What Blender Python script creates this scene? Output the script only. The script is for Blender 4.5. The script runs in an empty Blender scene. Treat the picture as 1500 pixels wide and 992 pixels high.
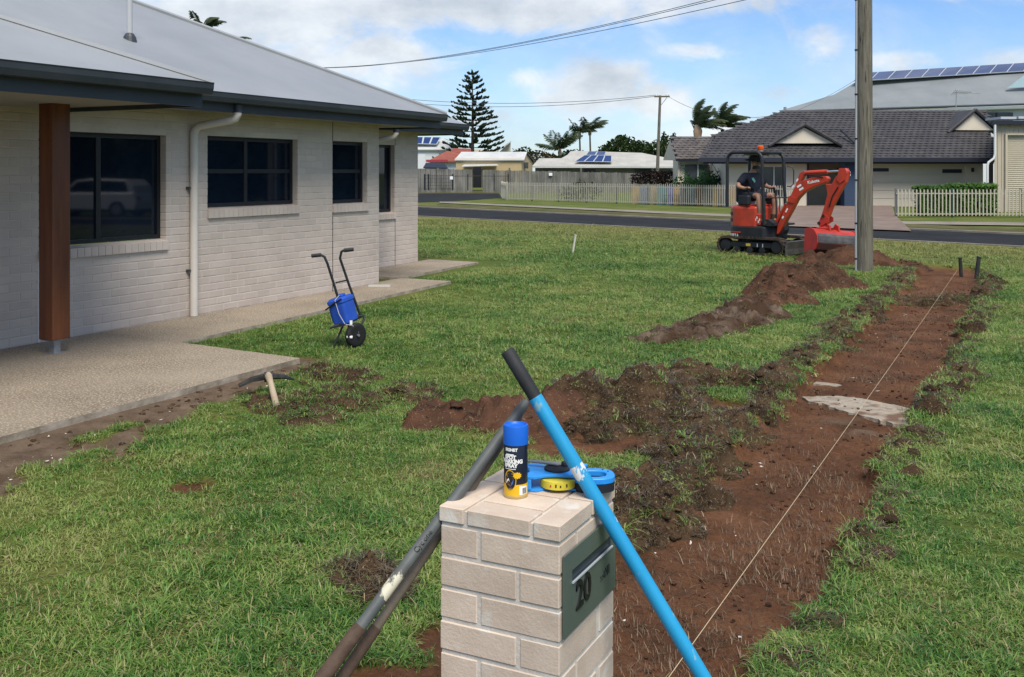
import bpy, math, random
import numpy as np
from mathutils import Vector, Matrix, Euler

# ---------------------------------------------------------------- camera, sky, sun, exposure
SC = bpy.context.scene
COL = SC.collection
EYE = 1.7
FOC, HZ = 1467.0, 252.0                   # focal length and horizon row, measured on a 1500 px wide frame
YAW = math.atan2(735, FOC)                # the photographer faces left of the footpath's direction
CA, SA = math.cos(YAW), math.sin(YAW)

cam = bpy.data.objects.new('camera', bpy.data.cameras.new('camera'))
COL.objects.link(cam)
cam.location = (0, 0, EYE)
cam.rotation_euler = (math.pi / 2, 0, YAW)
cam.data.sensor_width = 36
cam.data.lens = 36 * FOC / 1500
cam.data.shift_y = -(496 - HZ) / 1500
cam.data.clip_start = 0.05
cam.data.clip_end = 3000
SC.camera = cam
SC.view_settings.view_transform = 'Standard'
SC.view_settings.look = 'None'
SC.view_settings.exposure = 0.8
SC.view_settings.gamma = 1
SC.render.resolution_x, SC.render.resolution_y = 1024, 677
SC.cycles.use_denoising = True
SC.cycles.max_bounces = 6
SC.cycles.transparent_max_bounces = 6

SUN_EL, SUN_AZ = math.radians(56), math.radians(136)   # azimuth clockwise from +Y
SKY_STRENGTH = 0.1
def make_world():
    w = bpy.data.worlds.new('World'); SC.world = w; w.use_nodes = True
    nt = w.node_tree; N = nt.nodes; L = nt.links
    N.clear()
    out = N.new('ShaderNodeOutputWorld'); bg = N.new('ShaderNodeBackground')
    bg.inputs['Strength'].default_value = SKY_STRENGTH
    L.new(bg.outputs[0], out.inputs['Surface'])
    sky = N.new('ShaderNodeTexSky'); sky.sky_type = 'NISHITA'; sky.sun_disc = False
    sky.sun_elevation = SUN_EL; sky.sun_rotation = SUN_AZ
    sky.air_density = 1.0; sky.dust_density = 0.3; sky.ozone_density = 2.0
    tc = N.new('ShaderNodeTexCoord')
    sep = N.new('ShaderNodeSeparateXYZ'); L.new(tc.outputs['Generated'], sep.inputs[0])
    def math_(op, a, b=None, c=None, clamp=False):
        n = N.new('ShaderNodeMath'); n.operation = op; n.use_clamp = clamp
        for i, v in enumerate((a, b, c)):
            if v is None: continue
            if isinstance(v, (int, float)): n.inputs[i].default_value = v
            else: L.new(v, n.inputs[i])
        return n.outputs[0]
    den = math_('ADD', math_('MAXIMUM', sep.outputs['Z'], 0.0), 0.22)
    px = math_('DIVIDE', sep.outputs['X'], den); py = math_('DIVIDE', sep.outputs['Y'], den)
    comb = N.new('ShaderNodeCombineXYZ'); L.new(px, comb.inputs[0]); L.new(py, comb.inputs[1])
    L.new(math_('MULTIPLY', sep.outputs['Z'], 2.2), comb.inputs[2])
    def noise(scale, detail, rough, off, dist=0.0):
        mp = N.new('ShaderNodeMapping'); mp.inputs['Location'].default_value = off
        L.new(comb.outputs[0], mp.inputs['Vector'])
        n = N.new('ShaderNodeTexNoise'); n.inputs['Scale'].default_value = scale
        n.inputs['Detail'].default_value = detail; n.inputs['Roughness'].default_value = rough
        n.inputs['Distortion'].default_value = dist
        L.new(mp.outputs[0], n.inputs['Vector']); return n.outputs['Fac']
    def ramp(fac, a, b):
        n = N.new('ShaderNodeMapRange'); n.interpolation_type = 'SMOOTHSTEP'
        n.inputs[1].default_value = a; n.inputs[2].default_value = b
        L.new(fac, n.inputs[0]); return n.outputs[0]
    # clouds: banks at given bearings and heights, broken up by noise; elsewhere the noise alone
    A = math_('ARCTAN2', math_('ADD', math_('MULTIPLY', sep.outputs['X'], CA), math_('MULTIPLY', sep.outputs['Y'], SA)),
              math_('SUBTRACT', math_('MULTIPLY', sep.outputs['Y'], CA), math_('MULTIPLY', sep.outputs['X'], SA)))
    hyp = math_('SQRT', math_('ADD', math_('MULTIPLY', sep.outputs['X'], sep.outputs['X']), math_('MULTIPLY', sep.outputs['Y'], sep.outputs['Y'])))
    E = math_('DIVIDE', sep.outputs['Z'], math_('MAXIMUM', hyp, 0.001))
    dirv = N.new('ShaderNodeCombineXYZ'); L.new(A, dirv.inputs[0]); L.new(math_('MULTIPLY', E, 1.7), dirv.inputs[1])
    def dnoise(scale, detail, rough, off, dist=0.0):
        mp = N.new('ShaderNodeMapping'); mp.inputs['Location'].default_value = off; L.new(dirv.outputs[0], mp.inputs['Vector'])
        n = N.new('ShaderNodeTexNoise'); n.inputs['Scale'].default_value = scale; n.inputs['Detail'].default_value = detail
        n.inputs['Roughness'].default_value = rough; n.inputs['Distortion'].default_value = dist
        L.new(mp.outputs[0], n.inputs['Vector']); return n.outputs['Fac']
    BANKS = [(-28, 15.0, 22, 5.5, 1.0), (-14, 8.8, 10, 3.2, 1.0), (-3, 10.0, 14, 2.6, 1.1), (9, 9.8, 8, 1.8, .95), (4.6, 4.6, 4.6, 2.5, 1.0), (1.6, 5.3, 2.2, 1.0, .6), (8.2, 4.0, 3.0, 1.6, .95), (-9, 6.3, 9, 2.6, .8),
             (17.5, 7.2, 2.4, 1.2, .66), (10.5, 6.7, 3.0, .7, .55), (14.5, 4.4, 2.6, .7, .5), (25, 9.9, 4.5, 1.2, .85), (21, 5.9, 2.5, .8, .7), (27, 5.6, 3.0, 1.2, .7), (-3, 3.0, 9, 1.6, .45), (12, 2.0, 8, 1.2, .45)]
    bank = None
    for a, e, ra, re, st in BANKS:
        te = math.tan(math.radians(e))
        dx = math_('DIVIDE', math_('SUBTRACT', A, math.radians(a)), math.radians(ra)); dy = math_('DIVIDE', math_('SUBTRACT', E, te), math.radians(re))
        q = math_('MULTIPLY', math_('SUBTRACT', 1.0, math_('ADD', math_('MULTIPLY', dx, dx), math_('MULTIPLY', dy, dy)), None, True), st)
        bank = q if bank is None else math_('MAXIMUM', bank, q)
    general = math_('MULTIPLY', ramp(noise(0.9, 4, 0.6, (0.3, 5.2, 1.4)), 0.42, 0.62), math_('MULTIPLY', ramp(E, 0.16, 0.30), 0.8))
    bank = math_('MAXIMUM', bank, general)
    puff = dnoise(13, 10, 0.6, (7.3, 2.2, 0.9), 0.45)
    f = math_('ADD', math_('MULTIPLY', bank, 0.95), math_('MULTIPLY', math_('SUBTRACT', puff, 0.5), 1.9))
    m1 = math_('MULTIPLY', ramp(f, 0.10, 0.78), 0.92)
    veil = math_('MULTIPLY', ramp(dnoise(5, 6, 0.62, (1.3, 4.2, 0.2), 0.4), 0.36, 0.72), 0.34)
    low = math_('MULTIPLY', ramp(E, 0.14, -0.02), 0.34)     # moist air near the horizon
    inv = math_('MULTIPLY', math_('SUBTRACT', 1.0, m1), math_('SUBTRACT', 1.0, veil))
    mask = math_('SUBTRACT', 1.0, math_('MULTIPLY', inv, math_('SUBTRACT', 1.0, low)))
    shade = dnoise(9, 7, 0.6, (2.0, 9.0, 3.0))
    cr = N.new('ShaderNodeValToRGB')
    cr.color_ramp.elements[0].position = 0.3; cr.color_ramp.elements[0].color = (3.3, 3.65, 4.05, 1)
    cr.color_ramp.elements[1].position = 0.65; cr.color_ramp.elements[1].color = (5.6, 5.8, 5.95, 1)
    L.new(shade, cr.inputs[0])
    gain = N.new('ShaderNodeMix'); gain.data_type = 'RGBA'; gain.blend_type = 'MULTIPLY'
    gain.inputs['Factor'].default_value = 1.0
    L.new(sky.outputs[0], gain.inputs[6]); gain.inputs[7].default_value = (0.55, 0.69, 0.90, 1)
    mix = N.new('ShaderNodeMix'); mix.data_type = 'RGBA'
    L.new(mask, mix.inputs['Factor']); L.new(gain.outputs[2], mix.inputs[6]); L.new(cr.outputs[0], mix.inputs[7])
    L.new(mix.outputs[2], bg.inputs['Color'])
make_world()

sun = bpy.data.objects.new('sun', bpy.data.lights.new('sun', 'SUN'))
COL.objects.link(sun)
sun.data.energy = 2.6; sun.data.angle = math.radians(30); sun.data.color = (1.0, 0.93, 0.82)
sd = Vector((math.sin(SUN_AZ) * math.cos(SUN_EL), math.cos(SUN_AZ) * math.cos(SUN_EL), math.sin(SUN_EL)))
sun.rotation_euler = sd.to_track_quat('Z', 'Y').to_euler()

# ---------------------------------------------------------------- helpers: measuring
def W(px, d):
    xc = (px - 750) / FOC * d
    return (xc * CA - d * SA, xc * SA + d * CA)
def W3(px, py, d):
    x, y = W(px, d); return Vector((x, y, EYE - (py - HZ) / FOC * d))
def G(px, py, z=0.0):
    d = (EYE - z) * FOC / (py - HZ)
    x, y = W(px, d); return (x, y)
def wall_y(px, X):
    r = (px - 750) / FOC; d = X / (r * CA - SA)
    return d * (r * SA + CA), d
def wall_z(px, py, X):
    return EYE - (py - HZ) / FOC * wall_y(px, X)[1]
rnd = random.Random(7)

def _hash(ix, iy, s):
    h = (ix.astype(np.int64) * 374761393 + iy.astype(np.int64) * 668265263 + s * 974634777) & 0xffffffff
    h = ((h ^ (h >> 13)) * 1274126177) & 0xffffffff
    return ((h ^ (h >> 16)) & 0xffff) / 65535.0
def vnoise(x, y, s=0):
    x = np.asarray(x, float); y = np.asarray(y, float)
    ix = np.floor(x); iy = np.floor(y); fx = x - ix; fy = y - iy
    fx = fx * fx * (3 - 2 * fx); fy = fy * fy * (3 - 2 * fy)
    a = _hash(ix, iy, s); b = _hash(ix + 1, iy, s); c = _hash(ix, iy + 1, s); d = _hash(ix + 1, iy + 1, s)
    return (a * (1 - fx) + b * fx) * (1 - fy) + (c * (1 - fx) + d * fx) * fy
def fbm(x, y, s=0, o=4):
    v = 0; amp = 0.5; t = 0
    for k in range(o):
        v = v + amp * vnoise(np.asarray(x) * 2 ** k + 17.3 * k, np.asarray(y) * 2 ** k - 9.1 * k, s + k); t += amp; amp *= 0.5
    return v / t
def sstep(a, b, x):
    t = np.clip((np.asarray(x, float) - a) / (b - a), 0, 1); return t * t * (3 - 2 * t)

# ---------------------------------------------------------------- helpers: materials
MATS = {}
def mat(name, col, col2=None, scale=6.0, detail=6, rough=0.6, metal=0.0, spec=0.4, bump=0.0, bscale=60.0, vary=0.0,
        stretch=(1, 1, 1), lo=0.35, hi=0.65, speck=None, sscale=300.0, sth=(0.62, 0.7), bdist=0.01, coat=0.0, coords='Object', rvar=0.0, trans=0.0):
    if name in MATS: return MATS[name]
    m = bpy.data.materials.new(name); m.use_nodes = True; MATS[name] = m
    nt = m.node_tree; N = nt.nodes; L = nt.links
    b = N['Principled BSDF']
    b.inputs['Roughness'].default_value = rough; b.inputs['Metallic'].default_value = metal
    b.inputs['Specular IOR Level'].default_value = spec
    if coat: b.inputs['Coat Weight'].default_value = coat; b.inputs['Coat Roughness'].default_value = 0.08
    tc = N.new('ShaderNodeTexCoord'); mp = N.new('ShaderNodeMapping'); mp.inputs['Scale'].default_value = stretch
    if coords == 'World':
        g = N.new('ShaderNodeNewGeometry'); L.new(g.outputs['Position'], mp.inputs['Vector'])
    else: L.new(tc.outputs[coords], mp.inputs['Vector'])
    def noise(s, d=detail, r=0.6):
        n = N.new('ShaderNodeTexNoise'); n.inputs['Scale'].default_value = s; n.inputs['Detail'].default_value = d
        n.inputs['Roughness'].default_value = r; L.new(mp.outputs[0], n.inputs['Vector']); return n
    c = None
    if col2 is not None:
        n = noise(scale); mr = N.new('ShaderNodeMapRange'); mr.inputs[1].default_value = lo; mr.inputs[2].default_value = hi
        L.new(n.outputs['Fac'], mr.inputs[0])
        mx = N.new('ShaderNodeMix'); mx.data_type = 'RGBA'; L.new(mr.outputs[0], mx.inputs['Factor'])
        mx.inputs[6].default_value = (*col, 1); mx.inputs[7].default_value = (*col2, 1); c = mx.outputs[2]
        if rvar:
            rr = N.new('ShaderNodeMapRange'); rr.inputs[3].default_value = rough - rvar; rr.inputs[4].default_value = rough + rvar
            L.new(n.outputs['Fac'], rr.inputs[0]); L.new(rr.outputs[0], b.inputs['Roughness'])
    if speck is not None:
        n = noise(sscale, 2, 0.5); mr = N.new('ShaderNodeMapRange'); mr.inputs[1].default_value = sth[0]; mr.inputs[2].default_value = sth[1]
        L.new(n.outputs['Fac'], mr.inputs[0])
        mx = N.new('ShaderNodeMix'); mx.data_type = 'RGBA'; L.new(mr.outputs[0], mx.inputs['Factor'])
        if c is None: mx.inputs[6].default_value = (*col, 1)
        else: L.new(c, mx.inputs[6])
        mx.inputs[7].default_value = (*speck, 1); c = mx.outputs[2]
    if vary:
        oi = N.new('ShaderNodeObjectInfo'); ge = N.new('ShaderNodeNewGeometry')
        ad = N.new('ShaderNodeMath'); ad.operation = 'ADD'; L.new(oi.outputs['Random'], ad.inputs[0]); L.new(ge.outputs['Random Per Island'], ad.inputs[1])
        fr = N.new('ShaderNodeMath'); fr.operation = 'FRACT'; L.new(ad.outputs[0], fr.inputs[0])
        mr = N.new('ShaderNodeMapRange'); mr.inputs[3].default_value = 1 - vary; mr.inputs[4].default_value = 1 + vary
        L.new(fr.outputs[0], mr.inputs[0])
        hs = N.new('ShaderNodeHueSaturation'); L.new(mr.outputs[0], hs.inputs['Value'])
        if c is None: hs.inputs['Color'].default_value = (*col, 1)
        else: L.new(c, hs.inputs['Color'])
        c = hs.outputs[0]
    if c is None: b.inputs['Base Color'].default_value = (*col, 1)
    else: L.new(c, b.inputs['Base Color'])
    if bump:
        n = noise(bscale, 5, 0.65); bp = N.new('ShaderNodeBump'); bp.inputs['Strength'].default_value = bump; bp.inputs['Distance'].default_value = bdist
        L.new(n.outputs['Fac'], bp.inputs['Height']); L.new(bp.outputs[0], b.inputs['Normal'])
    if trans:
        tr = N.new('ShaderNodeBsdfTranslucent'); ms = N.new('ShaderNodeMixShader'); ms.inputs[0].default_value = trans
        if c is None: tr.inputs[0].default_value = (*col, 1)
        else: L.new(c, tr.inputs[0])
        L.new(b.outputs[0], ms.inputs[1]); L.new(tr.outputs[0], ms.inputs[2])
        L.new(ms.outputs[0], N['Material Output'].inputs['Surface'])
    return m

# ---------------------------------------------------------------- helpers: meshes
class MB:
    """collects shapes into one mesh"""
    def __init__(s): s.v = []; s.f = []; s.mi = []
    def add(s, v, f, mi=0):
        o = len(s.v); s.v += [tuple(p) for p in v]; s.f += [tuple(i + o for i in q) for q in f]; s.mi += [mi] * len(f); return s
    def box(s, x0, x1, y0, y1, z0, z1, mi=0, c=0.0, M=None):
        if c <= 0:
            v = [(x0, y0, z0), (x1, y0, z0), (x1, y1, z0), (x0, y1, z0), (x0, y0, z1), (x1, y0, z1), (x1, y1, z1), (x0, y1, z1)]
            f = [(0, 3, 2, 1), (4, 5, 6, 7), (0, 1, 5, 4), (1, 2, 6, 5), (2, 3, 7, 6), (3, 0, 4, 7)]
        else:                              # chamfered box: three vertices per corner
            v = []; X = (x0, x1); Y = (y0, y1); Z = (z0, z1); sg = (1, -1)
            idx = {}
            for i in (0, 1):
                for j in (0, 1):
                    for k in (0, 1):
                        idx[i, j, k] = len(v)
                        v += [(X[i], Y[j] + sg[j] * c, Z[k] + sg[k] * c), (X[i] + sg[i] * c, Y[j], Z[k] + sg[k] * c), (X[i] + sg[i] * c, Y[j] + sg[j] * c, Z[k])]
            I = lambda i, j, k, a: idx[i, j, k] + a
            f = []
            for i in (0, 1):
                q = (I(i, 0, 0, 0), I(i, 1, 0, 0), I(i, 1, 1, 0), I(i, 0, 1, 0)); f.append(q if i else q[::-1])
                q = (I(0, i, 0, 1), I(0, i, 1, 1), I(1, i, 1, 1), I(1, i, 0, 1)); f.append(q if i else q[::-1])
                q = (I(0, 0, i, 2), I(1, 0, i, 2), I(1, 1, i, 2), I(0, 1, i, 2)); f.append(q if i else q[::-1])
            for i in (0, 1):
                for j in (0, 1):
                    q = (I(i, j, 0, 0), I(i, j, 1, 0), I(i, j, 1, 1), I(i, j, 0, 1)); f.append(q if (i ^ j) else q[::-1])
                    q = (I(i, 0, j, 0), I(i, 0, j, 2), I(i, 1, j, 2), I(i, 1, j, 0)); f.append(q if (i ^ j) else q[::-1])
                    q = (I(0, i, j, 1), I(1, i, j, 1), I(1, i, j, 2), I(0, i, j, 2)); f.append(q if (i ^ j) else q[::-1])
                    for k in (0, 1):
                        q = (I(i, j, k, 0), I(i, j, k, 1), I(i, j, k, 2)); f.append(q if (i ^ j ^ k) else q[::-1])
        if M is not None: v = [M @ Vector(p) for p in v]
        return s.add(v, f, mi)
    def tube(s, pts, r, seg=8, mi=0, cap=True):
        pts = [Vector(p) for p in pts]; n = len(pts)
        rs = r if isinstance(r, (list, tuple)) else [r] * n
        v = []; f = []; up = None
        for i, p in enumerate(pts):
            t = (pts[min(i + 1, n - 1)] - pts[max(i - 1, 0)]).normalized()
            if up is None: up = t.orthogonal().normalized()
            up = (up - t * up.dot(t)); up = up.normalized() if up.length > 1e-6 else t.orthogonal().normalized()
            sd_ = t.cross(up)
            for k in range(seg):
                a = 2 * math.pi * k / seg; v.append(p + (up * math.cos(a) + sd_ * math.sin(a)) * rs[i])
        for i in range(n - 1):
            for k in range(seg):
                k2 = (k + 1) % seg; f.append((i * seg + k, i * seg + k2, (i + 1) * seg + k2, (i + 1) * seg + k))
        if cap: f.append(tuple(range(seg))[::-1]); f.append(tuple((n - 1) * seg + k for k in range(seg)))
        return s.add(v, f, mi)
    def lathe(s, prof, seg=24, mi=0, M=None):
        v = []; f = []; n = len(prof)
        for r, z in prof:
            for k in range(seg):
                a = 2 * math.pi * k / seg; v.append(Vector((r * math.cos(a), r * math.sin(a), z)))
        for i in range(n - 1):
            for k in range(seg):
                k2 = (k + 1) % seg; f.append((i * seg + k, i * seg + k2, (i + 1) * seg + k2, (i + 1) * seg + k))
        f.append(tuple(range(seg))[::-1]); f.append(tuple((n - 1) * seg + k for k in range(seg)))
        if M is not None: v = [M @ p for p in v]
        return s.add(v, f, mi)
    def prism(s, poly, a0, a1, axis='y', mi=0, M=None):
        """2-D outline (counter-clockwise) swept along an axis"""
        n = len(poly)
        mk = {'y': lambda p, a: (p[0], a, p[1]), 'x': lambda p, a: (a, p[0], p[1]), 'z': lambda p, a: (p[0], p[1], a)}[axis]
        v = [Vector(mk(p, a0)) for p in poly] + [Vector(mk(p, a1)) for p in poly]
        f = [(i, (i + 1) % n, n + (i + 1) % n, n + i) for i in range(n)] + [tuple(range(n))[::-1], tuple(range(n, 2 * n))]
        if M is not None: v = [M @ p for p in v]
        return s.add(v, f, mi)
    def quad(s, *p, mi=0): return s.add(p, [tuple(range(len(p)))], mi)
    def slab(s, poly, t, mi=0):
        """3-D polygon given thickness t straight down"""
        n = len(poly); v = [Vector(p) for p in poly] + [Vector(p) - Vector((0, 0, t)) for p in poly]
        return s.add(v, [tuple(range(n)), tuple(range(n, 2 * n))[::-1]] + [(i, n + i, n + (i + 1) % n, (i + 1) % n) for i in range(n)], mi)
    def mesh(s, name, mats, smooth=False):
        me = bpy.data.meshes.new(name); me.from_pydata([tuple(p) for p in s.v], [], s.f)
        if not isinstance(mats, (list, tuple)): mats = [mats]
        for m in mats: me.materials.append(m)
        if len(mats) > 1: me.polygons.foreach_set('material_index', s.mi)
        bm_fix(me)
        if smooth:
            me.polygons.foreach_set('use_smooth', [True] * len(me.polygons))
            try: me.set_sharp_from_angle(angle=math.radians(smooth if smooth is not True else 40))
            except Exception: pass
        me.update(); return me
    def build(s, name, mats, parent=None, loc=None, rotz=0.0, smooth=False):
        return put(name, s.mesh(name, mats, smooth), parent, loc, rotz)
import bmesh
def bm_fix(me):
    bm = bmesh.new(); bm.from_mesh(me); bmesh.ops.recalc_face_normals(bm, faces=bm.faces); bm.to_mesh(me); bm.free()
def put(name, me, parent=None, loc=None, rotz=0.0):
    o = bpy.data.objects.new(name, me); COL.objects.link(o)
    if parent is not None: o.parent = parent
    if loc is not None: o.location = loc
    o.rotation_euler = (0, 0, rotz)
    return o
def bevel(o, w, seg=2, ang=35):
    m = o.modifiers.new('bevel', 'BEVEL'); m.width = w; m.segments = seg; m.limit_method = 'ANGLE'; m.angle_limit = math.radians(ang); return o
def tag(o, label=None, cat=None, group=None, kind=None):
    if label: o['label'] = label
    if cat: o['category'] = cat
    if group: o['group'] = group
    if kind: o['kind'] = kind
    return o
def thing(name, label, cat, loc=(0, 0, 0), rotz=0.0, group=None):
    o = bpy.data.objects.new(name, None); COL.objects.link(o); o.empty_display_size = 0.2
    o.location = loc; o.rotation_euler = (0, 0, rotz)
    return tag(o, label, cat, group)
def structure(o): o['kind'] = 'structure'; return o
def text_mesh(body, size, depth, m, align='LEFT', bold=0.0):
    cu = bpy.data.curves.new('text', 'FONT'); cu.body = body; cu.size = size; cu.extrude = depth; cu.align_x = align; cu.offset = bold
    cu.resolution_u = 3
    t = bpy.data.objects.new('text', cu); COL.objects.link(t)
    dg = bpy.context.evaluated_depsgraph_get()
    me = bpy.data.meshes.new_from_object(t.evaluated_get(dg), depsgraph=dg)
    bpy.data.objects.remove(t); bpy.data.curves.remove(cu)
    me.materials.clear(); me.materials.append(m); return me
def xform(me, fn):
    for v in me.vertices: v.co = fn(v.co.copy())
    me.update(); return me
def grid_mesh(name, xs, ys, zfun, m, smooth=True):
    X, Y = np.meshgrid(xs, ys); Z = zfun(X, Y)
    nx, ny = len(xs), len(ys)
    me = bpy.data.meshes.new(name)
    me.vertices.add(nx * ny); me.vertices.foreach_set('co', np.stack([X, Y, Z], -1).astype(np.float32).ravel())
    i = np.arange(nx * ny).reshape(ny, nx)
    q = np.stack([i[:-1, :-1], i[:-1, 1:], i[1:, 1:], i[1:, :-1]], -1).reshape(-1, 4)
    n = len(q); me.loops.add(n * 4); me.loops.foreach_set('vertex_index', q.ravel().astype(np.int32))
    me.polygons.add(n); me.polygons.foreach_set('loop_start', np.arange(0, n * 4, 4, dtype=np.int32))
    me.polygons.foreach_set('loop_total', np.full(n, 4, dtype=np.int32))
    if smooth: me.polygons.foreach_set('use_smooth', np.ones(n, dtype=bool))
    me.materials.append(m); me.update(calc_edges=True); me.validate()
    return me, X, Y, Z
# ---------------------------------------------------------------- ground: lawn, stripped footpath strip, road, verge
WALL_X, SLAB_Z = -8.50, 0.035
PATH_X = G(330, 488, SLAB_Z)[0]
SLAB_EDGE_X = -5.70
XR = ([-2, 2, 3.5, 5, 6, 7.3, 8.8, 11, 13.1, 16, 19.6], [-0.80, -0.80, -0.76, -0.74, -0.68, -0.64, -0.57, -0.52, -0.50, -0.40, -0.52])
XL = ([-2, 2.0, 3.4, 4.2, 5, 6.4, 8.3, 12, 16, 19.6], [-1.80, -1.80, -1.75, -1.66, -1.60, -1.57, -1.52, -1.55, -1.45, -1.52])
def strip_mask(x, y, e=0.0):
    j = (fbm(x * 0 + y * 2.2, y * 0 + 3.1, 5, 4) - 0.5) * 0.30 + (fbm(x * 5, y * 5, 8, 3) - 0.5) * 0.16
    j2 = (fbm(y * 1.9 + 40, y * 0 + 1.7, 6, 4) - 0.5) * 0.26 + (fbm(x * 5 + 9, y * 5, 9, 3) - 0.5) * 0.16
    l = np.interp(y, *XL) + j - e; r = np.interp(y, *XR) + j2 + e
    m = sstep(-0.03, 0.03, x - l) * sstep(-0.03, 0.03, r - x) * sstep(19.75, 19.5, y)
    m2 = sstep(-3.6, -3.3, x + j) * sstep(-0.5, -0.7, x) * sstep(18.9, 19.2, y + j2) * sstep(20.1, 19.8, y + j)
    return np.maximum(m, m2)
def scrape_mask(x, y):
    w = np.interp(y, [2.5, 3.4, 4.4, 5.2, 6.2, 7.6], [0.75, 0.95, 1.05, 0.62, 0.50, 0.42])
    n = (fbm(x * 2.3, y * 2.3, 21, 4) - 0.5) * 0.95 + (fbm(x * 7, y * 7, 24, 3) - 0.5) * 0.4
    m = sstep(w, w - 0.15, (x - SLAB_EDGE_X) + n) * sstep(7.55, 7.25, y) * sstep(1.5, 2.5, y)
    patch = sstep(0.50, 0.58, fbm(x * 2.6 + 3, y * 1.9, 27, 4)) * sstep(SLAB_EDGE_X + 0.22, SLAB_EDGE_X + 0.38, x)
    return m * (1 - patch) * sstep(SLAB_EDGE_X - 0.3, SLAB_EDGE_X - 0.1, x)
BARE = [(-4.02, 4.15, 0.16), (-2.36, 3.45, 0.22), (-1.75, 2.75, 0.30), (-1.85, 3.2, 0.22), (-4.5, 5.9, 0.35), (-2.6, 6.3, 0.75), (-3.2, 6.25, 0.45), (-2.0, 7.1, 0.4)]
def bare_mask(x, y):
    m = 0 * np.asarray(x, float)
    for bx, by, r in BARE:
        d = np.hypot(x - bx, y - by) / r + (fbm(x * 4, y * 4, 31, 3) - 0.5) * 1.1
        m = np.maximum(m, sstep(1.0, 0.75, d))
    return m
def soil_mask(x, y): return np.maximum(np.maximum(strip_mask(x, y), scrape_mask(x, y)), bare_mask(x, y))
def ground_z(x, y):
    x = np.asarray(x, float); y = np.asarray(y, float)
    near = sstep(26, 18, y) * sstep(-14, -9, x) * sstep(14, 8, x)
    lawn = (fbm(x * 0.8, y * 0.8, 2, 3) - 0.5) * 0.07 + (fbm(x * 5, y * 5, 3, 2) - 0.5) * 0.02
    s = strip_mask(x, y); sc = np.maximum(scrape_mask(x, y), bare_mask(x, y))
    floor = -0.105 + (fbm(x * 2.0, y * 1.2, 4, 4) - 0.5) * 0.06 + (fbm(x * 12, y * 12, 7, 4) - 0.5) * 0.035 + (fbm(x * 3, y * 22, 12, 2) - 0.5) * 0.012
    rough = (fbm(x * 9, y * 9, 11, 4) - 0.5) * 0.07 - 0.025
    z = lawn * (1 - s) + floor * s + rough * sc * (1 - s)
    flat = sstep(SLAB_EDGE_X + 0.25, SLAB_EDGE_X, x) * sstep(18.2, 17.2, y)      # level ground under the paving
    z = z * (1 - flat) + np.where(sc > 0.3, -0.012, -0.005) * flat
    return z * near

na, nb = np.array(G(612, 317)), np.array(G(1500, 362))
dn = (nb - na) / np.linalg.norm(nb - na); nrm = np.array([-dn[1], dn[0]])
def dry_near_road(N, L, g, nz):
    """mown dry grass along the roadside, as a fraction by distance from the kerb"""
    d = N.new('ShaderNodeVectorMath'); d.operation = 'DOT_PRODUCT'; L.new(g.outputs['Position'], d.inputs[0]); d.inputs[1].default_value = (nrm[0], nrm[1], 0)
    a = N.new('ShaderNodeMath'); a.operation = 'MULTIPLY_ADD'; L.new(nz, a.inputs[0]); a.inputs[1].default_value = 9.0; L.new(d.outputs['Value'], a.inputs[2])
    k = float(na @ nrm); r = N.new('ShaderNodeMapRange'); r.inputs[1].default_value = k - 7.0 + 4.5; r.inputs[2].default_value = k - 2.0 + 4.5; r.inputs[4].default_value = 0.85
    L.new(a.outputs[0], r.inputs[0])
    q = N.new('ShaderNodeMapRange'); q.inputs[1].default_value = k - .1; q.inputs[2].default_value = k + .3; q.inputs[3].default_value = 1.0; q.inputs[4].default_value = 0.1; L.new(d.outputs['Value'], q.inputs[0])
    p = N.new('ShaderNodeMath'); p.operation = 'MULTIPLY'; L.new(r.outputs[0], p.inputs[0]); L.new(q.outputs[0], p.inputs[1]); return p.outputs[0]
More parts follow.
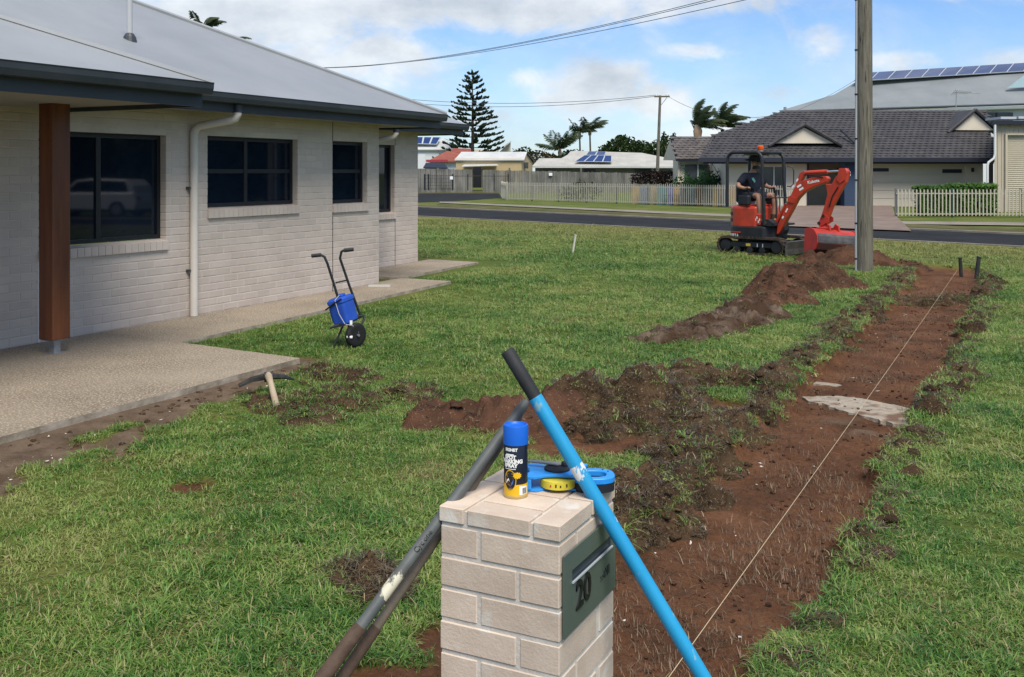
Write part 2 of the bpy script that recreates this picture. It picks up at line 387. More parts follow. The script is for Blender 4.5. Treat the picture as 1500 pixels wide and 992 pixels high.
def ground_material():
    m = bpy.data.materials.new('lawn_and_soil'); m.use_nodes = True
    nt = m.node_tree; N = nt.nodes; L = nt.links; b = N['Principled BSDF']
    b.inputs['Roughness'].default_value = 0.95; b.inputs['Specular IOR Level'].default_value = 0.15
    g = N.new('ShaderNodeNewGeometry')
    def noise(s, d=5, r=0.6, st=(1, 1, 1)):
        mp = N.new('ShaderNodeMapping'); mp.inputs['Scale'].default_value = st; L.new(g.outputs['Position'], mp.inputs[0])
        n = N.new('ShaderNodeTexNoise'); n.inputs['Scale'].default_value = s; n.inputs['Detail'].default_value = d; n.inputs['Roughness'].default_value = r
        L.new(mp.outputs[0], n.inputs['Vector']); return n.outputs['Fac']
    def ramp(f, *st):
        r = N.new('ShaderNodeValToRGB'); e = r.color_ramp.elements
        e[0].position, e[0].color = st[0][0], (*st[0][1], 1); e[1].position, e[1].color = st[-1][0], (*st[-1][1], 1)
        for p, c in st[1:-1]:
            q = e.new(p); q.color = (*c, 1)
        L.new(f, r.inputs[0]); return r.outputs[0]
    def mix(f, a, c, bl='MIX'):
        x = N.new('ShaderNodeMix'); x.data_type = 'RGBA'; x.blend_type = bl
        if isinstance(f, float): x.inputs['Factor'].default_value = f
        else: L.new(f, x.inputs['Factor'])
        L.new(a, x.inputs[6]); L.new(c, x.inputs[7]); return x.outputs[2]
    grass = ramp(noise(0.55, 6, 0.62), (0.32, (0.060, 0.100, 0.020)), (0.5, (0.100, 0.135, 0.028)), (0.66, (0.160, 0.165, 0.050)))
    fine = ramp(noise(26, 6, 0.75, (1, 1, 1)), (0.3, (0.35, 0.35, 0.35)), (0.7, (1.35, 1.35, 1.25)))
    grass = mix(dry_near_road(N, L, g, noise(0.9, 4)), grass, ramp(noise(1.6, 4), (0.3, (0.145, 0.165, 0.040)), (0.7, (0.225, 0.215, 0.072))))
    grass = mix(1.0, grass, fine, 'MULTIPLY')
    soil = ramp(noise(2.2, 7, 0.65), (0.3, (0.062, 0.031, 0.016)), (0.5, (0.115, 0.052, 0.026)), (0.7, (0.160, 0.078, 0.041)))
    grit = ramp(noise(38, 6, 0.8), (0.28, (0.5, 0.5, 0.5)), (0.72, (1.3, 1.3, 1.3)))
    soil = mix(1.0, soil, grit, 'MULTIPLY')
    at = N.new('ShaderNodeAttribute'); at.attribute_name = 'soil'
    ag = N.new('ShaderNodeAttribute'); ag.attribute_name = 'grey'
    greysoil = ramp(noise(5, 6, 0.7), (0.3, (0.075, 0.050, 0.033)), (0.7, (0.185, 0.135, 0.095)))
    soil = mix(ag.outputs['Fac'], soil, greysoil)
    c = mix(at.outputs['Fac'], grass, soil); L.new(c, b.inputs['Base Color'])
    bp = N.new('ShaderNodeBump'); bp.inputs['Strength'].default_value = 0.8; bp.inputs['Distance'].default_value = 0.02
    L.new(noise(45, 6, 0.75), bp.inputs['Height']); L.new(bp.outputs[0], b.inputs['Normal'])
    return m
M_GROUND = ground_material()

xs = np.concatenate([[-600, -300, -150, -80, -40, -25, -16, -12], np.arange(-10, -6.2, 0.2), np.arange(-6.2, -2.6, 0.07), np.arange(-2.6, -0.1, 0.028), np.arange(-0.1, 3, 0.1), np.arange(3, 9, 0.5), [10, 14, 20, 40, 80, 150, 300, 600]])
ys = np.concatenate([[-600, -200, -60, -20, -8, -3, -1], np.arange(0, 2, 0.15), np.arange(2, 8, 0.034), np.arange(8, 20.6, 0.06), np.arange(21, 27, 0.5), [30, 36, 45, 60, 100, 200, 400, 900]])
gme, GX, GY, GZ = grid_mesh('ground', xs, ys, ground_z, M_GROUND)
a_ = gme.attributes.new('soil', 'FLOAT', 'POINT'); a_.data.foreach_set('value', np.maximum(soil_mask(GX, GY), strip_mask(GX, GY, 0.05)).astype(np.float32).ravel())
grey = np.maximum(scrape_mask(GX, GY), sstep(0.9, 0.2, np.hypot((GX + 0.92) / 0.55, (GY - 7.45) / 0.42)) * 0.8 * sstep(0.35, 0.6, fbm(GX * 6, GY * 6, 14, 3)))
a_ = gme.attributes.new('grey', 'FLOAT', 'POINT'); a_.data.foreach_set('value', grey.astype(np.float32).ravel())
structure(put('ground', gme))

# -------- road, kerbs, side street, far footpath, driveway: sheets a few millimetres above one another
M_ASPH = mat('asphalt', (0.015, 0.016, 0.018), (0.025, 0.027, 0.030), scale=0.8, spec=0.12, rough=0.95, bump=0.4, bscale=60, coords='World')
M_CONC = mat('kerb_concrete', (0.17, 0.15, 0.12), (0.25, 0.225, 0.185), scale=1.4, rough=0.9, bump=0.3, bscale=30, coords='World')
M_PAVE = mat('driveway_paving', (0.15, 0.108, 0.085), (0.21, 0.155, 0.125), scale=1.2, rough=0.85, bump=0.3, bscale=20, coords='World')
M_VERGE = mat('verge_grass', (0.060, 0.068, 0.026), (0.125, 0.112, 0.050), scale=0.8, rough=0.95, spec=0.1, bump=0.8, bscale=25, coords='World', bdist=0.03)
def sheet(name, pts, z, m, t=0.0):
    mb = MB()
    if t: mb.slab([(x, y, z) for x, y in pts], t)
    else: mb.quad(*[(x, y, z) for x, y in pts])
    return structure(mb.build(name, m))
fa, fb = np.array(G(612, 304.5)), np.array(G(1500, 345))
df = (fb - fa) / np.linalg.norm(fb - fa)
sheet('road', [na - dn * 60, nb + dn * 60, fb + df * 60, fa - df * 60], 0.012, M_ASPH)
def strip(name, p, q, d, w, z, t, m, side=1):
    n = np.array([-d[1], d[0]]) * side
    pts = [p, q, q + n * w, p + n * w]
    if side < 0: pts = pts[::-1]
    return sheet(name, pts, z, m, t)
strip('kerb', na - dn * 60, nb + dn * 60, dn, 0.14, 0.03, 0.12, M_CONC, -1)
strip('kerb', fa - df * 2.5, fb + df * 60, df, 0.20, 0.06, 0.16, M_CONC, 1)
strip('verge', fa - df * 2.0 + nrm * 0.205, fb + df * 60 + nrm * 0.205, df, 2.3, 0.048, 0.1, M_VERGE, 1)
sheet('side_street', [G(380, 284), G(731, 284), G(736, 290), G(690, 293.5), G(612, 297), G(380, 306)], 0.016, M_ASPH)
sheet('verge', [G(640, 299.5), G(1000, 317), G(1110, 322), G(1110, 326), G(1000, 320.5), G(640, 302)], 0.03, M_VERGE)
sheet('footpath', [G(644, 296.2), G(1000, 312.2), G(1112, 317.2), G(1112, 320.5), G(1000, 315.4), G(644, 298.2)], 0.036, M_CONC)
sheet('footpath', [G(1312, 325.5), G(1560, 328.5), G(1560, 333), G(1326, 330)], 0.04, M_CONC)
sheet('driveway', [G(1085, 331), G(1335, 341), G(1312, 318), G(1306, 302), G(1128, 302), G(1100, 318)], 0.055, M_PAVE)
sheet('verge', [G(380, 277), G(733, 279), G(731, 283.4), G(380, 283.6)], 0.02, M_VERGE)
# concrete footing left in the stripped strip
cp = [(-1.50, 8.16), (-1.40, 8.00), (-1.28, 7.96), (-1.20, 7.82), (-1.05, 7.76), (-0.92, 7.66), (-0.78, 7.60), (-0.66, 7.62), (-0.60, 8.06), (-0.72, 8.16), (-0.95, 8.24), (-1.15, 8.32), (-1.32, 8.28)]
M_OLD = mat('old_concrete', (0.17, 0.135, 0.10), (0.38, 0.335, 0.27), scale=5, lo=0.3, hi=0.6, rough=0.95, bump=0.9, bscale=40, speck=(0.14, 0.085, 0.055), sscale=5, sth=(0.54, 0.66))
def ragged(poly, k=5, amp=0.02, seed=1):
    r = random.Random(seed); out = []
    for i, p in enumerate(poly):
        q = poly[(i + 1) % len(poly)]
        for j in range(k):
            t = j / k; out.append((p[0] + (q[0] - p[0]) * t + (r.random() - .5) * amp, p[1] + (q[1] - p[1]) * t + (r.random() - .5) * amp))
    return out
mb = MB(); mb.slab([(x + 1.05, y - 7.9, 0.03 + 0.006 * math.sin(4 * x)) for x, y in ragged(cp, 5, 0.045, 3)][::-1], 0.10)
cs = mb.build('concrete_footing', M_OLD, None, (-1.05, 7.9, -0.121))
tag(cs, 'broad pale broken concrete footing lying across the stripped soil strip', 'concrete')
mb = MB(); mb.slab([(x, y, 0.03) for x, y in ragged([(-.12, -.05), (.1, -.04), (.13, .03), (-.08, .06)], 4, 0.03, 9)], 0.06)
tag(mb.build('concrete_chunk', M_OLD, None, (-1.42, 8.75, -0.12)), 'small pale concrete chunk at the left edge of the strip, beyond the footing', 'concrete')

# ---------------------------------------------------------------- spoil heaps and turf clods
M_SOIL = mat('heap_soil', (0.042, 0.024, 0.016), (0.115, 0.056, 0.034), scale=3.0, rough=0.97, spec=0.1, bump=1.0, bscale=45, bdist=0.02, speck=(0.17, 0.13, 0.085), sscale=60, sth=(0.64, 0.70), coords='World')
M_TURF = mat('turf_soil', (0.036, 0.024, 0.014), (0.098, 0.061, 0.034), scale=4.0, rough=0.97, spec=0.1, bump=1.0, bscale=50, bdist=0.02, speck=(0.20, 0.17, 0.11), sscale=70, sth=(0.62, 0.69), coords='World')
M_PALE = mat('pale_soil', (0.055, 0.032, 0.020), (0.19, 0.145, 0.11), scale=2.2, lo=0.44, hi=0.66, rough=0.97, spec=0.1, bump=1.0, bscale=40, bdist=0.02, coords='World')
LUMPS = []
LITTER = []                                  # points for dead roots and runners: x, y, z, scale, kind
TUFTS = []
def heap(name, blobs, m, seed, lump=0.5, step=0.035, litter=260, green=0.15, kind=None, label=None, spike=1.35, lumps=75):
    b = np.array(blobs)
    x0, x1 = (b[:, 0] - 1.5 * b[:, 2]).min(), (b[:, 0] + 1.5 * b[:, 2]).max()
    y0, y1 = (b[:, 1] - 1.5 * b[:, 2]).min(), (b[:, 1] + 1.5 * b[:, 2]).max()
    cx, cy = (x0 + x1) / 2, (y0 + y1) / 2
    def zf(X, Y):
        X = X + cx; Y = Y + cy
        wob = (fbm(X * 3, Y * 3, seed, 3) - 0.5) * 0.35
        z = 0
        for bx, by, r, h in blobs:
            d = np.hypot(X - bx, Y - by) / r + wob
            z = np.maximum(z, h * np.clip(1.15 - d * d * 0.95, -0.4, 1.2))
        n = fbm(X * 5, Y * 5, seed + 3, 5); n2 = fbm(X * 14, Y * 14, seed + 7, 4)
        amp = sstep(0.0, 0.08, z)
        z = z * (1 - lump * 0.5 + lump * n * 1.2) + amp * ((n2 - 0.5) * 0.15 + (vnoise(X * 24, Y * 24, seed + 9) - .5) * 0.04 - 0.015) * spike
        return np.where(z < 0.012, -0.09, z - 0.012) + ground_z(X, Y)
    me, X, Y, Z = grid_mesh(name, np.arange(x0 - cx, x1 - cx, step), np.arange(y0 - cy, y1 - cy, step), zf, m)
    bm = bmesh.new(); bm.from_mesh(me)
    gz = ground_z(X + cx, Y + cy).ravel()
    bad = Z.ravel() < gz - 0.075
    bm.verts.ensure_lookup_table()
    kill = [f for f in bm.faces if all(bad[v.index] for v in f.verts)]
    bmesh.ops.delete(bm, geom=kill, context='FACES'); bm.to_mesh(me); bm.free()
    o = put(name, me, None, (cx, cy, 0))
    if kind: tag(o, kind=kind)
    else: tag(o, label, 'dirt heap', 'spoil heaps beside the stripped strip')
    top = Z > ground_z(X + cx, Y + cy) + 0.01
    if m is M_TURF or m is M_SOIL:
        Q = np.stack([(X + cx)[top], (Y + cy)[top], Z[top]], -1)
        for i in np.random.RandomState(seed + 1).randint(0, max(1, len(Q)), int((lumps if m is M_TURF else 40) * len(Q) * step * step)): LUMPS.append((Q[i][0], Q[i][1], Q[i][2] - .008, rnd.uniform(.2, 1.0) ** 2.6 * 1.25))
    P = np.stack([(X + cx)[top], (Y + cy)[top], Z[top]], -1)
    if len(P):
        n = int(litter * len(P) * step * step)
        for i in np.random.RandomState(seed).randint(0, len(P), n):
            x, y, z = P[i]
            if rnd.random() < green: TUFTS.append((x, y, z, 0.8 + rnd.random() * 0.5))
            else: LITTER.append((x, y, z, 0.7 + rnd.random() * 0.8))
    return o
heap('dirt_heap', [(-3.45, 6.0, 0.38, 0.13), (-3.1, 6.15, 0.42, 0.16), (-2.85, 6.35, 0.35, 0.17)], M_SOIL, 101, litter=45, green=0.05, label='low smooth brown heap of loose soil on the lawn, left of the blue handle')
heap('dirt_heap', [(-2.80, 6.75, 0.38, 0.21), (-2.40, 6.95, 0.40, 0.20), (-2.55, 6.4, 0.45, 0.10), (-2.15, 6.6, 0.40, 0.09), (-2.35, 7.3, 0.32, 0.15)], M_TURF, 117, litter=480, step=0.028, green=0.14, label='dark heap of matted turf and roots beside the strip, behind the pillar')
heap('dirt_heap', [(-2.30, 7.95, 0.36, 0.13), (-2.0, 8.05, 0.26, 0.10), (-2.65, 7.85, 0.24, 0.10)], M_TURF, 131, litter=330, step=0.028, green=0.35, label='low turf heap with grass on it just beyond the matted heap')
heap('dirt_heap', [(-3.2, 9.75, 0.32, 0.09), (-2.95, 10.0, 0.35, 0.11), (-2.9, 10.5, 0.4, 0.14), (-2.75, 11.1, 0.42, 0.14), (-2.75, 11.8, 0.45, 0.16)], M_PALE, 143, litter=150, green=0.04, label='pale grey ended heap of soil lying on the lawn, middle of the long row')
heap('dirt_heap', [(-2.95, 12.9, 0.36, 0.13), (-2.55, 13.3, 0.30, 0.10), (-2.9, 14.0, 0.48, 0.19), (-2.95, 15.0, 0.62, 0.28), (-2.75, 15.9, 0.60, 0.29), (-2.25, 15.4, 0.34, 0.12), (-3.3, 16.4, 0.42, 0.20)], M_SOIL, 159, litter=150, green=0.05, step=0.035, lump=0.9, label='tall reddish brown heap of soil in front of the excavator')
heap('dirt_heap', [(-3.25, 19.5, 0.5, 0.24), (-2.8, 19.7, 0.6, 0.34), (-2.3, 19.6, 0.55, 0.26), (-1.8, 19.5, 0.5, 0.14)], M_SOIL, 163, litter=30, green=0.0, step=0.05, label='reddish heap of fresh soil right behind the timber power pole')
heap('dirt_heap', [(-4.75, 5.85, 0.34, 0.06), (-4.5, 6.05, 0.40, 0.09), (-4.35, 5.6, 0.28, 0.06), (-4.15, 6.55, 0.30, 0.06), (-4.9, 6.7, 0.34, 0.08), (-5.25, 6.95, 0.26, 0.07)], M_TURF, 177, litter=620, green=0.62, label='grassy heap of turf scraps beside the mattock')
heap('dirt_heap', [(-2.42, 3.48, 0.18, 0.085), (-2.27, 3.40, 0.14, 0.06)], M_TURF, 189, litter=1300, green=0.12, step=0.025, label='small lone clump of upturned turf on the grass left of the grey handles')
# ragged turf thrown up along both edges of the strip: nobody could count it
rs = random.Random(5)
edge = []
for y in np.arange(4.6, 18.5, 0.17):
    x = float(np.interp(y, *XL)) - 0.12 + rs.uniform(-0.14, 0.10)
    if rs.random() < 0.86: edge.append((x, float(y), rs.uniform(0.10, 0.22), rs.uniform(0.03, 0.085) * (1.1 if y < 9.5 else 0.8)))
heap('turf_clods', edge, M_TURF, 203, litter=470, green=0.22, kind='stuff', step=0.03, lumps=120)
edge = []
for y in np.arange(3.2, 18.6, 0.19):
    x = float(np.interp(y, *XR)) + 0.08 + rs.uniform(-0.08, 0.14)
    big = 1.0 if (7.2 < y < 9.6 or 11 < y < 14.5 or 15.5 < y < 17.5) else 0.38
    if rs.random() < 0.8: edge.append((x, float(y), rs.uniform(0.08, 0.17) * (0.6 + 0.6 * big), rs.uniform(0.04, 0.085) * big + 0.012))
heap('turf_clods', edge, M_TURF, 217, litter=520, green=0.4, kind='stuff', step=0.03, lumps=120)
edge = [(-1.75 + rs.uniform(-.2, .2), 4.6 + k * 0.16, rs.uniform(.16, .26), rs.uniform(.05, .09)) for k in range(14)] + [(-1.5 + 0.1 * k, 14.6 + rs.uniform(-.15, .2) + 0.06 * k, .2, .09) for k in range(12)]
heap('turf_clods', edge, M_TURF, 229, litter=330, green=0.1, kind='stuff', step=0.03, lumps=120)

# ---------------------------------------------------------------- grass: real blades, instanced tufts
def tuft_mesh(name, m, nb, h, spread, wid, lean, seed, curl=0.6, segs=3):
    r = random.Random(seed); v = []; f = []
    for k in range(nb):
        a = r.uniform(0, 6.283); rad = spread * math.sqrt(r.random()); bx, by = rad * math.cos(a), rad * math.sin(a)
        az = r.uniform(0, 6.283); L_ = h * r.uniform(0.45, 1.25); ln = r.uniform(0.15, lean); w = wid * r.uniform(0.7, 1.3)
        dx, dy = math.cos(az), math.sin(az); sx, sy = -dy, dx
        o = len(v); px_, pz, ang = 0.0, -0.004, ln
        for i in range(segs + 1):
            t = i / segs; ww = w * (1 - 0.75 * t ** 1.5)
            v.append((bx + dx * px_ + sx * ww, by + dy * px_ + sy * ww, pz)); v.append((bx + dx * px_ - sx * ww, by + dy * px_ - sy * ww, pz))
            px_ += math.sin(ang) * L_ / segs; pz += math.cos(ang) * L_ / segs; ang = min(ang + curl * r.uniform(0.4, 1.4), 1.9)
            pz = max(pz, 0.002)
        for i in range(segs): f.append((o + 2 * i, o + 2 * i + 1, o + 2 * i + 3, o + 2 * i + 2))
    me = bpy.data.meshes.new(name); me.from_pydata(v, [], f); me.materials.append(m)
    me.polygons.foreach_set('use_smooth', [True] * len(f)); return me
def blade_material(name, stops, dry, scale1=0.55, trans=0.3, road=False):
    m = bpy.data.materials.new(name); m.use_nodes = True
    nt = m.node_tree; N = nt.nodes; L = nt.links; b = N['Principled BSDF']
    b.inputs['Roughness'].default_value = 0.45; b.inputs['Specular IOR Level'].default_value = 0.35
    g = N.new('ShaderNodeNewGeometry')
    def noise(s, d=3):
        n = N.new('ShaderNodeTexNoise'); n.inputs['Scale'].default_value = s; n.inputs['Detail'].default_value = d
        L.new(g.outputs['Position'], n.inputs['Vector']); return n.outputs['Fac']
    def mth(op, a, c):
        n = N.new('ShaderNodeMath'); n.operation = op
        for i, q in enumerate((a, c)):
            if isinstance(q, float): n.inputs[i].default_value = q
            else: L.new(q, n.inputs[i])
        return n.outputs[0]
    f = mth('ADD', mth('MULTIPLY', noise(scale1, 4), 0.45), mth('MULTIPLY', noise(scale1 * 5.5, 3), 0.35))
    f = mth('ADD', f, mth('MULTIPLY', g.outputs['Random Per Island'], 0.2))
    cr = N.new('ShaderNodeValToRGB'); e = cr.color_ramp.elements
    e[0].position, e[0].color = stops[0][0], (*stops[0][1], 1); e[1].position, e[1].color = stops[-1][0], (*stops[-1][1], 1)
    for p, c in stops[1:-1]: e.new(p).color = (*c, 1)
    L.new(f, cr.inputs[0])
    if road:
        m0 = N.new('ShaderNodeMix'); m0.data_type = 'RGBA'; L.new(dry_near_road(N, L, g, noise(0.9, 4)), m0.inputs['Factor']); L.new(cr.outputs[0], m0.inputs[6]); m0.inputs[7].default_value = (0.235, 0.235, 0.075, 1); cr = m0
    mx = N.new('ShaderNodeMix'); mx.data_type = 'RGBA'
    oi = N.new('ShaderNodeObjectInfo')
    fr = N.new('ShaderNodeMath'); fr.operation = 'FRACT'
    L.new(mth('ADD', oi.outputs['Random'], mth('MULTIPLY', g.outputs['Random Per Island'], 7.31)), fr.inputs[0])
    pr = mth('GREATER_THAN', fr.outputs[0], 1.0 - dry[0])
    L.new(pr, mx.inputs['Factor']); L.new(cr.outputs[2 if road else 0], mx.inputs[6]); mx.inputs[7].default_value = (*dry[1], 1)
    L.new(mx.outputs[2], b.inputs['Base Color'])
    tr = N.new('ShaderNodeBsdfTranslucent'); L.new(mx.outputs[2], tr.inputs[0])
    ms = N.new('ShaderNodeMixShader'); ms.inputs[0].default_value = trans
    L.new(b.outputs[0], ms.inputs[1]); L.new(tr.outputs[0], ms.inputs[2]); L.new(ms.outputs[0], N['Material Output'].inputs['Surface'])
    return m
M_BLADE = blade_material('grass_blade', [(0.36, (0.032, 0.110, 0.020)), (0.44, (0.084, 0.200, 0.032)), (0.51, (0.165, 0.270, 0.050)), (0.60, (0.300, 0.330, 0.110))], (0.08, (0.33, 0.29, 0.15)), road=True)
M_ROOT = blade_material('dead_root', [(0.36, (0.030, 0.020, 0.012)), (0.5, (0.072, 0.052, 0.030)), (0.66, (0.15, 0.115, 0.070))], (0.05, (0.30, 0.25, 0.16)), scale1=1.5, trans=0.1)
def scatter(name, protos, pts, kind='stuff'):
    """tufts from protos put at pts (x, y, z, scale) by geometry nodes"""
    n = len(pts); pts = np.array(pts, dtype=np.float32); rs_ = np.random.RandomState(n % 1000)
    coll = bpy.data.collections.new(name + '_kinds')
    for i, me in enumerate(protos): coll.objects.link(bpy.data.objects.new(f'{name}_kind', me))
    me = bpy.data.meshes.new(name); me.vertices.add(n); me.vertices.foreach_set('co', pts[:, :3].ravel())
    A = me.attributes
    A.new('spin', 'FLOAT_VECTOR', 'POINT').data.foreach_set('vector', np.stack([rs_.normal(0, .12, n), rs_.normal(0, .12, n), rs_.uniform(0, 6.283, n)], -1).astype(np.float32).ravel())
    A.new('size', 'FLOAT', 'POINT').data.foreach_set('value', pts[:, 3])
    A.new('which', 'INT', 'POINT').data.foreach_set('value', rs_.randint(0, len(protos), n).astype(np.int32))
    ng = bpy.data.node_groups.new(name, 'GeometryNodeTree')
    ng.interface.new_socket('Geometry', in_out='INPUT', socket_type='NodeSocketGeometry'); ng.interface.new_socket('Geometry', in_out='OUTPUT', socket_type='NodeSocketGeometry')
    N = ng.nodes; L = ng.links
    gi = N.new('NodeGroupInput'); go = N.new('NodeGroupOutput'); ip = N.new('GeometryNodeInstanceOnPoints'); ci = N.new('GeometryNodeCollectionInfo')
    ci.inputs['Collection'].default_value = coll; ci.inputs['Separate Children'].default_value = True; ci.inputs['Reset Children'].default_value = True
    def na_(nm, t):
        q = N.new('GeometryNodeInputNamedAttribute'); q.data_type = t; q.inputs['Name'].default_value = nm; return q.outputs['Attribute']
    L.new(gi.outputs[0], ip.inputs['Points']); L.new(ci.outputs[0], ip.inputs['Instance']); ip.inputs['Pick Instance'].default_value = True
    L.new(na_('which', 'INT'), ip.inputs['Instance Index']); L.new(na_('spin', 'FLOAT_VECTOR'), ip.inputs['Rotation']); L.new(na_('size', 'FLOAT'), ip.inputs['Scale'])
    L.new(ip.outputs[0], go.inputs[0])
    o = put(name, me); o.modifiers.new('scatter', 'NODES').node_group = ng
    return tag(o, kind=kind)

def paved(x, y):
    p = (x < SLAB_EDGE_X + 0.03) & (y < 7.23)
    p |= (x < PATH_X - 0.02) & (y < 13.25) & (x > -9)
    p |= (x < -8.35) & (y < 17.0)
    return p
def mesh_heap_over(x, y): return None
ng_ = np.random.RandomState(11)
pts = []
for (r0, r1, dens, sc) in ((0.5, 4.6, 1500, 0.92), (4.6, 8, 850, 1.0), (8, 13, 420, 1.2), (13, 19, 190, 1.5), (19, 36, 75, 2.0)):
    n = int(dens * math.pi * (r1 ** 2 - r0 ** 2) * 0.27)
    rr = np.sqrt(ng_.uniform(r0 ** 2, r1 ** 2, n)); th = ng_.uniform(-0.85, 0.85, n) - YAW
    x, y = rr * np.sin(th), rr * np.cos(th)
    clump = fbm(x * 3.2, y * 3.2, 41, 3)
    keep = (soil_mask(x, y) < 0.25 + 0.3 * ng_.uniform(0, 1, n)) & ~paved(x, y) & (clump > 0.26 + 0.2 * ng_.uniform(-1, 1, n))
    sd_ = (x - na[0]) * nrm[0] + (y - na[1]) * nrm[1]
    keep &= sd_ < -0.5
    x, y = x[keep], y[keep]; z = ground_z(x, y)
    tall = fbm(x * 0.9 + 5, y * 0.9, 51, 3)
    s = sc * (0.62 + 0.75 * tall) * ng_.uniform(0.75, 1.25, len(x))
    pts.append(np.stack([x, y, z, s], -1))
# worn straw-coloured spots in the lawn
SPOTS = [(*G(15, 880), .22), (*G(560, 850), .20), (*G(430, 985), .16), (*G(250, 930), .14), (*G(640, 690), .25), (*G(1160, 440), .3), (*G(1340, 870), .18), (*G(700, 560), .2), (*G(820, 470), .35), (*G(330, 740), .18)]
for _ in range(26):
    rr_0 = rnd.uniform(3.5, 15); th_0 = rnd.uniform(-.5, .5) - YAW; SPOTS.append((rr_0 * math.sin(th_0), rr_0 * math.cos(th_0), rnd.uniform(.08, .3)))
STRAW = []
for sx_, sy_, sr_ in SPOTS:
    for _ in range(int(900 * sr_ * sr_) + 6):
        x_, y_ = sx_ + rnd.gauss(0, sr_ * .6), sy_ + rnd.gauss(0, sr_ * .45)
        if float(soil_mask(np.array(x_), np.array(y_))) < .3 and not (x_ < SLAB_EDGE_X + .1): STRAW.append((x_, y_, float(ground_z(np.array(x_), np.array(y_))), rnd.uniform(.6, 1.1)))
pts = [p[(np.min([np.hypot(p[:, 0] - a, p[:, 1] - b) / c for a, b, c in SPOTS], axis=0) > 0.9) | (ng_.uniform(0, 1, len(p)) < .45)] for p in pts]
pts = np.concatenate(pts + ([np.array(TUFTS)] if TUFTS else []))
scatter('grass', [tuft_mesh('grass_tuft', M_BLADE, 18, 0.052, 0.045, 0.0019, 1.15, 300 + k) for k in range(5)] + [tuft_mesh('grass_tuft', M_BLADE, 20, 0.034, 0.05, 0.0022, 1.4, 330 + k) for k in range(3)] + [tuft_mesh('weed_tuft', M_BLADE, 12, 0.030, 0.035, 0.0048, 1.5, 350 + k, 0.5) for k in range(2)] + [tuft_mesh('tall_tuft', M_BLADE, 9, 0.085, 0.03, 0.0021, 1.0, 360, 0.5, 4)], pts)
M_STRAW = blade_material('straw_blade', [(0.36, (0.16, 0.13, 0.05)), (0.5, (0.27, 0.225, 0.10)), (0.66, (0.40, 0.34, 0.18))], (0.2, (0.10, 0.15, 0.03)), scale1=2.0)
scatter('straw_patches', [tuft_mesh('straw_tuft', M_STRAW, 14, 0.045, 0.05, 0.0018, 1.5, 470 + k, 0.7, 3) for k in range(4)], STRAW)
scatter('dead_turf', [tuft_mesh('root_tuft', M_ROOT, 14, 0.055, 0.05, 0.0017, 1.7, 400 + k, 0.9, 4) for k in range(5)], LITTER)
def lump_mesh(k, m):
    r = random.Random(80 + k); bm = bmesh.new(); bmesh.ops.create_icosphere(bm, subdivisions=2, radius=0.032)
    ph = [r.uniform(0, 6) for _ in range(6)]
    for v in bm.verts:
        p = v.co * 60; v.co *= 1 + .28 * math.sin(p.x * 1.3 + ph[0]) * math.cos(p.y * 1.7 + ph[1]) + .22 * math.sin(p.z * 2.3 + ph[2] + p.x * 2.1) + r.uniform(-.13, .13)
        v.co.z *= .62
    me = bpy.data.meshes.new('lump'); bm.to_mesh(me); bm.free(); me.materials.append(m); me.polygons.foreach_set('use_smooth', [True] * len(me.polygons)); return me
scatter('turf_lumps', [lump_mesh(k, M_TURF if k % 3 else M_SOIL) for k in range(6)], LUMPS)
# scraped dirt along the slab: scraps of root and clod
n = 900
x = ng_.uniform(-5.68, -4.6, n); y = ng_.uniform(2.6, 7.3, n); k_ = scrape_mask(x, y) * (fbm(x * 4, y * 4, 81, 3) > .46); x, y = x[k_ > .5], y[k_ > .5]
scatter('scraped_litter', [lump_mesh(k, M_TURF) for k in range(6, 9)] + [tuft_mesh('root_tuft', M_ROOT, 9, 0.05, 0.05, 0.0017, 1.7, 420 + k, 0.9, 4) for k in range(3)], np.stack([x, y, ground_z(x, y) - .004, ng_.uniform(.2, .75, len(x))], -1))
# loose straw on the stripped soil and its edges
n = 5200
y = ng_.uniform(2.0, 18, n); x = np.interp(y, *XL) + (np.interp(y, *XR) - np.interp(y, *XL)) * ng_.uniform(-0.12, 1.12, n)
keep = (fbm(x * 2.0, y * 1.3, 61, 3) > 0.50); x, y = x[keep], y[keep]
scatter('dead_grass', [tuft_mesh('straw_tuft', M_ROOT, 5, 0.06, 0.06, 0.0013, 1.5, 450 + k, 0.5, 3) for k in range(4)], np.stack([x, y, ground_z(x, y), ng_.uniform(.5, 1.1, len(x))], -1))
n = 5200
y = np.where(ng_.uniform(0, 1, n) < .6, ng_.uniform(2.4, 6.2, n), ng_.uniform(6.2, 17, n)); x = np.interp(y, *XL) + (np.interp(y, *XR) - np.interp(y, *XL)) * ng_.uniform(-.05, 1.05, n)
keep = (fbm(x * 1.7, y * 3.4, 91, 3) > 0.535); x, y = x[keep], y[keep]
M_STUB = blade_material('stubble_blade', [(0.36, (0.10, 0.055, 0.034)), (0.5, (0.19, 0.125, 0.080)), (0.66, (0.32, 0.25, 0.17))], (0.05, (0.40, 0.34, 0.2)), scale1=2.0, trans=.1)
scatter('stubble', [tuft_mesh('stubble_tuft', M_STUB, 4, 0.038, 0.05, 0.0013, .8, 490 + k, 0.25, 2) for k in range(4)], np.stack([x, y, ground_z(x, y), ng_.uniform(.5, 1.2, len(x))], -1))
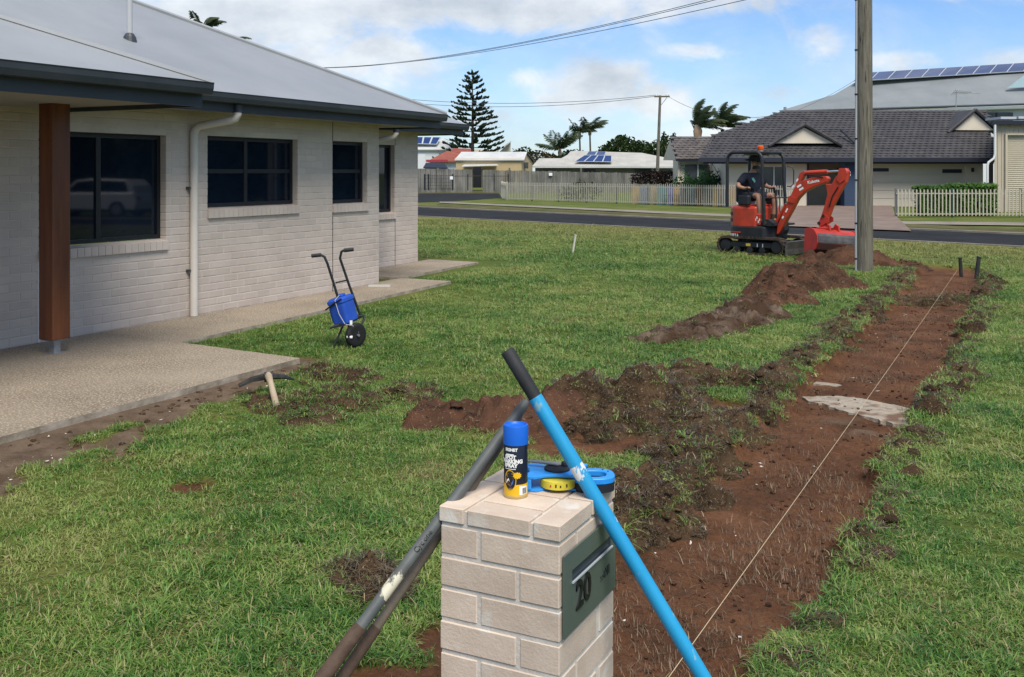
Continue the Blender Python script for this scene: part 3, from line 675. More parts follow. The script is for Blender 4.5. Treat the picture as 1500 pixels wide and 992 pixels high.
# white chips and paper crumbs
n = 150
y = ng_.uniform(2.5, 15, n); x = np.where(ng_.uniform(0, 1, n) < .5, ng_.uniform(-5.6, -4.6, n), np.interp(y, *XL) + ng_.uniform(-.9, 1.0, n)); y = np.where(x < -4.5, ng_.uniform(3.3, 7.2, n), y)
def chip_mesh(k):
    r = random.Random(k); mb = MB(); pts_ = [Vector((r.gauss(0, .008), r.gauss(0, .008), r.gauss(0.004, .004))) for _ in range(9)]
    bm = bmesh.new(); [bm.verts.new(p) for p in pts_]; bmesh.ops.convex_hull(bm, input=bm.verts); me = bpy.data.meshes.new('chip'); bm.to_mesh(me); bm.free()
    me.materials.append(mat('chip', (0.55, 0.53, 0.48))); return me
scatter('white_chips', [chip_mesh(k) for k in range(4)], np.stack([x, y, ground_z(x, y) + 0.004, ng_.uniform(.3, 1.0, n)], -1))
# crumbs of soil
def clod_mesh(k):
    r = random.Random(50 + k); bm = bmesh.new()
    for _ in range(14):
        v = Vector((r.gauss(0, 1), r.gauss(0, 1), r.gauss(0, 1))).normalized() * r.uniform(.7, 1.1) * 0.014; v.z *= .7; bm.verts.new(v + Vector((0, 0, .004)))
    bmesh.ops.convex_hull(bm, input=bm.verts); me = bpy.data.meshes.new('clod'); bm.to_mesh(me); bm.free(); me.materials.append(M_SOIL); return me
n = 3600
y = ng_.uniform(2.0, 17, n); x = np.interp(y, *XL) + (np.interp(y, *XR) - np.interp(y, *XL)) * ng_.uniform(0, 1, n); s = ng_.uniform(0.1, 1.0, n) ** 4 * 1.25 + 0.12
keep = fbm(x * 1.5, y * 1.5, 71, 3) > 0.42
scatter('soil_crumbs', [clod_mesh(k) for k in range(5)], np.stack([x, y, ground_z(x, y), s], -1)[keep])
# ---------------------------------------------------------------- the brick house on the left
M_BRICK = mat('house_brick', (0.46, 0.395, 0.345), (0.54, 0.47, 0.415), scale=1.3, coords='World', rough=0.85, spec=0.25, vary=0.05, bump=0.35, bscale=90, bdist=0.004)
M_MORTAR = mat('house_mortar', (0.47, 0.42, 0.37), (0.56, 0.51, 0.455), scale=3, rough=0.95, spec=0.1, bump=0.4, bscale=80, bdist=0.004)
M_ROOF = mat('grey_roof', (0.235, 0.25, 0.265), (0.275, 0.29, 0.305), scale=0.9, rough=0.42, metal=0.0, spec=0.45, bump=0.05, bscale=5, stretch=(1, 1, 1))
M_GUT = mat('dark_gutter', (0.032, 0.040, 0.050), (0.044, 0.052, 0.062), scale=2, rough=0.45, spec=0.4)
M_SOFF = mat('soffit_board', (0.30, 0.28, 0.25), rough=0.9)
M_PIPE = mat('cream_pipe', (0.55, 0.51, 0.46), (0.60, 0.56, 0.51), scale=3, rough=0.5, spec=0.4)
M_FRAME = mat('dark_window_frame', (0.012, 0.014, 0.018), rough=0.4, spec=0.4)
M_GLASS = mat('dark_glass', (0.004, 0.008, 0.016), (0.008, 0.014, 0.026), scale=0.8, rough=0.03, spec=0.42)
M_TIMBER = mat('oiled_timber', (0.085, 0.023, 0.009), (0.19, 0.060, 0.020), scale=2.2, rough=0.42, spec=0.5, stretch=(6, 6, 0.5), lo=0.3, hi=0.7, bump=0.15, bscale=14, vary=0.0)
M_GALV = mat('galvanised', (0.30, 0.31, 0.32), (0.42, 0.43, 0.44), scale=20, rough=0.5, metal=0.7)
M_AGG = mat('exposed_aggregate', (0.185, 0.15, 0.112), (0.275, 0.228, 0.172), scale=1.1, rough=0.85, spec=0.3, bump=0.7, bscale=130, bdist=0.006, speck=(0.42, 0.36, 0.28), sscale=60, sth=(0.53, 0.60), coords='World')
M_EDGE = mat('slab_edge', (0.20, 0.165, 0.12), (0.40, 0.35, 0.285), scale=5, rough=0.95, bump=0.8, bscale=30, coords='World')
HR = Vector((-12, 9, 0))
house = thing('brick_house', 'single storey pale brick house with a grey metal roof and dark windows, on the left', 'house', HR)
def under(o, root):
    o.parent = root; o.matrix_parent_inverse = Matrix.Translation(-Vector(root.location)); return o
X_R = -9.85                                              # recessed end wall
Y_C = wall_y(555, WALL_X)[0]; Y_E = wall_y(612, X_R)[0]
ZT = 2.40
def opening(px0, px1, py0, py1, X, mid=None):
    ya, yb = wall_y(px0, X)[0], wall_y(px1, X)[0]
    return (ya, yb, wall_z(px1, py1, X), wall_z(px1, py0, X))
OP1 = opening(57, 243, 199, 349, WALL_X); OP2 = opening(304, 436, 205, 298.5, WALL_X); OP3 = opening(487, 538, 209, 296, WALL_X)
OP4 = opening(552, 578, 213, 310, X_R)
course, blen, bh, gap = 0.086, 0.24, 0.0765, 0.0095
NEARB, FARB = [], []
def wall(X, y0, y1, opens, name):
    mb = MB(); opens0 = opens; opens = [(o[0] - .004, o[1] + .004, o[2], o[3] + .004) for o in opens]; cuts = sorted({y0, y1, *[o[0] for o in opens], *[o[1] for o in opens]})
    for a, b in zip(cuts, cuts[1:]):
        mid = (a + b) / 2; z = SLAB_Z
        for o in sorted([o for o in opens if o[0] < mid < o[1]], key=lambda o: o[2]):
            mb.box(X - 0.23, X, a, b, z, o[2] - 0.05); z = o[3]
        mb.box(X - 0.23, X, a, b, z, ZT + 0.05)
    under(mb.build(name, M_MORTAR), house)
    opens = opens0; n = int((ZT - SLAB_Z) / course) + 1
    for k in range(n):
        z = SLAB_Z + 0.006 + k * course; y = y0 - (0.12 if k % 2 else 0)
        if z + bh > ZT + 0.04: break
        while y < y1:
            a, b = max(y, y0 + 0.002), min(y + blen - gap, y1 - 0.0)
            segs = [(a, b)]
            for o in opens:
                if z + bh > o[2] - 0.10 and z < o[3]:
                    nz = []
                    for (p, q) in segs:
                        if q <= o[0] or p >= o[1]: nz.append((p, q)); continue
                        if p < o[0]: nz.append((p, o[0]))
                        if q > o[1]: nz.append((o[1], q))
                    segs = nz
            for p, q in segs:
                if q - p > 0.03: (NEARB if True else FARB).append((X, p, q, z))
            y += blen
wall(WALL_X, 2.5, Y_C, [OP1, OP2, OP3], 'wall')
wall(X_R, Y_C - 0.4, Y_E, [OP4], 'wall')
mb = MB(); mb.box(X_R - 0.23, WALL_X - 0.001, Y_C - 0.235, Y_C - 0.002, SLAB_Z, ZT + 0.04); under(mb.build('wall', M_MORTAR), house); mb = MB(); mb.box(X_R - 6, X_R - 0.235, Y_E - 0.23, Y_E - 0.002, SLAB_Z, ZT + 0.04)
under(mb.build('wall', M_MORTAR), house)
vis = sorted(NEARB, key=lambda b: (0 if b[2] > wall_y(-6, b[0])[0] else 1, b[0] ** 2 + b[1] ** 2))
shared = {}
def brick_mesh(l):
    k = round(l, 3)
    if k not in shared: mb = MB(); mb.box(-0.09, 0.0, 0, k, 0, bh, c=0.004); shared[k] = mb.mesh('brick', M_BRICK)
    return shared[k]
rb = random.Random(3)
for X, p, q, z in vis[:300]:
    under(put('brick', brick_mesh(q - p), None, (X + 0.0035 + rb.uniform(-.0012, .0012), p, z)), house)
mb = MB()
for X, p, q, z in vis[300:]: mb.box(X - 0.05, X + 0.0035 + rb.uniform(-.0012, .0012), p, q, z, z + bh, c=0.004)
tag(under(mb.build('brickwork', M_BRICK), house), kind='stuff')
# movement joints: dark sealant lines
M_SEAL = mat('sealant', (0.06, 0.055, 0.05), rough=0.8)
for px, X, z0, z1 in ((487, WALL_X, SLAB_Z, OP3[2] - 0.1), (487, WALL_X, OP3[3], ZT), (578.5, X_R, SLAB_Z, OP4[2] - 0.1), (578.5, X_R, OP4[3], ZT)):
    y = wall_y(px, X)[0]; mb = MB(); mb.box(X, X + 0.0065, y - 0.006, y + 0.006, z0 + 0.002, z1)
    under(mb.build('control_joint', M_SEAL), house)
yj = wall_y(57, WALL_X)[0]; mb = MB(); mb.box(WALL_X, WALL_X + 0.0075, yj - 0.02, yj + 0.008, SLAB_Z + .002, OP1[2] - 0.1); under(mb.build('control_joint', mat('pale_sealant', (0.6, 0.57, 0.53), rough=.7)), house)
def window(o, X, muls, bars, sill=True):
    y0, y1, z0, z1 = o; fx = X - 0.085; fw = 0.045
    mb = MB(); t = 0.05
    mb.box(fx - t, fx, y0, y0 + fw, z0, z1); mb.box(fx - t, fx, y1 - fw, y1, z0, z1)
    mb.box(fx - t, fx, y0 + fw, y1 - fw, z0, z0 + fw); mb.box(fx - t, fx, y0 + fw, y1 - fw, z1 - fw, z1)
    ys_ = [y0 + fw] + muls + [y1 - fw]
    for m_ in muls: mb.box(fx - t + .004, fx - 0.004, m_ - 0.03, m_ + 0.03, z0 + fw, z1 - fw)
    w = mb.build('window', M_FRAME); under(w, house)
    for a, b in zip(ys_, ys_[1:]):
        a2, b2 = a + (0.03 if a in muls else 0), b - (0.03 if b in muls else 0)
        zz = [z0 + fw] + bars + [z1 - fw]
        for c, d in zip(zz, zz[1:]):
            mb = MB(); mb.box(fx - 0.036, fx - 0.024, a2 + .001, b2 - .001, c + .001, d - .001); p = mb.build('pane', M_GLASS); p.parent = w; p.matrix_parent_inverse = Matrix.Identity(4)
        for q in bars:
            mb = MB(); mb.box(fx - t + 0.002, fx - 0.010, a2 + .002, b2 - .002, q - 0.026, q + 0.026); p = mb.build('sash_rail', M_FRAME); p.parent = w
    if sill:
        n = max(1, round((y1 - y0 + 0.02) / 0.086)); l = (y1 - y0 + 0.02) / n
        mbs = MB(); mbs.prism([(-0.095, z0 - 0.006), (-0.095, z0 - 0.10), (0.035, z0 - 0.125), (0.035, z0 - 0.03)][::-1], 0, l - 0.006, axis='y'); sm = mbs.mesh('sill_brick', M_BRICK)
        for k in range(n):
            p = put('sill_brick', sm, None, (X, y0 - 0.01 + k * l, 0)); p.parent = w
        mbs = MB(); mbs.prism([(-0.10, z0 - 0.012), (-0.10, z0 - 0.11), (0.026, z0 - 0.118), (0.026, z0 - 0.036)][::-1], y0 - 0.008, y1 + 0.004, axis='y')
        p = mbs.build('sill_mortar', M_MORTAR); p.parent = w; p.location = (X, 0, 0)
    return w
window(OP1, WALL_X, [wall_y(153, WALL_X)[0]], [])
window(OP2, WALL_X, [wall_y(368, WALL_X)[0]], [wall_z(432, 251, WALL_X)])
window(OP3, WALL_X, [], [wall_z(533, 251, WALL_X)])
window(OP4, X_R, [], [])
# roofs
EX, EY, EZ, PT = -7.85, 13.40, 2.585, 0.466
def poly_roof(name, polys, t=0.03):
    mb = MB()
    for p in polys: mb.slab(p, t)
    return under(mb.build(name, M_ROOF), house)
rz = EZ + PT * 5.1
rA, rB, rC, rD = Vector((EX, -3, EZ)), Vector((EX, EY, EZ)), Vector((EX - 5.1, EY - 5.1, rz)), Vector((EX - 5.1, -3, rz))
rE, rF = Vector((EX - 10.2, EY, EZ)), Vector((EX - 10.2, -3, EZ))
poly_roof('roof', [(rA, rB, rC, rD)]); poly_roof('roof', [(rB, rE, rC)]); poly_roof('roof', [(rE, rF, rD, rC)])
mb = MB(); mb.tube([rB + Vector((0, 0, .01)), rC + Vector((0, 0, .02))], 0.035, 6); under(mb.build('hip_capping', M_ROOF), house)
LX, LY, LZ = -9.27, 16.65, 2.60
k = 3.4
poly_roof('roof', [((LX, 11.5, LZ), (LX, LY, LZ), (LX - k, LY - k, LZ + PT * k), (LX - k, 11.5, LZ + PT * k))])
poly_roof('roof', [((LX, LY, LZ), (LX - 2 * k, LY, LZ), (LX - k, LY - k, LZ + PT * k))])
QX, QZ, QP = -6.44, 2.50, 0.41
QY = wall_y(310, QX)[0]
poly_roof('porch_roof', [((QX, -3, QZ), (QX, QY, QZ), (QX - 5, QY - 5, QZ + QP * 5), (QX - 5, -3, QZ + QP * 5))])
poly_roof('porch_roof', [((QX, QY, QZ), (QX - 2.3, QY, QZ), (QX - 5, QY, QZ), (QX - 5, QY - 5, QZ + QP * 5))])
mb = MB(); mb.tube([Vector((QX, QY, QZ + .01)), Vector((QX - 5, QY - 5, QZ + QP * 5 + .015))], 0.03, 6); under(mb.build('hip_capping', M_ROOF), house)
def gutter(X, y0, y1, ztop, fz, back=True):
    mb = MB(); mb.prism([(X - 0.10, ztop - 0.11), (X + 0.008, ztop - 0.105), (X + 0.026, ztop - 0.055), (X + 0.03, ztop - 0.012), (X + 0.036, ztop), (X + 0.014, ztop + 0.004), (X + 0.012, ztop - 0.03), (X - 0.10, ztop - 0.03)], y0, y1, axis='y')
    under(mb.build('gutter', M_GUT), house)
    mb = MB(); mb.box(X - 0.125, X - 0.104, y0, y1 - 0.005, fz, ztop - 0.02); under(mb.build('fascia', M_GUT), house)
gutter(EX, QY - 0.4, EY, EZ, 2.375); gutter(QX, -3, QY, QZ, 2.285); gutter(LX, 11.5, LY, LZ, 2.40)
mb = MB()
mb.box(QX - 2.4, QX - 0.128, QY - 0.03, QY - 0.005, 2.285, QZ - 0.03); mb.box(EX - 4, EX - 0.128, EY - 0.03, EY - 0.005, 2.375, EZ - .03); mb.box(LX - 5, LX - .128, LY - 0.03, LY - 0.005, 2.40, LZ - .03)
under(mb.build('fascia', M_GUT), house)
mb = MB()
mb.box(WALL_X + 0.012, EX - 0.127, QY + 0.0, EY - 0.04, 2.40, 2.415); mb.box(X_R - 5, WALL_X + .01, Y_C + 0.0, EY - 0.04, 2.402, 2.417); mb.box(X_R - 5, LX - 0.127, Y_C, LY - 0.04, 2.425, 2.44); mb.box(WALL_X + 0.012, QX - 0.127, -3, QY - 0.04, 2.325, 2.34)
under(mb.build('soffit', M_SOFF), house)
# downpipes
def pipe(px, X, zs, out):
    y = wall_y(px, X)[0]; r = 0.045; mb = MB()
    pts = [(X + 0.055, y, SLAB_Z + 0.005)] + [(X + 0.055, y, zs - 0.16 + 0.02 * i) for i in range(4)]
    pts += [(X + 0.07, y + 0.01, zs - 0.05), (X + 0.12, y + 0.02, zs - 0.01), (X + out - 0.10, y + 0.14, zs + 0.05), (X + out - 0.03, y + 0.16, zs + 0.07), (X + out, y + 0.165, zs + 0.12), (X + out, y + 0.165, zs + 0.22)]
    mb.tube(pts, r, 14); o = under(mb.build('downpipe', M_PIPE, smooth=50), house)
    mb = MB(); mb.tube([(X + out, y + 0.165, zs + 0.14), (X + out, y + 0.165, zs + 0.23)], 0.05, 12); q = mb.build('pipe_collar', M_GUT); q.parent = o; q.matrix_parent_inverse = Matrix.Identity(4)
    for z in (0.55, 1.5):
        mb = MB(); mb.box(X + 0.004, X + 0.05, y - 0.075, y - 0.04, z, z + 0.03); q = mb.build('pipe_clip', M_GUT); q.parent = o
pipe(279, WALL_X, 2.24, 0.56)
pipe(536, X_R, 2.23, 0.50)
# flue on the roof
v = W3(190, 58, 10) - Vector((0, 0, EYE))
den = v.z + PT * v.x; tt = (EZ + PT * EX - EYE) / den; pf = Vector((0, 0, EYE)) + v * tt
mb = MB(); mb.lathe([(0.032, -0.03), (0.032, 0.55), (0.037, 0.555), (0.037, 0.59)], 14); fl = mb.build('flue', mat('flue_grey', (0.42, 0.43, 0.44), rough=.5), None, pf); under(fl, house)
mb = MB(); mb.lathe([(0.09, -0.05), (0.07, 0.03), (0.045, 0.07), (0.034, 0.075)], 14); q = mb.build('flashing', M_GUT); q.parent = fl
# timber porch post
pb = G(80, 517, SLAB_Z)
mb = MB(); mb.box(-0.095, 0.095, -0.095, 0.095, 0.13, 2.33 - SLAB_Z, c=0.006); po = under(mb.build('porch_post', M_TIMBER, None, (pb[0], pb[1], SLAB_Z)), house)
mb = MB(); mb.box(-0.035, 0.035, -0.035, 0.035, 0.0, 0.15); mb.box(-0.06, 0.06, -0.06, 0.06, 0, 0.008); mb.box(-.08, .08, -.08, .08, .122, .1299)
q = mb.build('post_foot', M_GALV); q.parent = po
# paving round the house
def paving(name, pts, seed, m=M_AGG):
    p = ragged(pts, 14, 0.014, seed); n = len(p); mb = MB()
    v = [(x, y, SLAB_Z) for x, y in p] + [(x, y, -0.12) for x, y in p]
    mb.add(v, [tuple(range(n))], 0); mb.add(v, [(i, n + i, n + (i + 1) % n, (i + 1) % n) for i in range(n)], 1)
    return structure(mb.build(name, [m, M_EDGE]))
c7, c3 = G(700, 384, SLAB_Z), G(662, 412, SLAB_Z)
PX = PATH_X
paving('porch_slab', [(WALL_X - .1, -3), (SLAB_EDGE_X, -3), (SLAB_EDGE_X, 7.16), (PX, 7.30), (WALL_X - .1, 7.30)], 1)
paving('path', [(WALL_X - .1, 7.302), (PX, 7.302), (c3[0] - 0.02, c3[1]), (WALL_X + 0.0, c3[1] + 0.05), (WALL_X - .1, c3[1] + .05)], 2)
paving('path', [(X_R - .1, c3[1] + .052), (WALL_X - 0.15, c3[1] + 0.052), (c7[0], c7[1]), (X_R - .1, c7[1] + .1)], 3)
mb = MB(); a = G(600, 424, SLAB_Z); mb.box(-.16, .16, -.03, .03, 0, .025); tag(mb.build('paving_offcut', mat('pale_offcut', (.5, .48, .44)), None, (*G(556, 420, SLAB_Z), SLAB_Z), YAW), 'short pale strip lying on the path below the small window', 'offcut')
# ---------------------------------------------------------------- brick letterbox pillar
M_PB = mat('pillar_brick', (0.50, 0.405, 0.325), (0.59, 0.49, 0.40), scale=9, coords='World', rough=0.9, spec=0.2, vary=0.085, bump=0.5, bscale=120, bdist=0.003, speck=(0.62, 0.58, 0.52), sscale=11, sth=(0.60, 0.72))
M_PM = mat('pillar_mortar', (0.50, 0.46, 0.41), (0.62, 0.585, 0.535), scale=12, rough=0.95, spec=0.1, bump=0.6, bscale=70, bdist=0.004)
PX0, PX1, PY0, PY1, PZ = -1.392, -1.040, 2.345, 2.735, 0.795
pil = thing('letterbox_pillar', 'cream brick letterbox pillar with a green plate and the number 20', 'letterbox', ((PX0 + PX1) / 2, (PY0 + PY1) / 2, 0))
hw, hd = (PX1 - PX0) / 2, (PY1 - PY0) / 2
mb = MB(); mb.box(-hw + 0.003, hw - 0.003, -hd + 0.003, hd - 0.003, -0.2, PZ - 0.008); mb.build('mortar', M_PM, pil)
g2 = 0.0055
def pbrick(x0, x1, y0, y1, z0, z1, name='brick'):
    mb = MB(); w, d, h = x1 - x0 - 2 * g2, y1 - y0 - 2 * g2, z1 - z0
    mb.box(-w / 2, w / 2, -d / 2, d / 2, 0, h, c=0.0025)
    o = mb.build(name, M_PB, pil, ((x0 + x1) / 2 + rb.uniform(-.001, .001), (y0 + y1) / 2 + rb.uniform(-.001, .001), z0)); return o
cz = PZ - 0.042
for k in range(10):
    z1 = cz - 0.011 - k * 0.0865; z0 = z1 - 0.0755
    a = hw - 2 * hw * 0.665 if k % 2 == 0 else -hw + 2 * hw * 0.665            # where the front joint falls
    e = 0.115
    if k % 2 == 0:
        pbrick(-hw - g2, a, -hd - g2, -hd + 2 * hd * .665, z0, z1); pbrick(a, hw + g2, -hd - g2, -hd + e, z0, z1)
        pbrick(hw - e, hw + g2, -hd + e, hd + g2, z0, z1); pbrick(-hw - g2, hw - e, hd - e, hd + g2, z0, z1)
    else:
        pbrick(a, hw + g2, -hd - g2, hd - 2 * hd * .33, z0, z1); pbrick(-hw - g2, a, -hd - g2, -hd + e, z0, z1)
        pbrick(-hw - g2, -hw + e, -hd + e, hd + g2, z0, z1); pbrick(-hw + e, hw + g2, hd - e, hd + g2, z0, z1)
o_ = 0.003
ca_, cb_ = -hw + 0.078, hw - 0.078
for (x0, x1, y0, y1) in ((-hw - g2 - o_, ca_, -hd - g2 - o_, 0.055), (-hw - g2 - o_, ca_, 0.055, hd + g2 + o_), (ca_, cb_, -hd - g2 - o_, -hd + 0.085), (ca_, cb_, -hd + 0.085, -hd + 0.20), (ca_, cb_, -hd + .20, hd - .08),
                         (cb_, hw + g2 + o_, -hd - g2 - o_, 0.02), (cb_, hw + g2 + o_, .02, hd + g2 + o_), (ca_, cb_, hd - .08, hd + g2 + o_)):
    pbrick(x0, x1, y0, y1, cz, PZ, 'capping_brick')
M_PLATE = mat('green_plate', (0.075, 0.098, 0.084), (0.090, 0.115, 0.098), scale=8, rough=0.38, spec=0.5, rvar=0.06)
M_BLACK = mat('black_plastic', (0.008, 0.008, 0.009), rough=0.45, spec=0.4)
M_SLOT = mat('slot_steel', (0.025, 0.035, 0.06), rough=0.3, metal=0.3)
M_LIP = mat('bright_lip', (0.50, 0.54, 0.58), rough=0.35, metal=0.2)
fx = hw + 0.004
plate_y0, plate_y1, pz0, pz1 = -hd + 0.012, hd - 0.012, 0.500, 0.712
sz0, sz1 = pz1 - 0.083, pz1 - 0.052
mb = MB()
mb.box(fx, fx + 0.006, plate_y0, plate_y1, pz0, sz0); mb.box(fx, fx + 0.006, plate_y0, plate_y1, sz1, pz1)
mb.box(fx, fx + 0.006, plate_y0, plate_y0 + 0.05, sz0, sz1); mb.box(fx, fx + 0.006, plate_y1 - 0.03, plate_y1, sz0, sz1)
pl = mb.build('letterbox_plate', M_PLATE, pil)
mb = MB(); mb.box(fx + 0.0005, fx + 0.002, plate_y0 + 0.0505, plate_y1 - 0.0305, sz0 + .0005, sz1 - .0005); mb.build('slot', M_SLOT, pl)
mb = MB(); mb.box(fx + 0.006, fx + 0.010, plate_y0 + 0.048, plate_y1 - 0.028, sz0 - 0.003, sz0 + 0.0015); mb.build('slot_lip', M_LIP, pl)
def side_text(body, size, y, z, m, name, parent, x, depth=0.002, bold=0.0, sx=1.0):
    me = text_mesh(body, size, depth, m, bold=bold); xform(me, lambda c: Vector((x + c.z + depth, y + c.x * sx, z + c.y))); return put(name, me, parent)
side_text('20', 0.104, plate_y0 + 0.070, pz0 + 0.048, M_BLACK, 'house_number', pl, fx + 0.006, bold=0.0016, sx=1.0)
mb = MB()
for i, (h, s) in enumerate(((.012, .006), (.012, .006), (.020, 0), (.024, .008), (.026, 0), (.026, 0))):
    y = plate_y0 + 0.250 + i * 0.0125
    mb.tube([(fx + 0.007, y - s * .5, pz0 + 0.060), (fx + 0.007, y + s * .5, pz0 + 0.060 + h * .5), (fx + 0.007, y - s * .3, pz0 + 0.060 + h)], 0.0016, 6)
mb.build('raised_mark', mat('worn_black', (0.014, 0.018, 0.016), rough=0.5), pl)

# ---------------------------------------------------------------- on the pillar: spray can and tape reel
M_CAPB = mat('blue_cap', (0.008, 0.115, 0.56), rough=0.42, spec=0.4)
M_NAVY = mat('navy_label', (0.006, 0.008, 0.022), rough=0.32, spec=0.5)
M_YEL = mat('yellow_label', (0.72, 0.43, 0.012), rough=0.35, spec=0.5)
M_WHITE = mat('white_print', (0.78, 0.78, 0.76), rough=0.5)
M_TIN = mat('can_rim', (0.55, 0.43, 0.22), rough=0.35, metal=0.6)
cx, cy = W(755.5, 2.80)
can = thing('spray_can', 'spray can with a blue cap and a navy and yellow label, on the pillar', 'spray can', (cx, cy, PZ), YAW)
R_ = 0.0345
mb = MB(); mb.lathe([(R_ - .003, 0.0), (R_ - .001, 0.001), (R_, 0.004), (R_ - .0008, 0.008)], 32); mb.build('rim', M_TIN, can, smooth=True)
mb = MB(); mb.lathe([(R_ - .001, 0.008), (R_ - .001, 0.040)], 32); mb.build('label', M_YEL, can, smooth=True)
mb = MB(); mb.lathe([(R_ - .0012, 0.040), (R_ - .0012, 0.150), (R_ - .004, 0.1545)], 32); mb.build('body', M_NAVY, can, smooth=True)
mb = MB(); mb.lathe([(R_ + .0006, 0.1475), (R_ + .0006, 0.196), (R_ - .001, 0.2), (R_ - .004, 0.201), (R_ - .006, 0.196), (R_ - .012, 0.192), (0.004, 0.190)], 32); mb.build('cap', M_CAPB, can, smooth=35)
M_ART = mat('can_picture', (0.012, 0.012, 0.014), (0.34, 0.16, 0.06), scale=55, rough=0.4, lo=0.5, hi=0.62)
def wrap(me, th0, z0, r):                                 # bend flat print round the can; th0 measured from the viewer's side
    def fn(c): a = -math.pi / 2 + th0 + c.x / r; return Vector(((r + c.z) * math.cos(a), (r + c.z) * math.sin(a), z0 + c.y))
    return xform(me, fn)
def print_on(body, size, x, z, m=M_WHITE, bold=.0006): put('lettering', wrap(text_mesh(body, size, 0.00015, m, align='CENTER', bold=bold), x / R_, z, R_ - 0.0004), can)
print_on('SIGNET', 0.0112, -0.014, 0.1325); print_on('SPOT', 0.0142, -0.017, 0.1110, bold=.0009); print_on('MARKING', 0.0142, -0.012, 0.0995, bold=.0009); print_on('SPRAY', 0.0142, -0.016, 0.0880, bold=.0009)
def patch(name, poly, m, lift=0.0002):
    me = MB().prism(poly, 0, 0.0002, axis='z').mesh(name, m)
    bm = bmesh.new(); bm.from_mesh(me); bmesh.ops.triangulate(bm, faces=bm.faces); bmesh.ops.subdivide_edges(bm, edges=bm.edges, cuts=2); bm.to_mesh(me); bm.free()
    return put(name, wrap(me, 0, 0, R_ - 0.0009 + lift), can)
oval = lambda cx_, cz_, a, b, n=20: [(cx_ + a * math.cos(6.283 * i / n), cz_ + b * math.sin(6.283 * i / n)) for i in range(n)]
patch('label_band', [(-0.030, 0.121), (-0.006, 0.121), (-0.006, 0.1245), (-0.030, 0.1245)], M_WHITE)
patch('label_band', [(-0.034, 0.082), (0.000, 0.082), (0.000, 0.084), (-0.034, 0.084)], M_WHITE)
patch('label_oval', oval(-0.017, 0.052, 0.0185, 0.0285), M_YEL); patch('label_picture', oval(-0.017, 0.052, 0.0165, 0.026), M_ART, 0.0006)
star = []
for i in range(20): q = 0.0125 if i % 2 else 0.0095; star.append((0.004 + q * 1.05 * math.cos(6.283 * i / 20), 0.066 + q * .8 * math.sin(6.283 * i / 20)))
patch('label_burst', star, M_YEL, 0.0009)
patch('barcode_panel', [(0.010, 0.012), (0.036, 0.012), (0.036, 0.034), (0.010, 0.036)], M_WHITE, 0.0006)
for i in range(6): patch('barcode_bar', [(0.020 + i * .0024, 0.014), (0.0213 + i * .0024, 0.014), (0.0213 + i * .0024, 0.030), (0.020 + i * .0024, 0.030)], M_NAVY, 0.0009)
patch('label_flash', [(-.03, .041), (-.022, .052), (-.018, .048), (-.021, .058), (-.027, .052)], M_WHITE, .001)
patch('label_flash', [(-.016, .034), (-.008, .044), (-.006, .056), (-.011, .048)], mat('print_blue', (.05, .12, .4)), .001)

M_RBL = mat('blue_plastic', (0.018, 0.235, 0.68), (0.024, 0.27, 0.74), scale=20, rough=0.4, spec=0.45)
M_RUB = mat('dark_rubber', (0.012, 0.014, 0.020), rough=0.6)
M_TAPE = mat('yellow_tape', (0.56, 0.46, 0.03), (0.66, 0.56, 0.06), scale=30, rough=0.5)
M_CRANK = mat('grey_crank', (0.16, 0.17, 0.19), rough=0.4)
rx_, ry_ = W(834, 2.875)
reel = thing('tape_reel', 'blue open tape reel with yellow tape and a looped handle, lying on the pillar', 'tape measure', (rx_, ry_, PZ), YAW)
mb = MB(); mb.lathe([(0.046, 0.010), (0.052, 0.0105), (0.052, 0.032), (0.046, 0.0325)], 40, M=Matrix.Translation((-0.032, -0.012, 0))); mb.build('tape', M_TAPE, reel, smooth=35)
for i, a in enumerate((-2.05, -1.75, -1.5, -1.15)):
    mb = MB(); mb.box(-.002, .002, -.0004, .0004, 0.018, 0.024 + .003 * (i % 2), M=Matrix.Translation((-0.032 + .0523 * math.cos(a), -0.012 + .0523 * math.sin(a), 0)) @ Matrix.Rotation(a + math.pi / 2, 4, 'Z')); mb.build('tape_mark', M_BLACK if i else mat('tape_red', (.5, .05, .02)), reel)
mb = MB()
top = [(-0.135, -0.045), (-0.10, -0.05), (-0.07, -0.033), (-0.035, -0.030), (0.0, -0.036), (0.05, -0.052), (0.06, -0.03), (0.035, 0.0), (0.045, 0.045), (0.06, 0.075), (0.02, 0.085), (-0.02, 0.062), (-0.06, 0.062), (-0.10, 0.082), (-0.135, 0.07), (-0.115, 0.03), (-0.115, 0.0)]
mb.prism(top, 0.036, 0.046, axis='z'); bevel(mb.build('frame', M_RBL, reel), 0.003)
mb = MB(); mb.prism([(x * .98, y * .97) for x, y in top], 0.0, 0.007, axis='z'); bevel(mb.build('frame', M_RBL, reel), 0.002)
for x, y in ((-0.118, -0.042), (0.042, -0.042), (0.045, 0.074), (-0.115, 0.07)):
    mb = MB(); mb.box(x - .008, x + .008, y - .006, y + .006, 0.0065, 0.0365); bevel(mb.build('frame_post', M_RBL, reel), .002)
    mb = MB(); mb.box(x - .017, x - .0085, y - .004, y + .006, 0.0065, 0.0362); mb.build('grip_pad', M_RUB, reel)
mb = MB(); mb.lathe([(0.036, 0.046), (0.038, 0.048), (0.037, 0.052), (0.026, 0.056), (0.012, 0.057)], 32, M=Matrix.Translation((-0.034, 0.018, 0))); hub = mb.build('hub', M_RUB, reel, smooth=35)
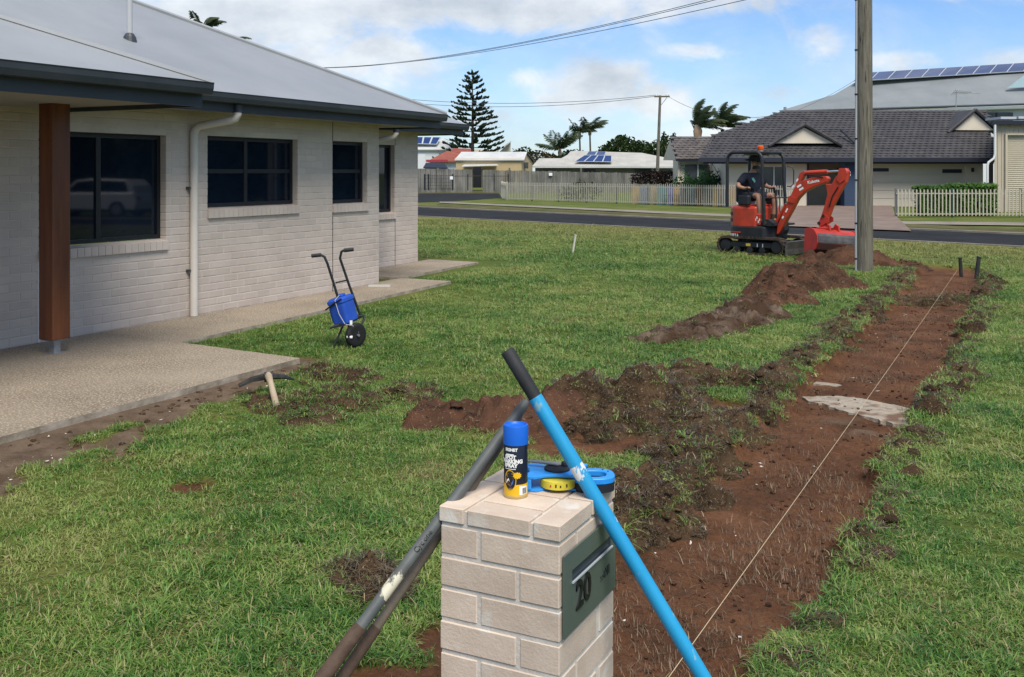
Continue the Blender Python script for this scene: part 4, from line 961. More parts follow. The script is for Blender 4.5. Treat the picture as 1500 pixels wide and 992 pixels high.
mb = MB(); mb.prism([(-0.036, 0.010), (-0.020, 0.016), (-0.022, 0.026), (-0.075, 0.048), (-0.130, 0.060), (-0.132, 0.050), (-0.08, 0.032)], 0.0575, 0.0635, axis='z'); bevel(mb.build('crank', M_CRANK, reel), .002)
mb = MB(); mb.lathe([(0.010, 0.0570), (0.011, 0.063), (0.009, 0.068), (0.004, 0.0695)], 16, M=Matrix.Translation((-0.012, 0.018, 0))); mb.build('crank_knob', M_RUB, reel, smooth=35)
def ring(a, b, a2, b2, z0, z1, cx_, cy_, n=40, p=2.6):
    mb = MB(); v = []; f = []
    se = lambda A, B, t: (cx_ + A * math.copysign(abs(math.cos(t)) ** (2 / p), math.cos(t)), cy_ + B * math.copysign(abs(math.sin(t)) ** (2 / p), math.sin(t)))
    for i in range(n):
        t = 6.283185 * i / n; o = se(a, b, t); q = se(a2, b2, t); v += [(*o, z0), (*o, z1), (*q, z1), (*q, z0)]
    for i in range(n):
        j = (i + 1) % n
        for k in range(4): f.append((i * 4 + k, j * 4 + k, j * 4 + (k + 1) % 4, i * 4 + (k + 1) % 4))
    return mb.add(v, f)
bevel(ring(0.061, 0.052, 0.037, 0.030, 0.024, 0.042, 0.068, -0.008).build('handle', M_RBL, reel, smooth=35), .003)
ring(0.060, 0.051, 0.040, 0.033, 0.001, 0.0238, 0.068, -0.008).build('handle_grip', M_RUB, reel, smooth=35)
for x, y in ((0.098, 0.028), (0.112, 0.012)):
    mb = MB(); mb.lathe([(.003, .041), (.003, .0432)], 10, M=Matrix.Translation((x, y, 0))); mb.build('screw', M_RUB, reel)

# ---------------------------------------------------------------- long handles leaning on the pillar
def rod_points(top, bot, ts): return [top + (bot - top) * t for t in ts]
M_BLUEP = mat('blue_handle', (0.010, 0.235, 0.47), (0.020, 0.30, 0.56), scale=7, rough=0.42, spec=0.4, lo=0.3, hi=0.7, rvar=.1, speck=(.16, .33, .42), sscale=38, sth=(.64, .69), stretch=(1, 1, .35), coords='World', bump=.15, bscale=90, bdist=.002)
M_BLUEW = mat('worn_blue_handle', (0.012, 0.26, 0.52), (0.60, 0.62, 0.62), scale=15, rough=0.5, lo=0.555, hi=0.58, stretch=(1, 1, .5), detail=7)
M_DARKG = mat('grip_black', (0.014, 0.015, 0.018), (0.026, 0.028, 0.032), scale=15, rough=0.7)
T = W3(742.5, 513, 2.85); B = Vector((*W(1151, 2.64), 0.005)); ax = (B - T).normalized(); Ln = (B - T).length
tool = thing('long_handle_shovel', 'bright blue shovel handle with a black grip leaning over the pillar', 'shovel', B)
loc = lambda p: p - B
r_ = 0.0205
mb = MB(); mb.tube([loc(T + ax * s) for s in (0.0, 0.004, 0.10, 0.155)], [r_ * .80, r_ * .98, r_ * .98, r_ * .92], 18); mb.build('grip', M_DARKG, tool, smooth=50)
mb = MB(); mb.tube([loc(T + ax * s) for s in (0.153, 0.16, 0.37)], [r_ * .96, r_, r_], 20); mb.build('handle', M_BLUEP, tool, smooth=50)
mb = MB(); mb.tube([loc(T + ax * s) for s in (0.37, 0.5, 0.63)], r_, 20); mb.build('handle', M_BLUEW, tool, smooth=50)['label'] = 'scuffed stretch of the blue handle with white scars'
mb = MB(); mb.tube([loc(T + ax * s) for s in (0.63, 1.1, Ln - 0.22)], r_, 20); mb.build('handle', M_BLUEP, tool, smooth=50)
M_STEEL = mat('rusty_steel', (0.055, 0.042, 0.034), (0.15, 0.10, 0.07), scale=9, rough=0.6, metal=0.5, bump=.3, bscale=60)
mb = MB(); mb.tube([loc(T + ax * s) for s in (Ln - 0.24, Ln - 0.05)], [r_ * 1.1, r_ * 1.2], 14); mb.build('socket', M_STEEL, tool, smooth=50)
sidev = ax.cross(Vector((0, 0, 1))).normalized(); 
def blade_head(parent, end, ax, sv, m, lg=0.27, wd=0.2):
    nv = ax.cross(sv); mb = MB(); v = []
    for t, w in ((0, .35), (.15, .95), (.6, 1), (.85, .7), (1, .1)):
        for q in (-1, -.5, 0, .5, 1): v.append(end + ax * (t * lg) + sv * (q * w * wd / 2) + nv * (0.03 * q * q))
    n5 = len(v); v += [p - nv * 0.003 for p in v]; f = []
    for i in range(4):
        for j in range(4): a = i * 5 + j; f.append((a, a + 1, a + 6, a + 5)); f.append((n5 + a, n5 + a + 5, n5 + a + 6, n5 + a + 1))
    return mb.add(v, f).build('blade', m, parent, smooth=50)
hz_ = Vector((ax.x, ax.y, 0)).normalized()
blade_head(tool, loc(T + ax * (Ln - 0.10)), (ax + hz_ * 0.9).normalized(), sidev, M_STEEL, 0.22)

M_GREYP = mat('grey_handle', (0.060, 0.068, 0.070), (0.115, 0.125, 0.122), scale=6, rough=0.55, spec=0.35, bump=.2, bscale=40, bdist=.003)
M_GREYW = mat('scraped_grey_handle', (0.085, 0.09, 0.085), (0.55, 0.52, 0.40), scale=16, lo=0.50, hi=0.54, rough=0.6, stretch=(1, 1, .6))
M_WOODP = mat('weathered_handle', (0.085, 0.068, 0.048), (0.19, 0.155, 0.115), scale=6, rough=0.75, bump=.3, bscale=30, bdist=.003)
M_RUSTB = mat('muddy_socket', (0.050, 0.030, 0.020), (0.115, 0.075, 0.052), scale=14, rough=0.8, bump=.5, bscale=60, bdist=.004)
def grey_handle(p_top, d_top, p_bot, d_bot, r, label, segs, name, cat):
    """p_top and p_bot are where the handle starts and where it passes low down, d their distance"""
    T = W3(*p_top, d_top); Q = W3(*p_bot, d_bot); ax = (Q - T).normalized()
    L_ = (T.z - 0.0) / -ax.z; B = T + ax * L_
    root = thing(name, label, cat, B)
    for (s0, s1, m, nm, k0, k1) in segs:
        s1 = L_ - 0.12 if s1 is None else s1
        pts = [T + ax * s - B for s in ([s0, s0 + .012, s0 + .03, s1] if nm == 'grip_end' else [s0, (s0 + s1) / 2, s1])]
        rr = [r * .45, r * .85, r, r * k1] if nm == 'grip_end' else [r * k0, r * (k0 + k1) / 2, r * k1]
        mb = MB(); mb.tube(pts, rr, 18); mb.build(nm, m, root, smooth=50)
    sv = ax.cross(Vector((0, 0, 1))).normalized(); hz2 = Vector((ax.x, ax.y, 0)).normalized()
    blade_head(root, T + ax * (L_ - 0.16) - B, (ax + hz2 * 0.7).normalized(), sv, M_STEEL, 0.24)
    return root, T, ax, B
rg, Tg, axg, Bg = grey_handle((772, 587), 2.93, (560, 874.5), 2.63, 0.0155, 'grey shovel handle with a white scraped patch and black lettering', [(0, .06, M_GREYP, 'grip_end', 1, 1), (.06, 0.565, M_GREYP, 'handle', 1, 1.03), (.565, .665, M_GREYW, 'handle', 1.03, 1.03), (.665, .78, M_GREYP, 'handle', 1.03, 1.03), (.75, None, M_RUSTB, 'socket', 1.22, 1.34)], 'long_handle_shovel', 'shovel')
grey_handle((764, 606), 2.97, (583, 872), 2.70, 0.0125, 'thin weathered wooden tool handle with a muddy socket tucked behind the grey shovel', [(0, .06, M_GREYP, 'grip_end', 1, 1), (.06, .72, M_WOODP, 'handle', 1, 1.05), (.70, None, M_RUSTB, 'socket', 1.28, 1.4)], 'long_handle_hoe', 'garden tool')
# name written along the grey handle
me = text_mesh('Cyclone', 0.0205, 0.0004, M_BLACK, bold=.0004)
cdir = (Vector((0, 0, EYE)) - (Tg + axg * 0.48)).normalized(); nn = (cdir - axg * cdir.dot(axg)).normalized(); up_ = nn.cross(-axg).normalized()
def put_text(c):
    a = (c.y - 0.006) / 0.0155
    return Tg - Bg + axg * (0.525 - c.x) + (nn * math.cos(a) + up_ * math.sin(a)) * (0.0161 + c.z)
xform(me, put_text); put('lettering', me, rg)

# ---------------------------------------------------------------- string line and pegs
M_STR = mat('string', (0.50, 0.42, 0.27), rough=0.8)
M_PEG = mat('dark_peg', (0.016, 0.016, 0.018), (0.035, 0.033, 0.032), scale=10, rough=0.6)
s0 = Vector((-1.04, 1.6, 0.03)); s1 = Vector((-0.86, 18.65, 0.03))
mb = MB(); n = 24; mb.tube([s0.lerp(s1, i / n) - Vector((0, 0, 0.02 * math.sin(math.pi * i / n))) for i in range(n + 1)], 0.0014, 6)
tag(mb.build('string_line', M_STR), 'pale builder string pulled tight along the stripped soil strip', 'string')
def peg(px, py0, py1, lab, r, m, lean):
    x, y = G(px, py1); d = -x * SA + y * CA; h = (py1 - py0) / FOC * d
    rt = thing('peg', lab, 'peg', (x, y, 0), YAW, 'pegs in the ground')
    mb = MB(); mb.tube([(0, 0, -.1), (lean * .9, 0, h * .96)], r, 10); mb.build('shaft', m, rt)
    mb = MB(); mb.tube([(lean * .9, 0, h * .955), (lean, 0, h)], [r * 1.35, r * 1.2], 10); mb.build('peg_head', m, rt)
peg(1408, 377, 397, 'shorter dark peg at the end of the string', .03, M_PEG, -0.02)
peg(1430, 376, 400, 'taller dark peg leaning right, past the end of the string', .033, M_PEG, 0.05)
peg(838, 344, 371, 'thin pale peg standing alone in the middle of the lawn', .02, mat('pale_peg', (.55, .53, .48)), 0.08)

# ---------------------------------------------------------------- mattock at the slab's corner
hx, hy = G(393, 556, 0.1); ex, ey = G(405, 598, 0.02)
mt = thing('mattock', 'mattock with a pale wooden handle lying against the corner of the porch slab', 'mattock', (hx, hy, 0.0))
M_ASH = mat('ash_handle', (0.33, 0.25, 0.165), (0.45, 0.37, 0.27), scale=5, rough=0.6, stretch=(1, 1, 1))
e = Vector((ex - hx, ey - hy, 0)); 
mb = MB(); mb.tube([Vector((0, 0, .13)), e * .35 + Vector((0, 0, .11)), e + Vector((0, 0, .035))], [0.030, 0.021, 0.025], 12); mb.build('handle', M_ASH, mt, smooth=50)
en = e.normalized(); pr_ = Vector((-en.y, en.x, 0))
mb = MB(); mb.tube([-pr_ * .03 + Vector((0, 0, .12)), pr_ * .03 + Vector((0, 0, .12))], 0.038, 10)
v = []
for t, w, h in ((.02, .03, .02), (.12, .035, .014), (.22, .05, .006)): 
    c = pr_ * -t + Vector((0, 0, .125 - t * t * 1.2)); v += [c + en * w + Vector((0, 0, h)), c - en * w + Vector((0, 0, h)), c - en * w - Vector((0, 0, h)), c + en * w - Vector((0, 0, h))]
mb.add(v, [(0, 1, 5, 4), (1, 2, 6, 5), (2, 3, 7, 6), (3, 0, 4, 7), (4, 5, 9, 8), (5, 6, 10, 9), (6, 7, 11, 10), (7, 4, 8, 11), (8, 9, 10, 11), (3, 2, 1, 0)])
mb.tube([pr_ * .02 + Vector((0, 0, .125)), pr_ * .12 + Vector((0, 0, .115)), pr_ * .2 + Vector((0, 0, .085))], [.024, .018, .006], 6)
mb.build('head', mat('dark_steel', (.03, .028, .027), (.10, .095, .09), scale=12, rough=.5, metal=.6), mt)

# ---------------------------------------------------------------- blue line marking cart
gx, gy = G(508, 508); dS = -gx * SA + gy * CA; K = FOC / dS
cart = thing('marking_cart', 'blue tank on a black one wheeled hand cart standing on the lawn', 'hand cart', (gx, gy, 0.005), YAW)
def C_(px, py, dep=0.0): return Vector(((px - 508) / K, dep, (508 - py) / K))
M_CF = mat('black_tube', (0.012, 0.013, 0.015), rough=0.4, spec=0.5)
M_TANK = mat('blue_tank', (0.014, 0.062, 0.36), (0.022, 0.09, 0.46), scale=4, rough=0.4, spec=0.4)
M_TYRE = mat('tyre', (0.010, 0.010, 0.011), rough=0.75, bump=.4, bscale=40)
rt_ = 0.0125
bars = [([C_(471, 374, -.02), C_(476, 377, -.02), C_(480, 387, -.01), C_(490, 420, .0), C_(504, 470, .02)], (457, 375.5)), ([C_(501, 369, .12), C_(497, 371, .12), C_(495, 381, .12), C_(508, 420, .13), C_(525, 468, .15)], (515, 367.5))]
for (pts_, tip), dep in zip(bars, (-.02, .12)):
    h = MB().tube(pts_, rt_, 10).build('handlebar', M_CF, cart, smooth=50)
    MB().tube([pts_[0], C_(*tip, dep)], 0.019, 12).build('grip', M_DARKG, h, smooth=50)
MB().tube([C_(492, 415, 0), C_(507, 413, .13)], .008, 8).build('cross_bar', M_CF, cart)
fr = MB(); a, b, c, d = C_(503, 470, .02), C_(529, 466, .15), C_(515, 477, -.14), C_(486, 482, -.10)
fr.tube([a, b], .011, 8); fr.tube([b, C_(531, 471, .1), C_(527, 482, 0)], .011, 8); fr.tube([a, C_(497, 476, -.06), C_(486, 479, -.1)], .012, 8)
fr.slab([C_(486, 478, -.1), C_(506, 474, -.13), C_(527, 467, .13), C_(503, 470, .04)], .012)
fr.build('frame', M_CF, cart)
MB().tube([C_(503, 478, -.03), C_(492, 505, -.10)], .010, 8).build('leg', M_CF, cart); MB().tube([C_(509, 478, .06), C_(507, 499, .12)], .009, 8).build('leg', M_CF, cart)
# tank with a handle hollow on one side, tilted back like the bars
tm = Matrix.Translation(C_(506, 474, .06)) @ Matrix.Scale(.9, 4) @ Matrix.Rotation(math.radians(-15), 4, 'Y') @ Matrix.Rotation(math.radians(-24), 4, 'Z')
def rr_(hx_, hy_, r, n=5):
    o = []
    for sx, sy, a0 in ((1, 1, 0), (-1, 1, 90), (-1, -1, 180), (1, -1, 270)):
        for i in range(n): q = math.radians(a0 + 90 * i / (n - 1)); o.append((sx * (hx_ - r) + r * math.cos(q), sy * (hy_ - r) + r * math.sin(q)))
    return o
def loft(levels, M, n=20):
    mb = MB(); v = []; f = []
    for hx_, hy_, z, r, ox in levels: v += [M @ Vector((x + ox, y, z)) for x, y in rr_(hx_, hy_, r)]
    L_ = len(levels)
    for i in range(L_ - 1):
        for k in range(n): k2 = (k + 1) % n; f.append((i * n + k, i * n + k2, (i + 1) * n + k2, (i + 1) * n + k))
    f += [tuple(range(n))[::-1], tuple((L_ - 1) * n + k for k in range(n))]
    return mb.add(v, f)
tk = loft([(.085, .10, -.015, .03, 0), (.098, .115, .0, .035, 0), (.10, .118, .13, .035, 0), (.10, .118, .22, .035, 0), (.108, .124, .228, .03, 0), (.108, .124, .262, .03, 0), (.085, .10, .285, .03, 0)], tm).build('tank', M_TANK, cart, smooth=35)
MB().lathe([(.045, 0), (.05, .01), (.047, .028), (.02, .032)], 18, M=tm @ Matrix.Translation((.02, 0, .283))).build('tank_cap', M_TANK, cart, smooth=35)
for q in (-1, 1): MB().tube([tm @ Vector((-.098, q * .045 - .01, .03)), tm @ Vector((-.112, q * .045 - .01, .05)), tm @ Vector((-.112, q * .045 - .01, .18)), tm @ Vector((-.098, q * .045 - .01, .2))], .02, 8).build('tank_rib', M_TANK, cart, smooth=50)
MB().tube([tm @ Vector((-.13, -.13, .19)), tm @ Vector((0.02, -.135, .245)), tm @ Vector((.1, -.12, .27))], .008, 6).build('strap', M_CF, cart)
MB().tube([tm @ Vector((.03, -.03, .31)), tm @ Vector((.02, -.13, .27)), tm @ Vector((.04, -.15, .12)), tm @ Vector((.08, -.15, 0)), C_(520, 476, -.1), C_(514, 492, -.1)], .004, 6).build('hose', mat('clear_hose', (.4, .42, .45), rough=.3), cart)
wm = Matrix.Translation(C_(522, 490.5, -.04)) @ Matrix.Rotation(math.radians(-40), 4, 'Z') @ Matrix.Rotation(math.radians(90), 4, 'Y')
wr = 18.2 / K
wh = MB().lathe([(wr - .045, -.028), (wr - .015, -.030), (wr - .003, -.018), (wr, 0), (wr - .003, .018), (wr - .015, .030), (wr - .045, .028)], 28, M=wm).build('wheel', M_TYRE, cart, smooth=50)
MB().lathe([(.015, -.03), (.03, -.026), (wr - .044, -.012), (wr - .044, .012), (.03, .026), (.015, .03)], 20, M=wm).build('wheel_rim', M_CF, wh, smooth=35)
for q in (-1, 1): MB().tube([wm @ Vector((0, 0, q * .04)), C_(518 + 6 * q, 474, -.04 + .05 * q)], .009, 8).build('fork', M_CF, cart)
MB().tube([wm @ Vector((0, 0, -.05)), wm @ Vector((0, 0, .05))], .011, 10).build('axle', M_GALV, cart)
MB().box(-.012, .012, -.004, .004, -.02, .02, M=Matrix.Translation(C_(518, 470, -.15))).build('nozzle_clip', M_WHITE, cart)
MB().tube([C_(511, 491, -.13), C_(519, 492, -.12)], .014, 8).build('spray_nozzle', M_WHITE, cart)
# ---------------------------------------------------------------- mini excavator with its driver
M_RED = mat('orange_red_paint', (0.48, 0.044, 0.018), (0.26, 0.040, 0.022), scale=5, detail=8, lo=.48, hi=.78, rvar=.12, rough=0.42, spec=0.45, coat=0.25, bump=.04, bscale=20)
M_REDW = mat('worn_red_paint', (0.44, 0.036, 0.024), (0.30, 0.036, 0.028), scale=4, lo=.45, hi=.65, rough=0.5, spec=.4)
M_DARKM = mat('dark_machine_paint', (0.012, 0.014, 0.018), (0.022, 0.024, 0.028), scale=6, rough=0.5, spec=.4)
M_RUBT = mat('track_rubber', (0.010, 0.010, 0.010), (0.075, 0.050, 0.034), scale=7, rough=0.9, bump=.5, bscale=40)
M_CHROME = mat('chrome_rod', (0.75, 0.76, 0.78), rough=0.12, metal=1.0)
M_WORN = mat('worn_blade_steel', (0.075, 0.075, 0.078), (0.15, 0.14, 0.135), scale=5, rough=0.55, metal=0.4)
HEAD = math.radians(42)
EXX, EXY = W(1117, 20.9)
exc = thing('mini_excavator', 'orange red mini excavator with a black canopy standing on the lawn', 'excavator', (EXX, EXY, 0.0), YAW - HEAD)
V = Vector
# undercarriage: two tracks
def track(y):
    root = None
    Rr, L2 = 0.175, 0.58
    def outline(r, n=10):
        o = []
        for i in range(n + 1): a = -math.pi / 2 + math.pi * i / n; o.append((L2 + r * math.cos(a), 0.185 + r * math.sin(a)))
        for i in range(n + 1): a = math.pi / 2 + math.pi * i / n; o.append((-L2 + r * math.cos(a), 0.185 + r * math.sin(a)))
        return o
    w = 0.115; out, inn = outline(Rr), outline(Rr - 0.035); n = len(out); mb = MB()
    v = [V((x, y - w, z)) for x, z in out] + [V((x, y + w, z)) for x, z in out] + [V((x, y - w, z)) for x, z in inn] + [V((x, y + w, z)) for x, z in inn]
    f = []
    for i in range(n):
        j = (i + 1) % n
        f += [(i, j, n + j, n + i), (2 * n + j, 2 * n + i, 3 * n + i, 3 * n + j), (j, i, 2 * n + i, 2 * n + j), (n + i, n + j, 3 * n + j, 3 * n + i)]
    t = mb.add(v, f).build('track', M_RUBT, exc, smooth=35)
    # grouser bars
    per = 4 * L2 + 2 * math.pi * Rr; m = 44; mb = MB()
    for k in range(m):
        s = per * k / m
        if s < 2 * L2: p, a = (-L2 + s, 0.185 - Rr), 0
        elif s < 2 * L2 + math.pi * Rr: th = -math.pi / 2 + (s - 2 * L2) / Rr; p, a = (L2 + Rr * math.cos(th), 0.185 + Rr * math.sin(th)), th + math.pi / 2
        elif s < 4 * L2 + math.pi * Rr: p, a = (L2 - (s - 2 * L2 - math.pi * Rr), 0.185 + Rr), math.pi
        else: th = math.pi / 2 + (s - 4 * L2 - math.pi * Rr) / Rr; p, a = (-L2 + Rr * math.cos(th), 0.185 + Rr * math.sin(th)), th + math.pi / 2
        mb.box(-.02, .02, -w * .94, w * .94, -.015, .006, M=Matrix.Translation((p[0], y, p[1])) @ Matrix.Rotation(-a, 4, 'Y'))
    mb.build('track_bars', M_RUBT, t)['kind'] = 'stuff'
    Mx = lambda x, z: Matrix.Translation((x, y, z)) @ Matrix.Rotation(math.pi / 2, 4, 'X')
    for x, r in ((L2, .135), (-L2, .135)): MB().lathe([(.05, -.09), (r - .02, -.085), (r, -.05), (r, .05), (r - .02, .085), (.05, .09)], 24, M=Mx(x, .185)).build('idler', M_DARKM, t, smooth=35)
    for x in (-.3, -.02, .26): MB().lathe([(.03, -.09), (.065, -.085), (.07, -.03), (.07, .03), (.065, .085), (.03, .09)], 16, M=Mx(x, .10)).build('roller', M_DARKM, t, smooth=35)
    MB().box(-.46, .46, y - .075, y + .075, .15, .27, c=.015).build('track_frame', M_DARKM, t)
    MB().box(-.10, .0, y - .081, y - .0755, .18, .235).build('yellow_plate', mat('plate_yellow', (.62, .42, .06), rough=.5), t)
    for xx in (.16, .28): MB().tube([V((xx, y - .085, .17)), V((xx, y - .085, .24))], .010, 6).build('grease_fitting', M_LIP, t)
track(-0.44); track(0.44)
MB().box(-.32, .32, -.33, .33, .13, .27, c=.03).build('undercarriage', M_DARKM, exc)
MB().lathe([(.30, .26), (.33, .27), (.33, .30), (.28, .31)], 32).build('slew_ring', M_DARKM, exc, smooth=35)
# dozer blade
mb = MB(); mb.prism([(.93, .05), (.97, .045), (.965, .16), (1.0, .31), (.965, .32), (.93, .18)], -.55, .55, axis='y'); bl = mb.build('dozer_blade', M_WORN, exc); bevel(bl, .006)
for q in (-.26, .26): MB().prism([(.3, .16), (.95, .08), (.95, .2), (.3, .28)], q - .035, q + .035, axis='y').build('blade_arm', M_DARKM, bl)
# upper body: outline seen from above, rounded tail
def plan(r, x1, hw_, cut=.12):
    o = [(x1, -hw_ + cut), (x1 - cut * .6, -hw_), (-.25, -hw_)]
    for i in range(1, 12): a = math.radians(-90 - 180 * i / 12); o.append((-.25 + (r - .25) * math.cos(a), hw_ * math.sin(a)))
    return o + [(-.25, hw_), (x1 - cut * .6, hw_), (x1, hw_ - cut)]
mb = MB(); mb.prism(plan(.66, .46, .50, .30), .30, .60, axis='z'); bd = mb.build('body', M_DARKM, exc); bevel(bd, .045, 3)
mb = MB(); mb.prism([(x, y) for x, y in plan(.655, .14, .495, .05)], .535, 1.0, axis='z'); hd_ = mb.build('engine_hood', M_RED, exc); bevel(hd_, .07, 4)
mb = MB(); mb.prism([(-.2, -.40), (.12, -.38), (.12, .38), (-.2, .40)], 0.995, 1.03, axis='z'); bevel(mb.build('hood_lid', M_RED, hd_), .012)
# vents and stripe on the tail
for z in (.70, .83):
    for a in (205, 218, 231):
        r = .478; aa = math.radians(a); MB().box(-.055, .055, -.008, .012, z - .035, z + .035, c=.004, M=Matrix.Translation((-.25 + .405 * math.cos(aa), .495 * math.sin(aa), 0)) @ Matrix.Rotation(math.atan2(.405 * math.sin(aa), .485 * math.cos(aa)) + math.pi / 2, 4, 'Z')).build('vent', M_BLACK, hd_)
for i, a in enumerate((236, 246, 256, 266)):
    aa = math.radians(a); MB().box(-.045, .045, -.006, .004, .44, .47, M=Matrix.Translation((-.25 + .412 * math.cos(aa), .502 * math.sin(aa), 0)) @ Matrix.Rotation(math.atan2(.41 * math.sin(aa), .50 * math.cos(aa)) + math.pi / 2, 4, 'Z')).build('red_stripe', M_RED, bd)
def body_text(body, size, x, y, z, parent, m, rot=0.0, name='lettering', bold=.002):
    me = text_mesh(body, size, .002, m, bold=bold); R = Matrix.Rotation(rot, 4, 'Z'); xform(me, lambda c: R @ V((c.x, -c.z, c.y)) + V((x, y, z))); return put(name, me, parent)
body_text('U17-3', .095, -.485, -.462, .355, bd, M_WHITE, math.radians(-28) if False else -0.38)
# right hand red cover and cockpit floor
MB().box(.05, .22, -.48, -.2, .60, .86, c=.03).build('side_cover', M_RED, exc)
for i in range(5): MB().box(.06 + .03 * i, .08 + .03 * i, -.484, -.4805, .66 + .04 * (i % 3), .71 + .04 * (i % 3)).build('warning_sticker', M_WHITE, exc)
MB().box(.0, .50, -.40, .46, .60, .64, c=.008).build('floor', M_DARKM, exc)
MB().prism([(.23, .60), (.49, .60), (.49, .66), (.36, .74), (.25, .72)], -.46, -.26, axis='y').build('front_cover', M_DARKM, exc)
# seat
st = MB().box(-.34, .10, -.22, .22, .99, 1.10, c=.03).build('seat', mat('seat_vinyl', (.30, .30, .31), (.36, .36, .37), scale=9, rough=.6), exc)
MB().box(-.42, -.32, -.21, .21, 1.05, 1.48, c=.04).build('seat_back', M_DARKM, st)
MB().box(-.30, .06, -.2, .2, .62, .985, c=.02).build('seat_base', M_DARKM, st)
# control consoles and levers
for q in (-1, 1):
    cs_ = MB().box(-.12, .20, q * .36 - .05, q * .36 + .05, 1.02, 1.22, c=.025).build('control_console', M_DARKM, exc)
    MB().tube([V((.13, q * .36, 1.21)), V((.16, q * .35, 1.30))], .012, 8).build('lever', M_DARKM, cs_)
    MB().tube([V((.158, q * .35, 1.29)), V((.17, q * .345, 1.345)), V((.165, q * .345, 1.385))], [.022, .026, .018], 10).build('lever_knob', M_BLACK, cs_, smooth=50)
    MB().tube([V((.36, q * .07, .63)), V((.35, q * .07, 1.12)), V((.33, q * .07, 1.24))], .011, 8).build('travel_lever', M_DARKM, exc)
    MB().tube([V((.33, q * .07, 1.23)), V((.325, q * .07, 1.33))], .02, 8).build('lever_knob', M_BLACK, exc)
# canopy: two side hoops, roof plate
for y in (-.47, .47):
    x0, x1, zt = -.56, .24, 2.10
    pts_ = [V((x0 + .0, y, .98)), V((x0, y, 1.6)), V((x0, y, 1.92))]
    for i in range(1, 6): a = math.pi - (math.pi / 2) * i / 5; pts_.append(V((x0 + .14 + .14 * math.cos(a), y, 1.94 + .16 * math.sin(a))))
    for i in range(0, 6): a = (math.pi / 2) - (math.pi / 2) * i / 5; pts_.append(V((x1 - .14 + .14 * math.cos(a), y, 1.94 + .16 * math.sin(a))))
    pts_ += [V((x1 + .0, y, 1.6)), V((x1 + .03, y, 1.2)), V((x1 + .05, y, .62))]
    MB().tube(pts_, .034, 12).build('canopy_post', M_DARKM, exc, smooth=60)
rf = MB().box(-.50, .22, -.445, .445, 2.075, 2.125, c=.015).build('canopy_roof', M_DARKM, exc)
MB().box(-.30, .02, -.25, -.10, 2.05, 2.0745).build('roof_pad', M_GALV, rf); MB().box(-.30, .02, .1, .25, 2.05, 2.0745).build('roof_pad', M_GALV, rf)
MB().tube([V((-.03, -.1, 2.07)), V((-.03, -.1, 1.85))], .02, 8).build('roof_strut', M_DARKM, exc)
bc = MB().lathe([(.06, 2.125), (.062, 2.14), (.05, 2.15)], 20, M=Matrix.Translation((-.02, -.05, 0))).build('beacon_base', M_LIP, rf)
MB().lathe([(.062, 2.15), (.068, 2.16), (.066, 2.235), (.05, 2.25)], 20, M=Matrix.Translation((-.02, -.05, 0))).build('beacon', mat('amber_lens', (.72, .10, .012), rough=.25, spec=.5), rf, smooth=35)
MB().tube([V((.30, .5, 1.82)), V((.40, .54, 1.80)), V((.43, .55, 1.72)), V((.42, .55, 1.45)), V((.37, .53, 1.39)), V((.30, .5, 1.40))], .012, 8).build('grab_rail', M_DARKM, exc, smooth=60)
MB().tube([V((.28, -.47, 1.17)), V((.40, -.1, 1.17)), V((.44, .3, 1.17))], .013, 8).build('guard_rail', M_DARKM, exc)
# swing post, boom, arm, rams
MB().prism([(.50, .44), (.66, .44), (.70, .52), (.68, .70), (.60, .76), (.50, .72)], -.10, .10, axis='y').build('swing_post', M_DARKM, exc)
def thick(poly, h, m, name, parent, bv=.012):
    o = MB().prism(poly, -h, h, axis='y').build(name, m, parent); bevel(o, bv); return o
boom = thick([(.545, .40), (.605, .42), (.74, .66), (.95, 1.02), (1.06, 1.22), (1.22, 1.38), (1.46, 1.50), (1.74, 1.60), (1.77, 1.68), (1.72, 1.73), (1.44, 1.71), (1.14, 1.62), (.98, 1.48), (.86, 1.24), (.72, .94), (.56, .58)], .075, M_RED, 'boom', exc, .016)
for q in (-1, 1):
    MB().prism([(.83, 1.15), (.98, 1.12), (1.02, 1.24), (.90, 1.30), (.83, 1.25)], q * .088 - .008, q * .088 + .008, axis='y').build('ram_bracket', M_RED, boom)
MB().tube([V((.50, 0, .66)), V((.76, -.0, 1.10))], .042, 14).build('boom_ram', M_RED, boom, smooth=50)
MB().tube([V((.76, 0, 1.10)), V((.88, 0, 1.30))], .022, 12).build('ram_rod', M_CHROME, boom, smooth=50)
MB().prism([(.90, 1.20), (1.02, 1.58), (1.10, 1.80), (1.20, 1.84), (1.22, 1.78), (1.12, 1.60), (1.0, 1.3)], -.05, .05, axis='y').build('ram_mount', M_RED, boom)
MB().tube([V((1.16, 0, 1.80)), V((1.72, 0, 1.83))], .048, 14).build('arm_ram', M_RED, boom, smooth=50)
MB().tube([V((1.70, 0, 1.829)), V((2.04, 0, 1.845))], .024, 12).build('ram_rod', M_CHROME, boom, smooth=50)
MB().tube([V((1.2, -.06, 1.76)), V((1.45, -.08, 1.74)), V((1.66, -.08, 1.70))], .012, 8).build('hose', M_BLACK, boom, smooth=50)
for x, z, a in ((1.04, 1.64, 1.0), (.94, 1.50, 1.0)): MB().box(-.035, .035, -.0505, -.0525, -.018, .018, M=Matrix.Translation((x, 0, z)) @ Matrix.Rotation(-a, 4, 'Y')).build('white_decal', M_WHITE, boom)
for k in (0, 1): MB().box(-.055, .055, -.0755, -.0775, -.022, .022, M=Matrix.Translation((1.10 + .05 * k, 0, 1.44 - .065 * k + .07)) @ Matrix.Rotation(-.55, 4, 'Y')).build('white_decal', M_WHITE, boom)
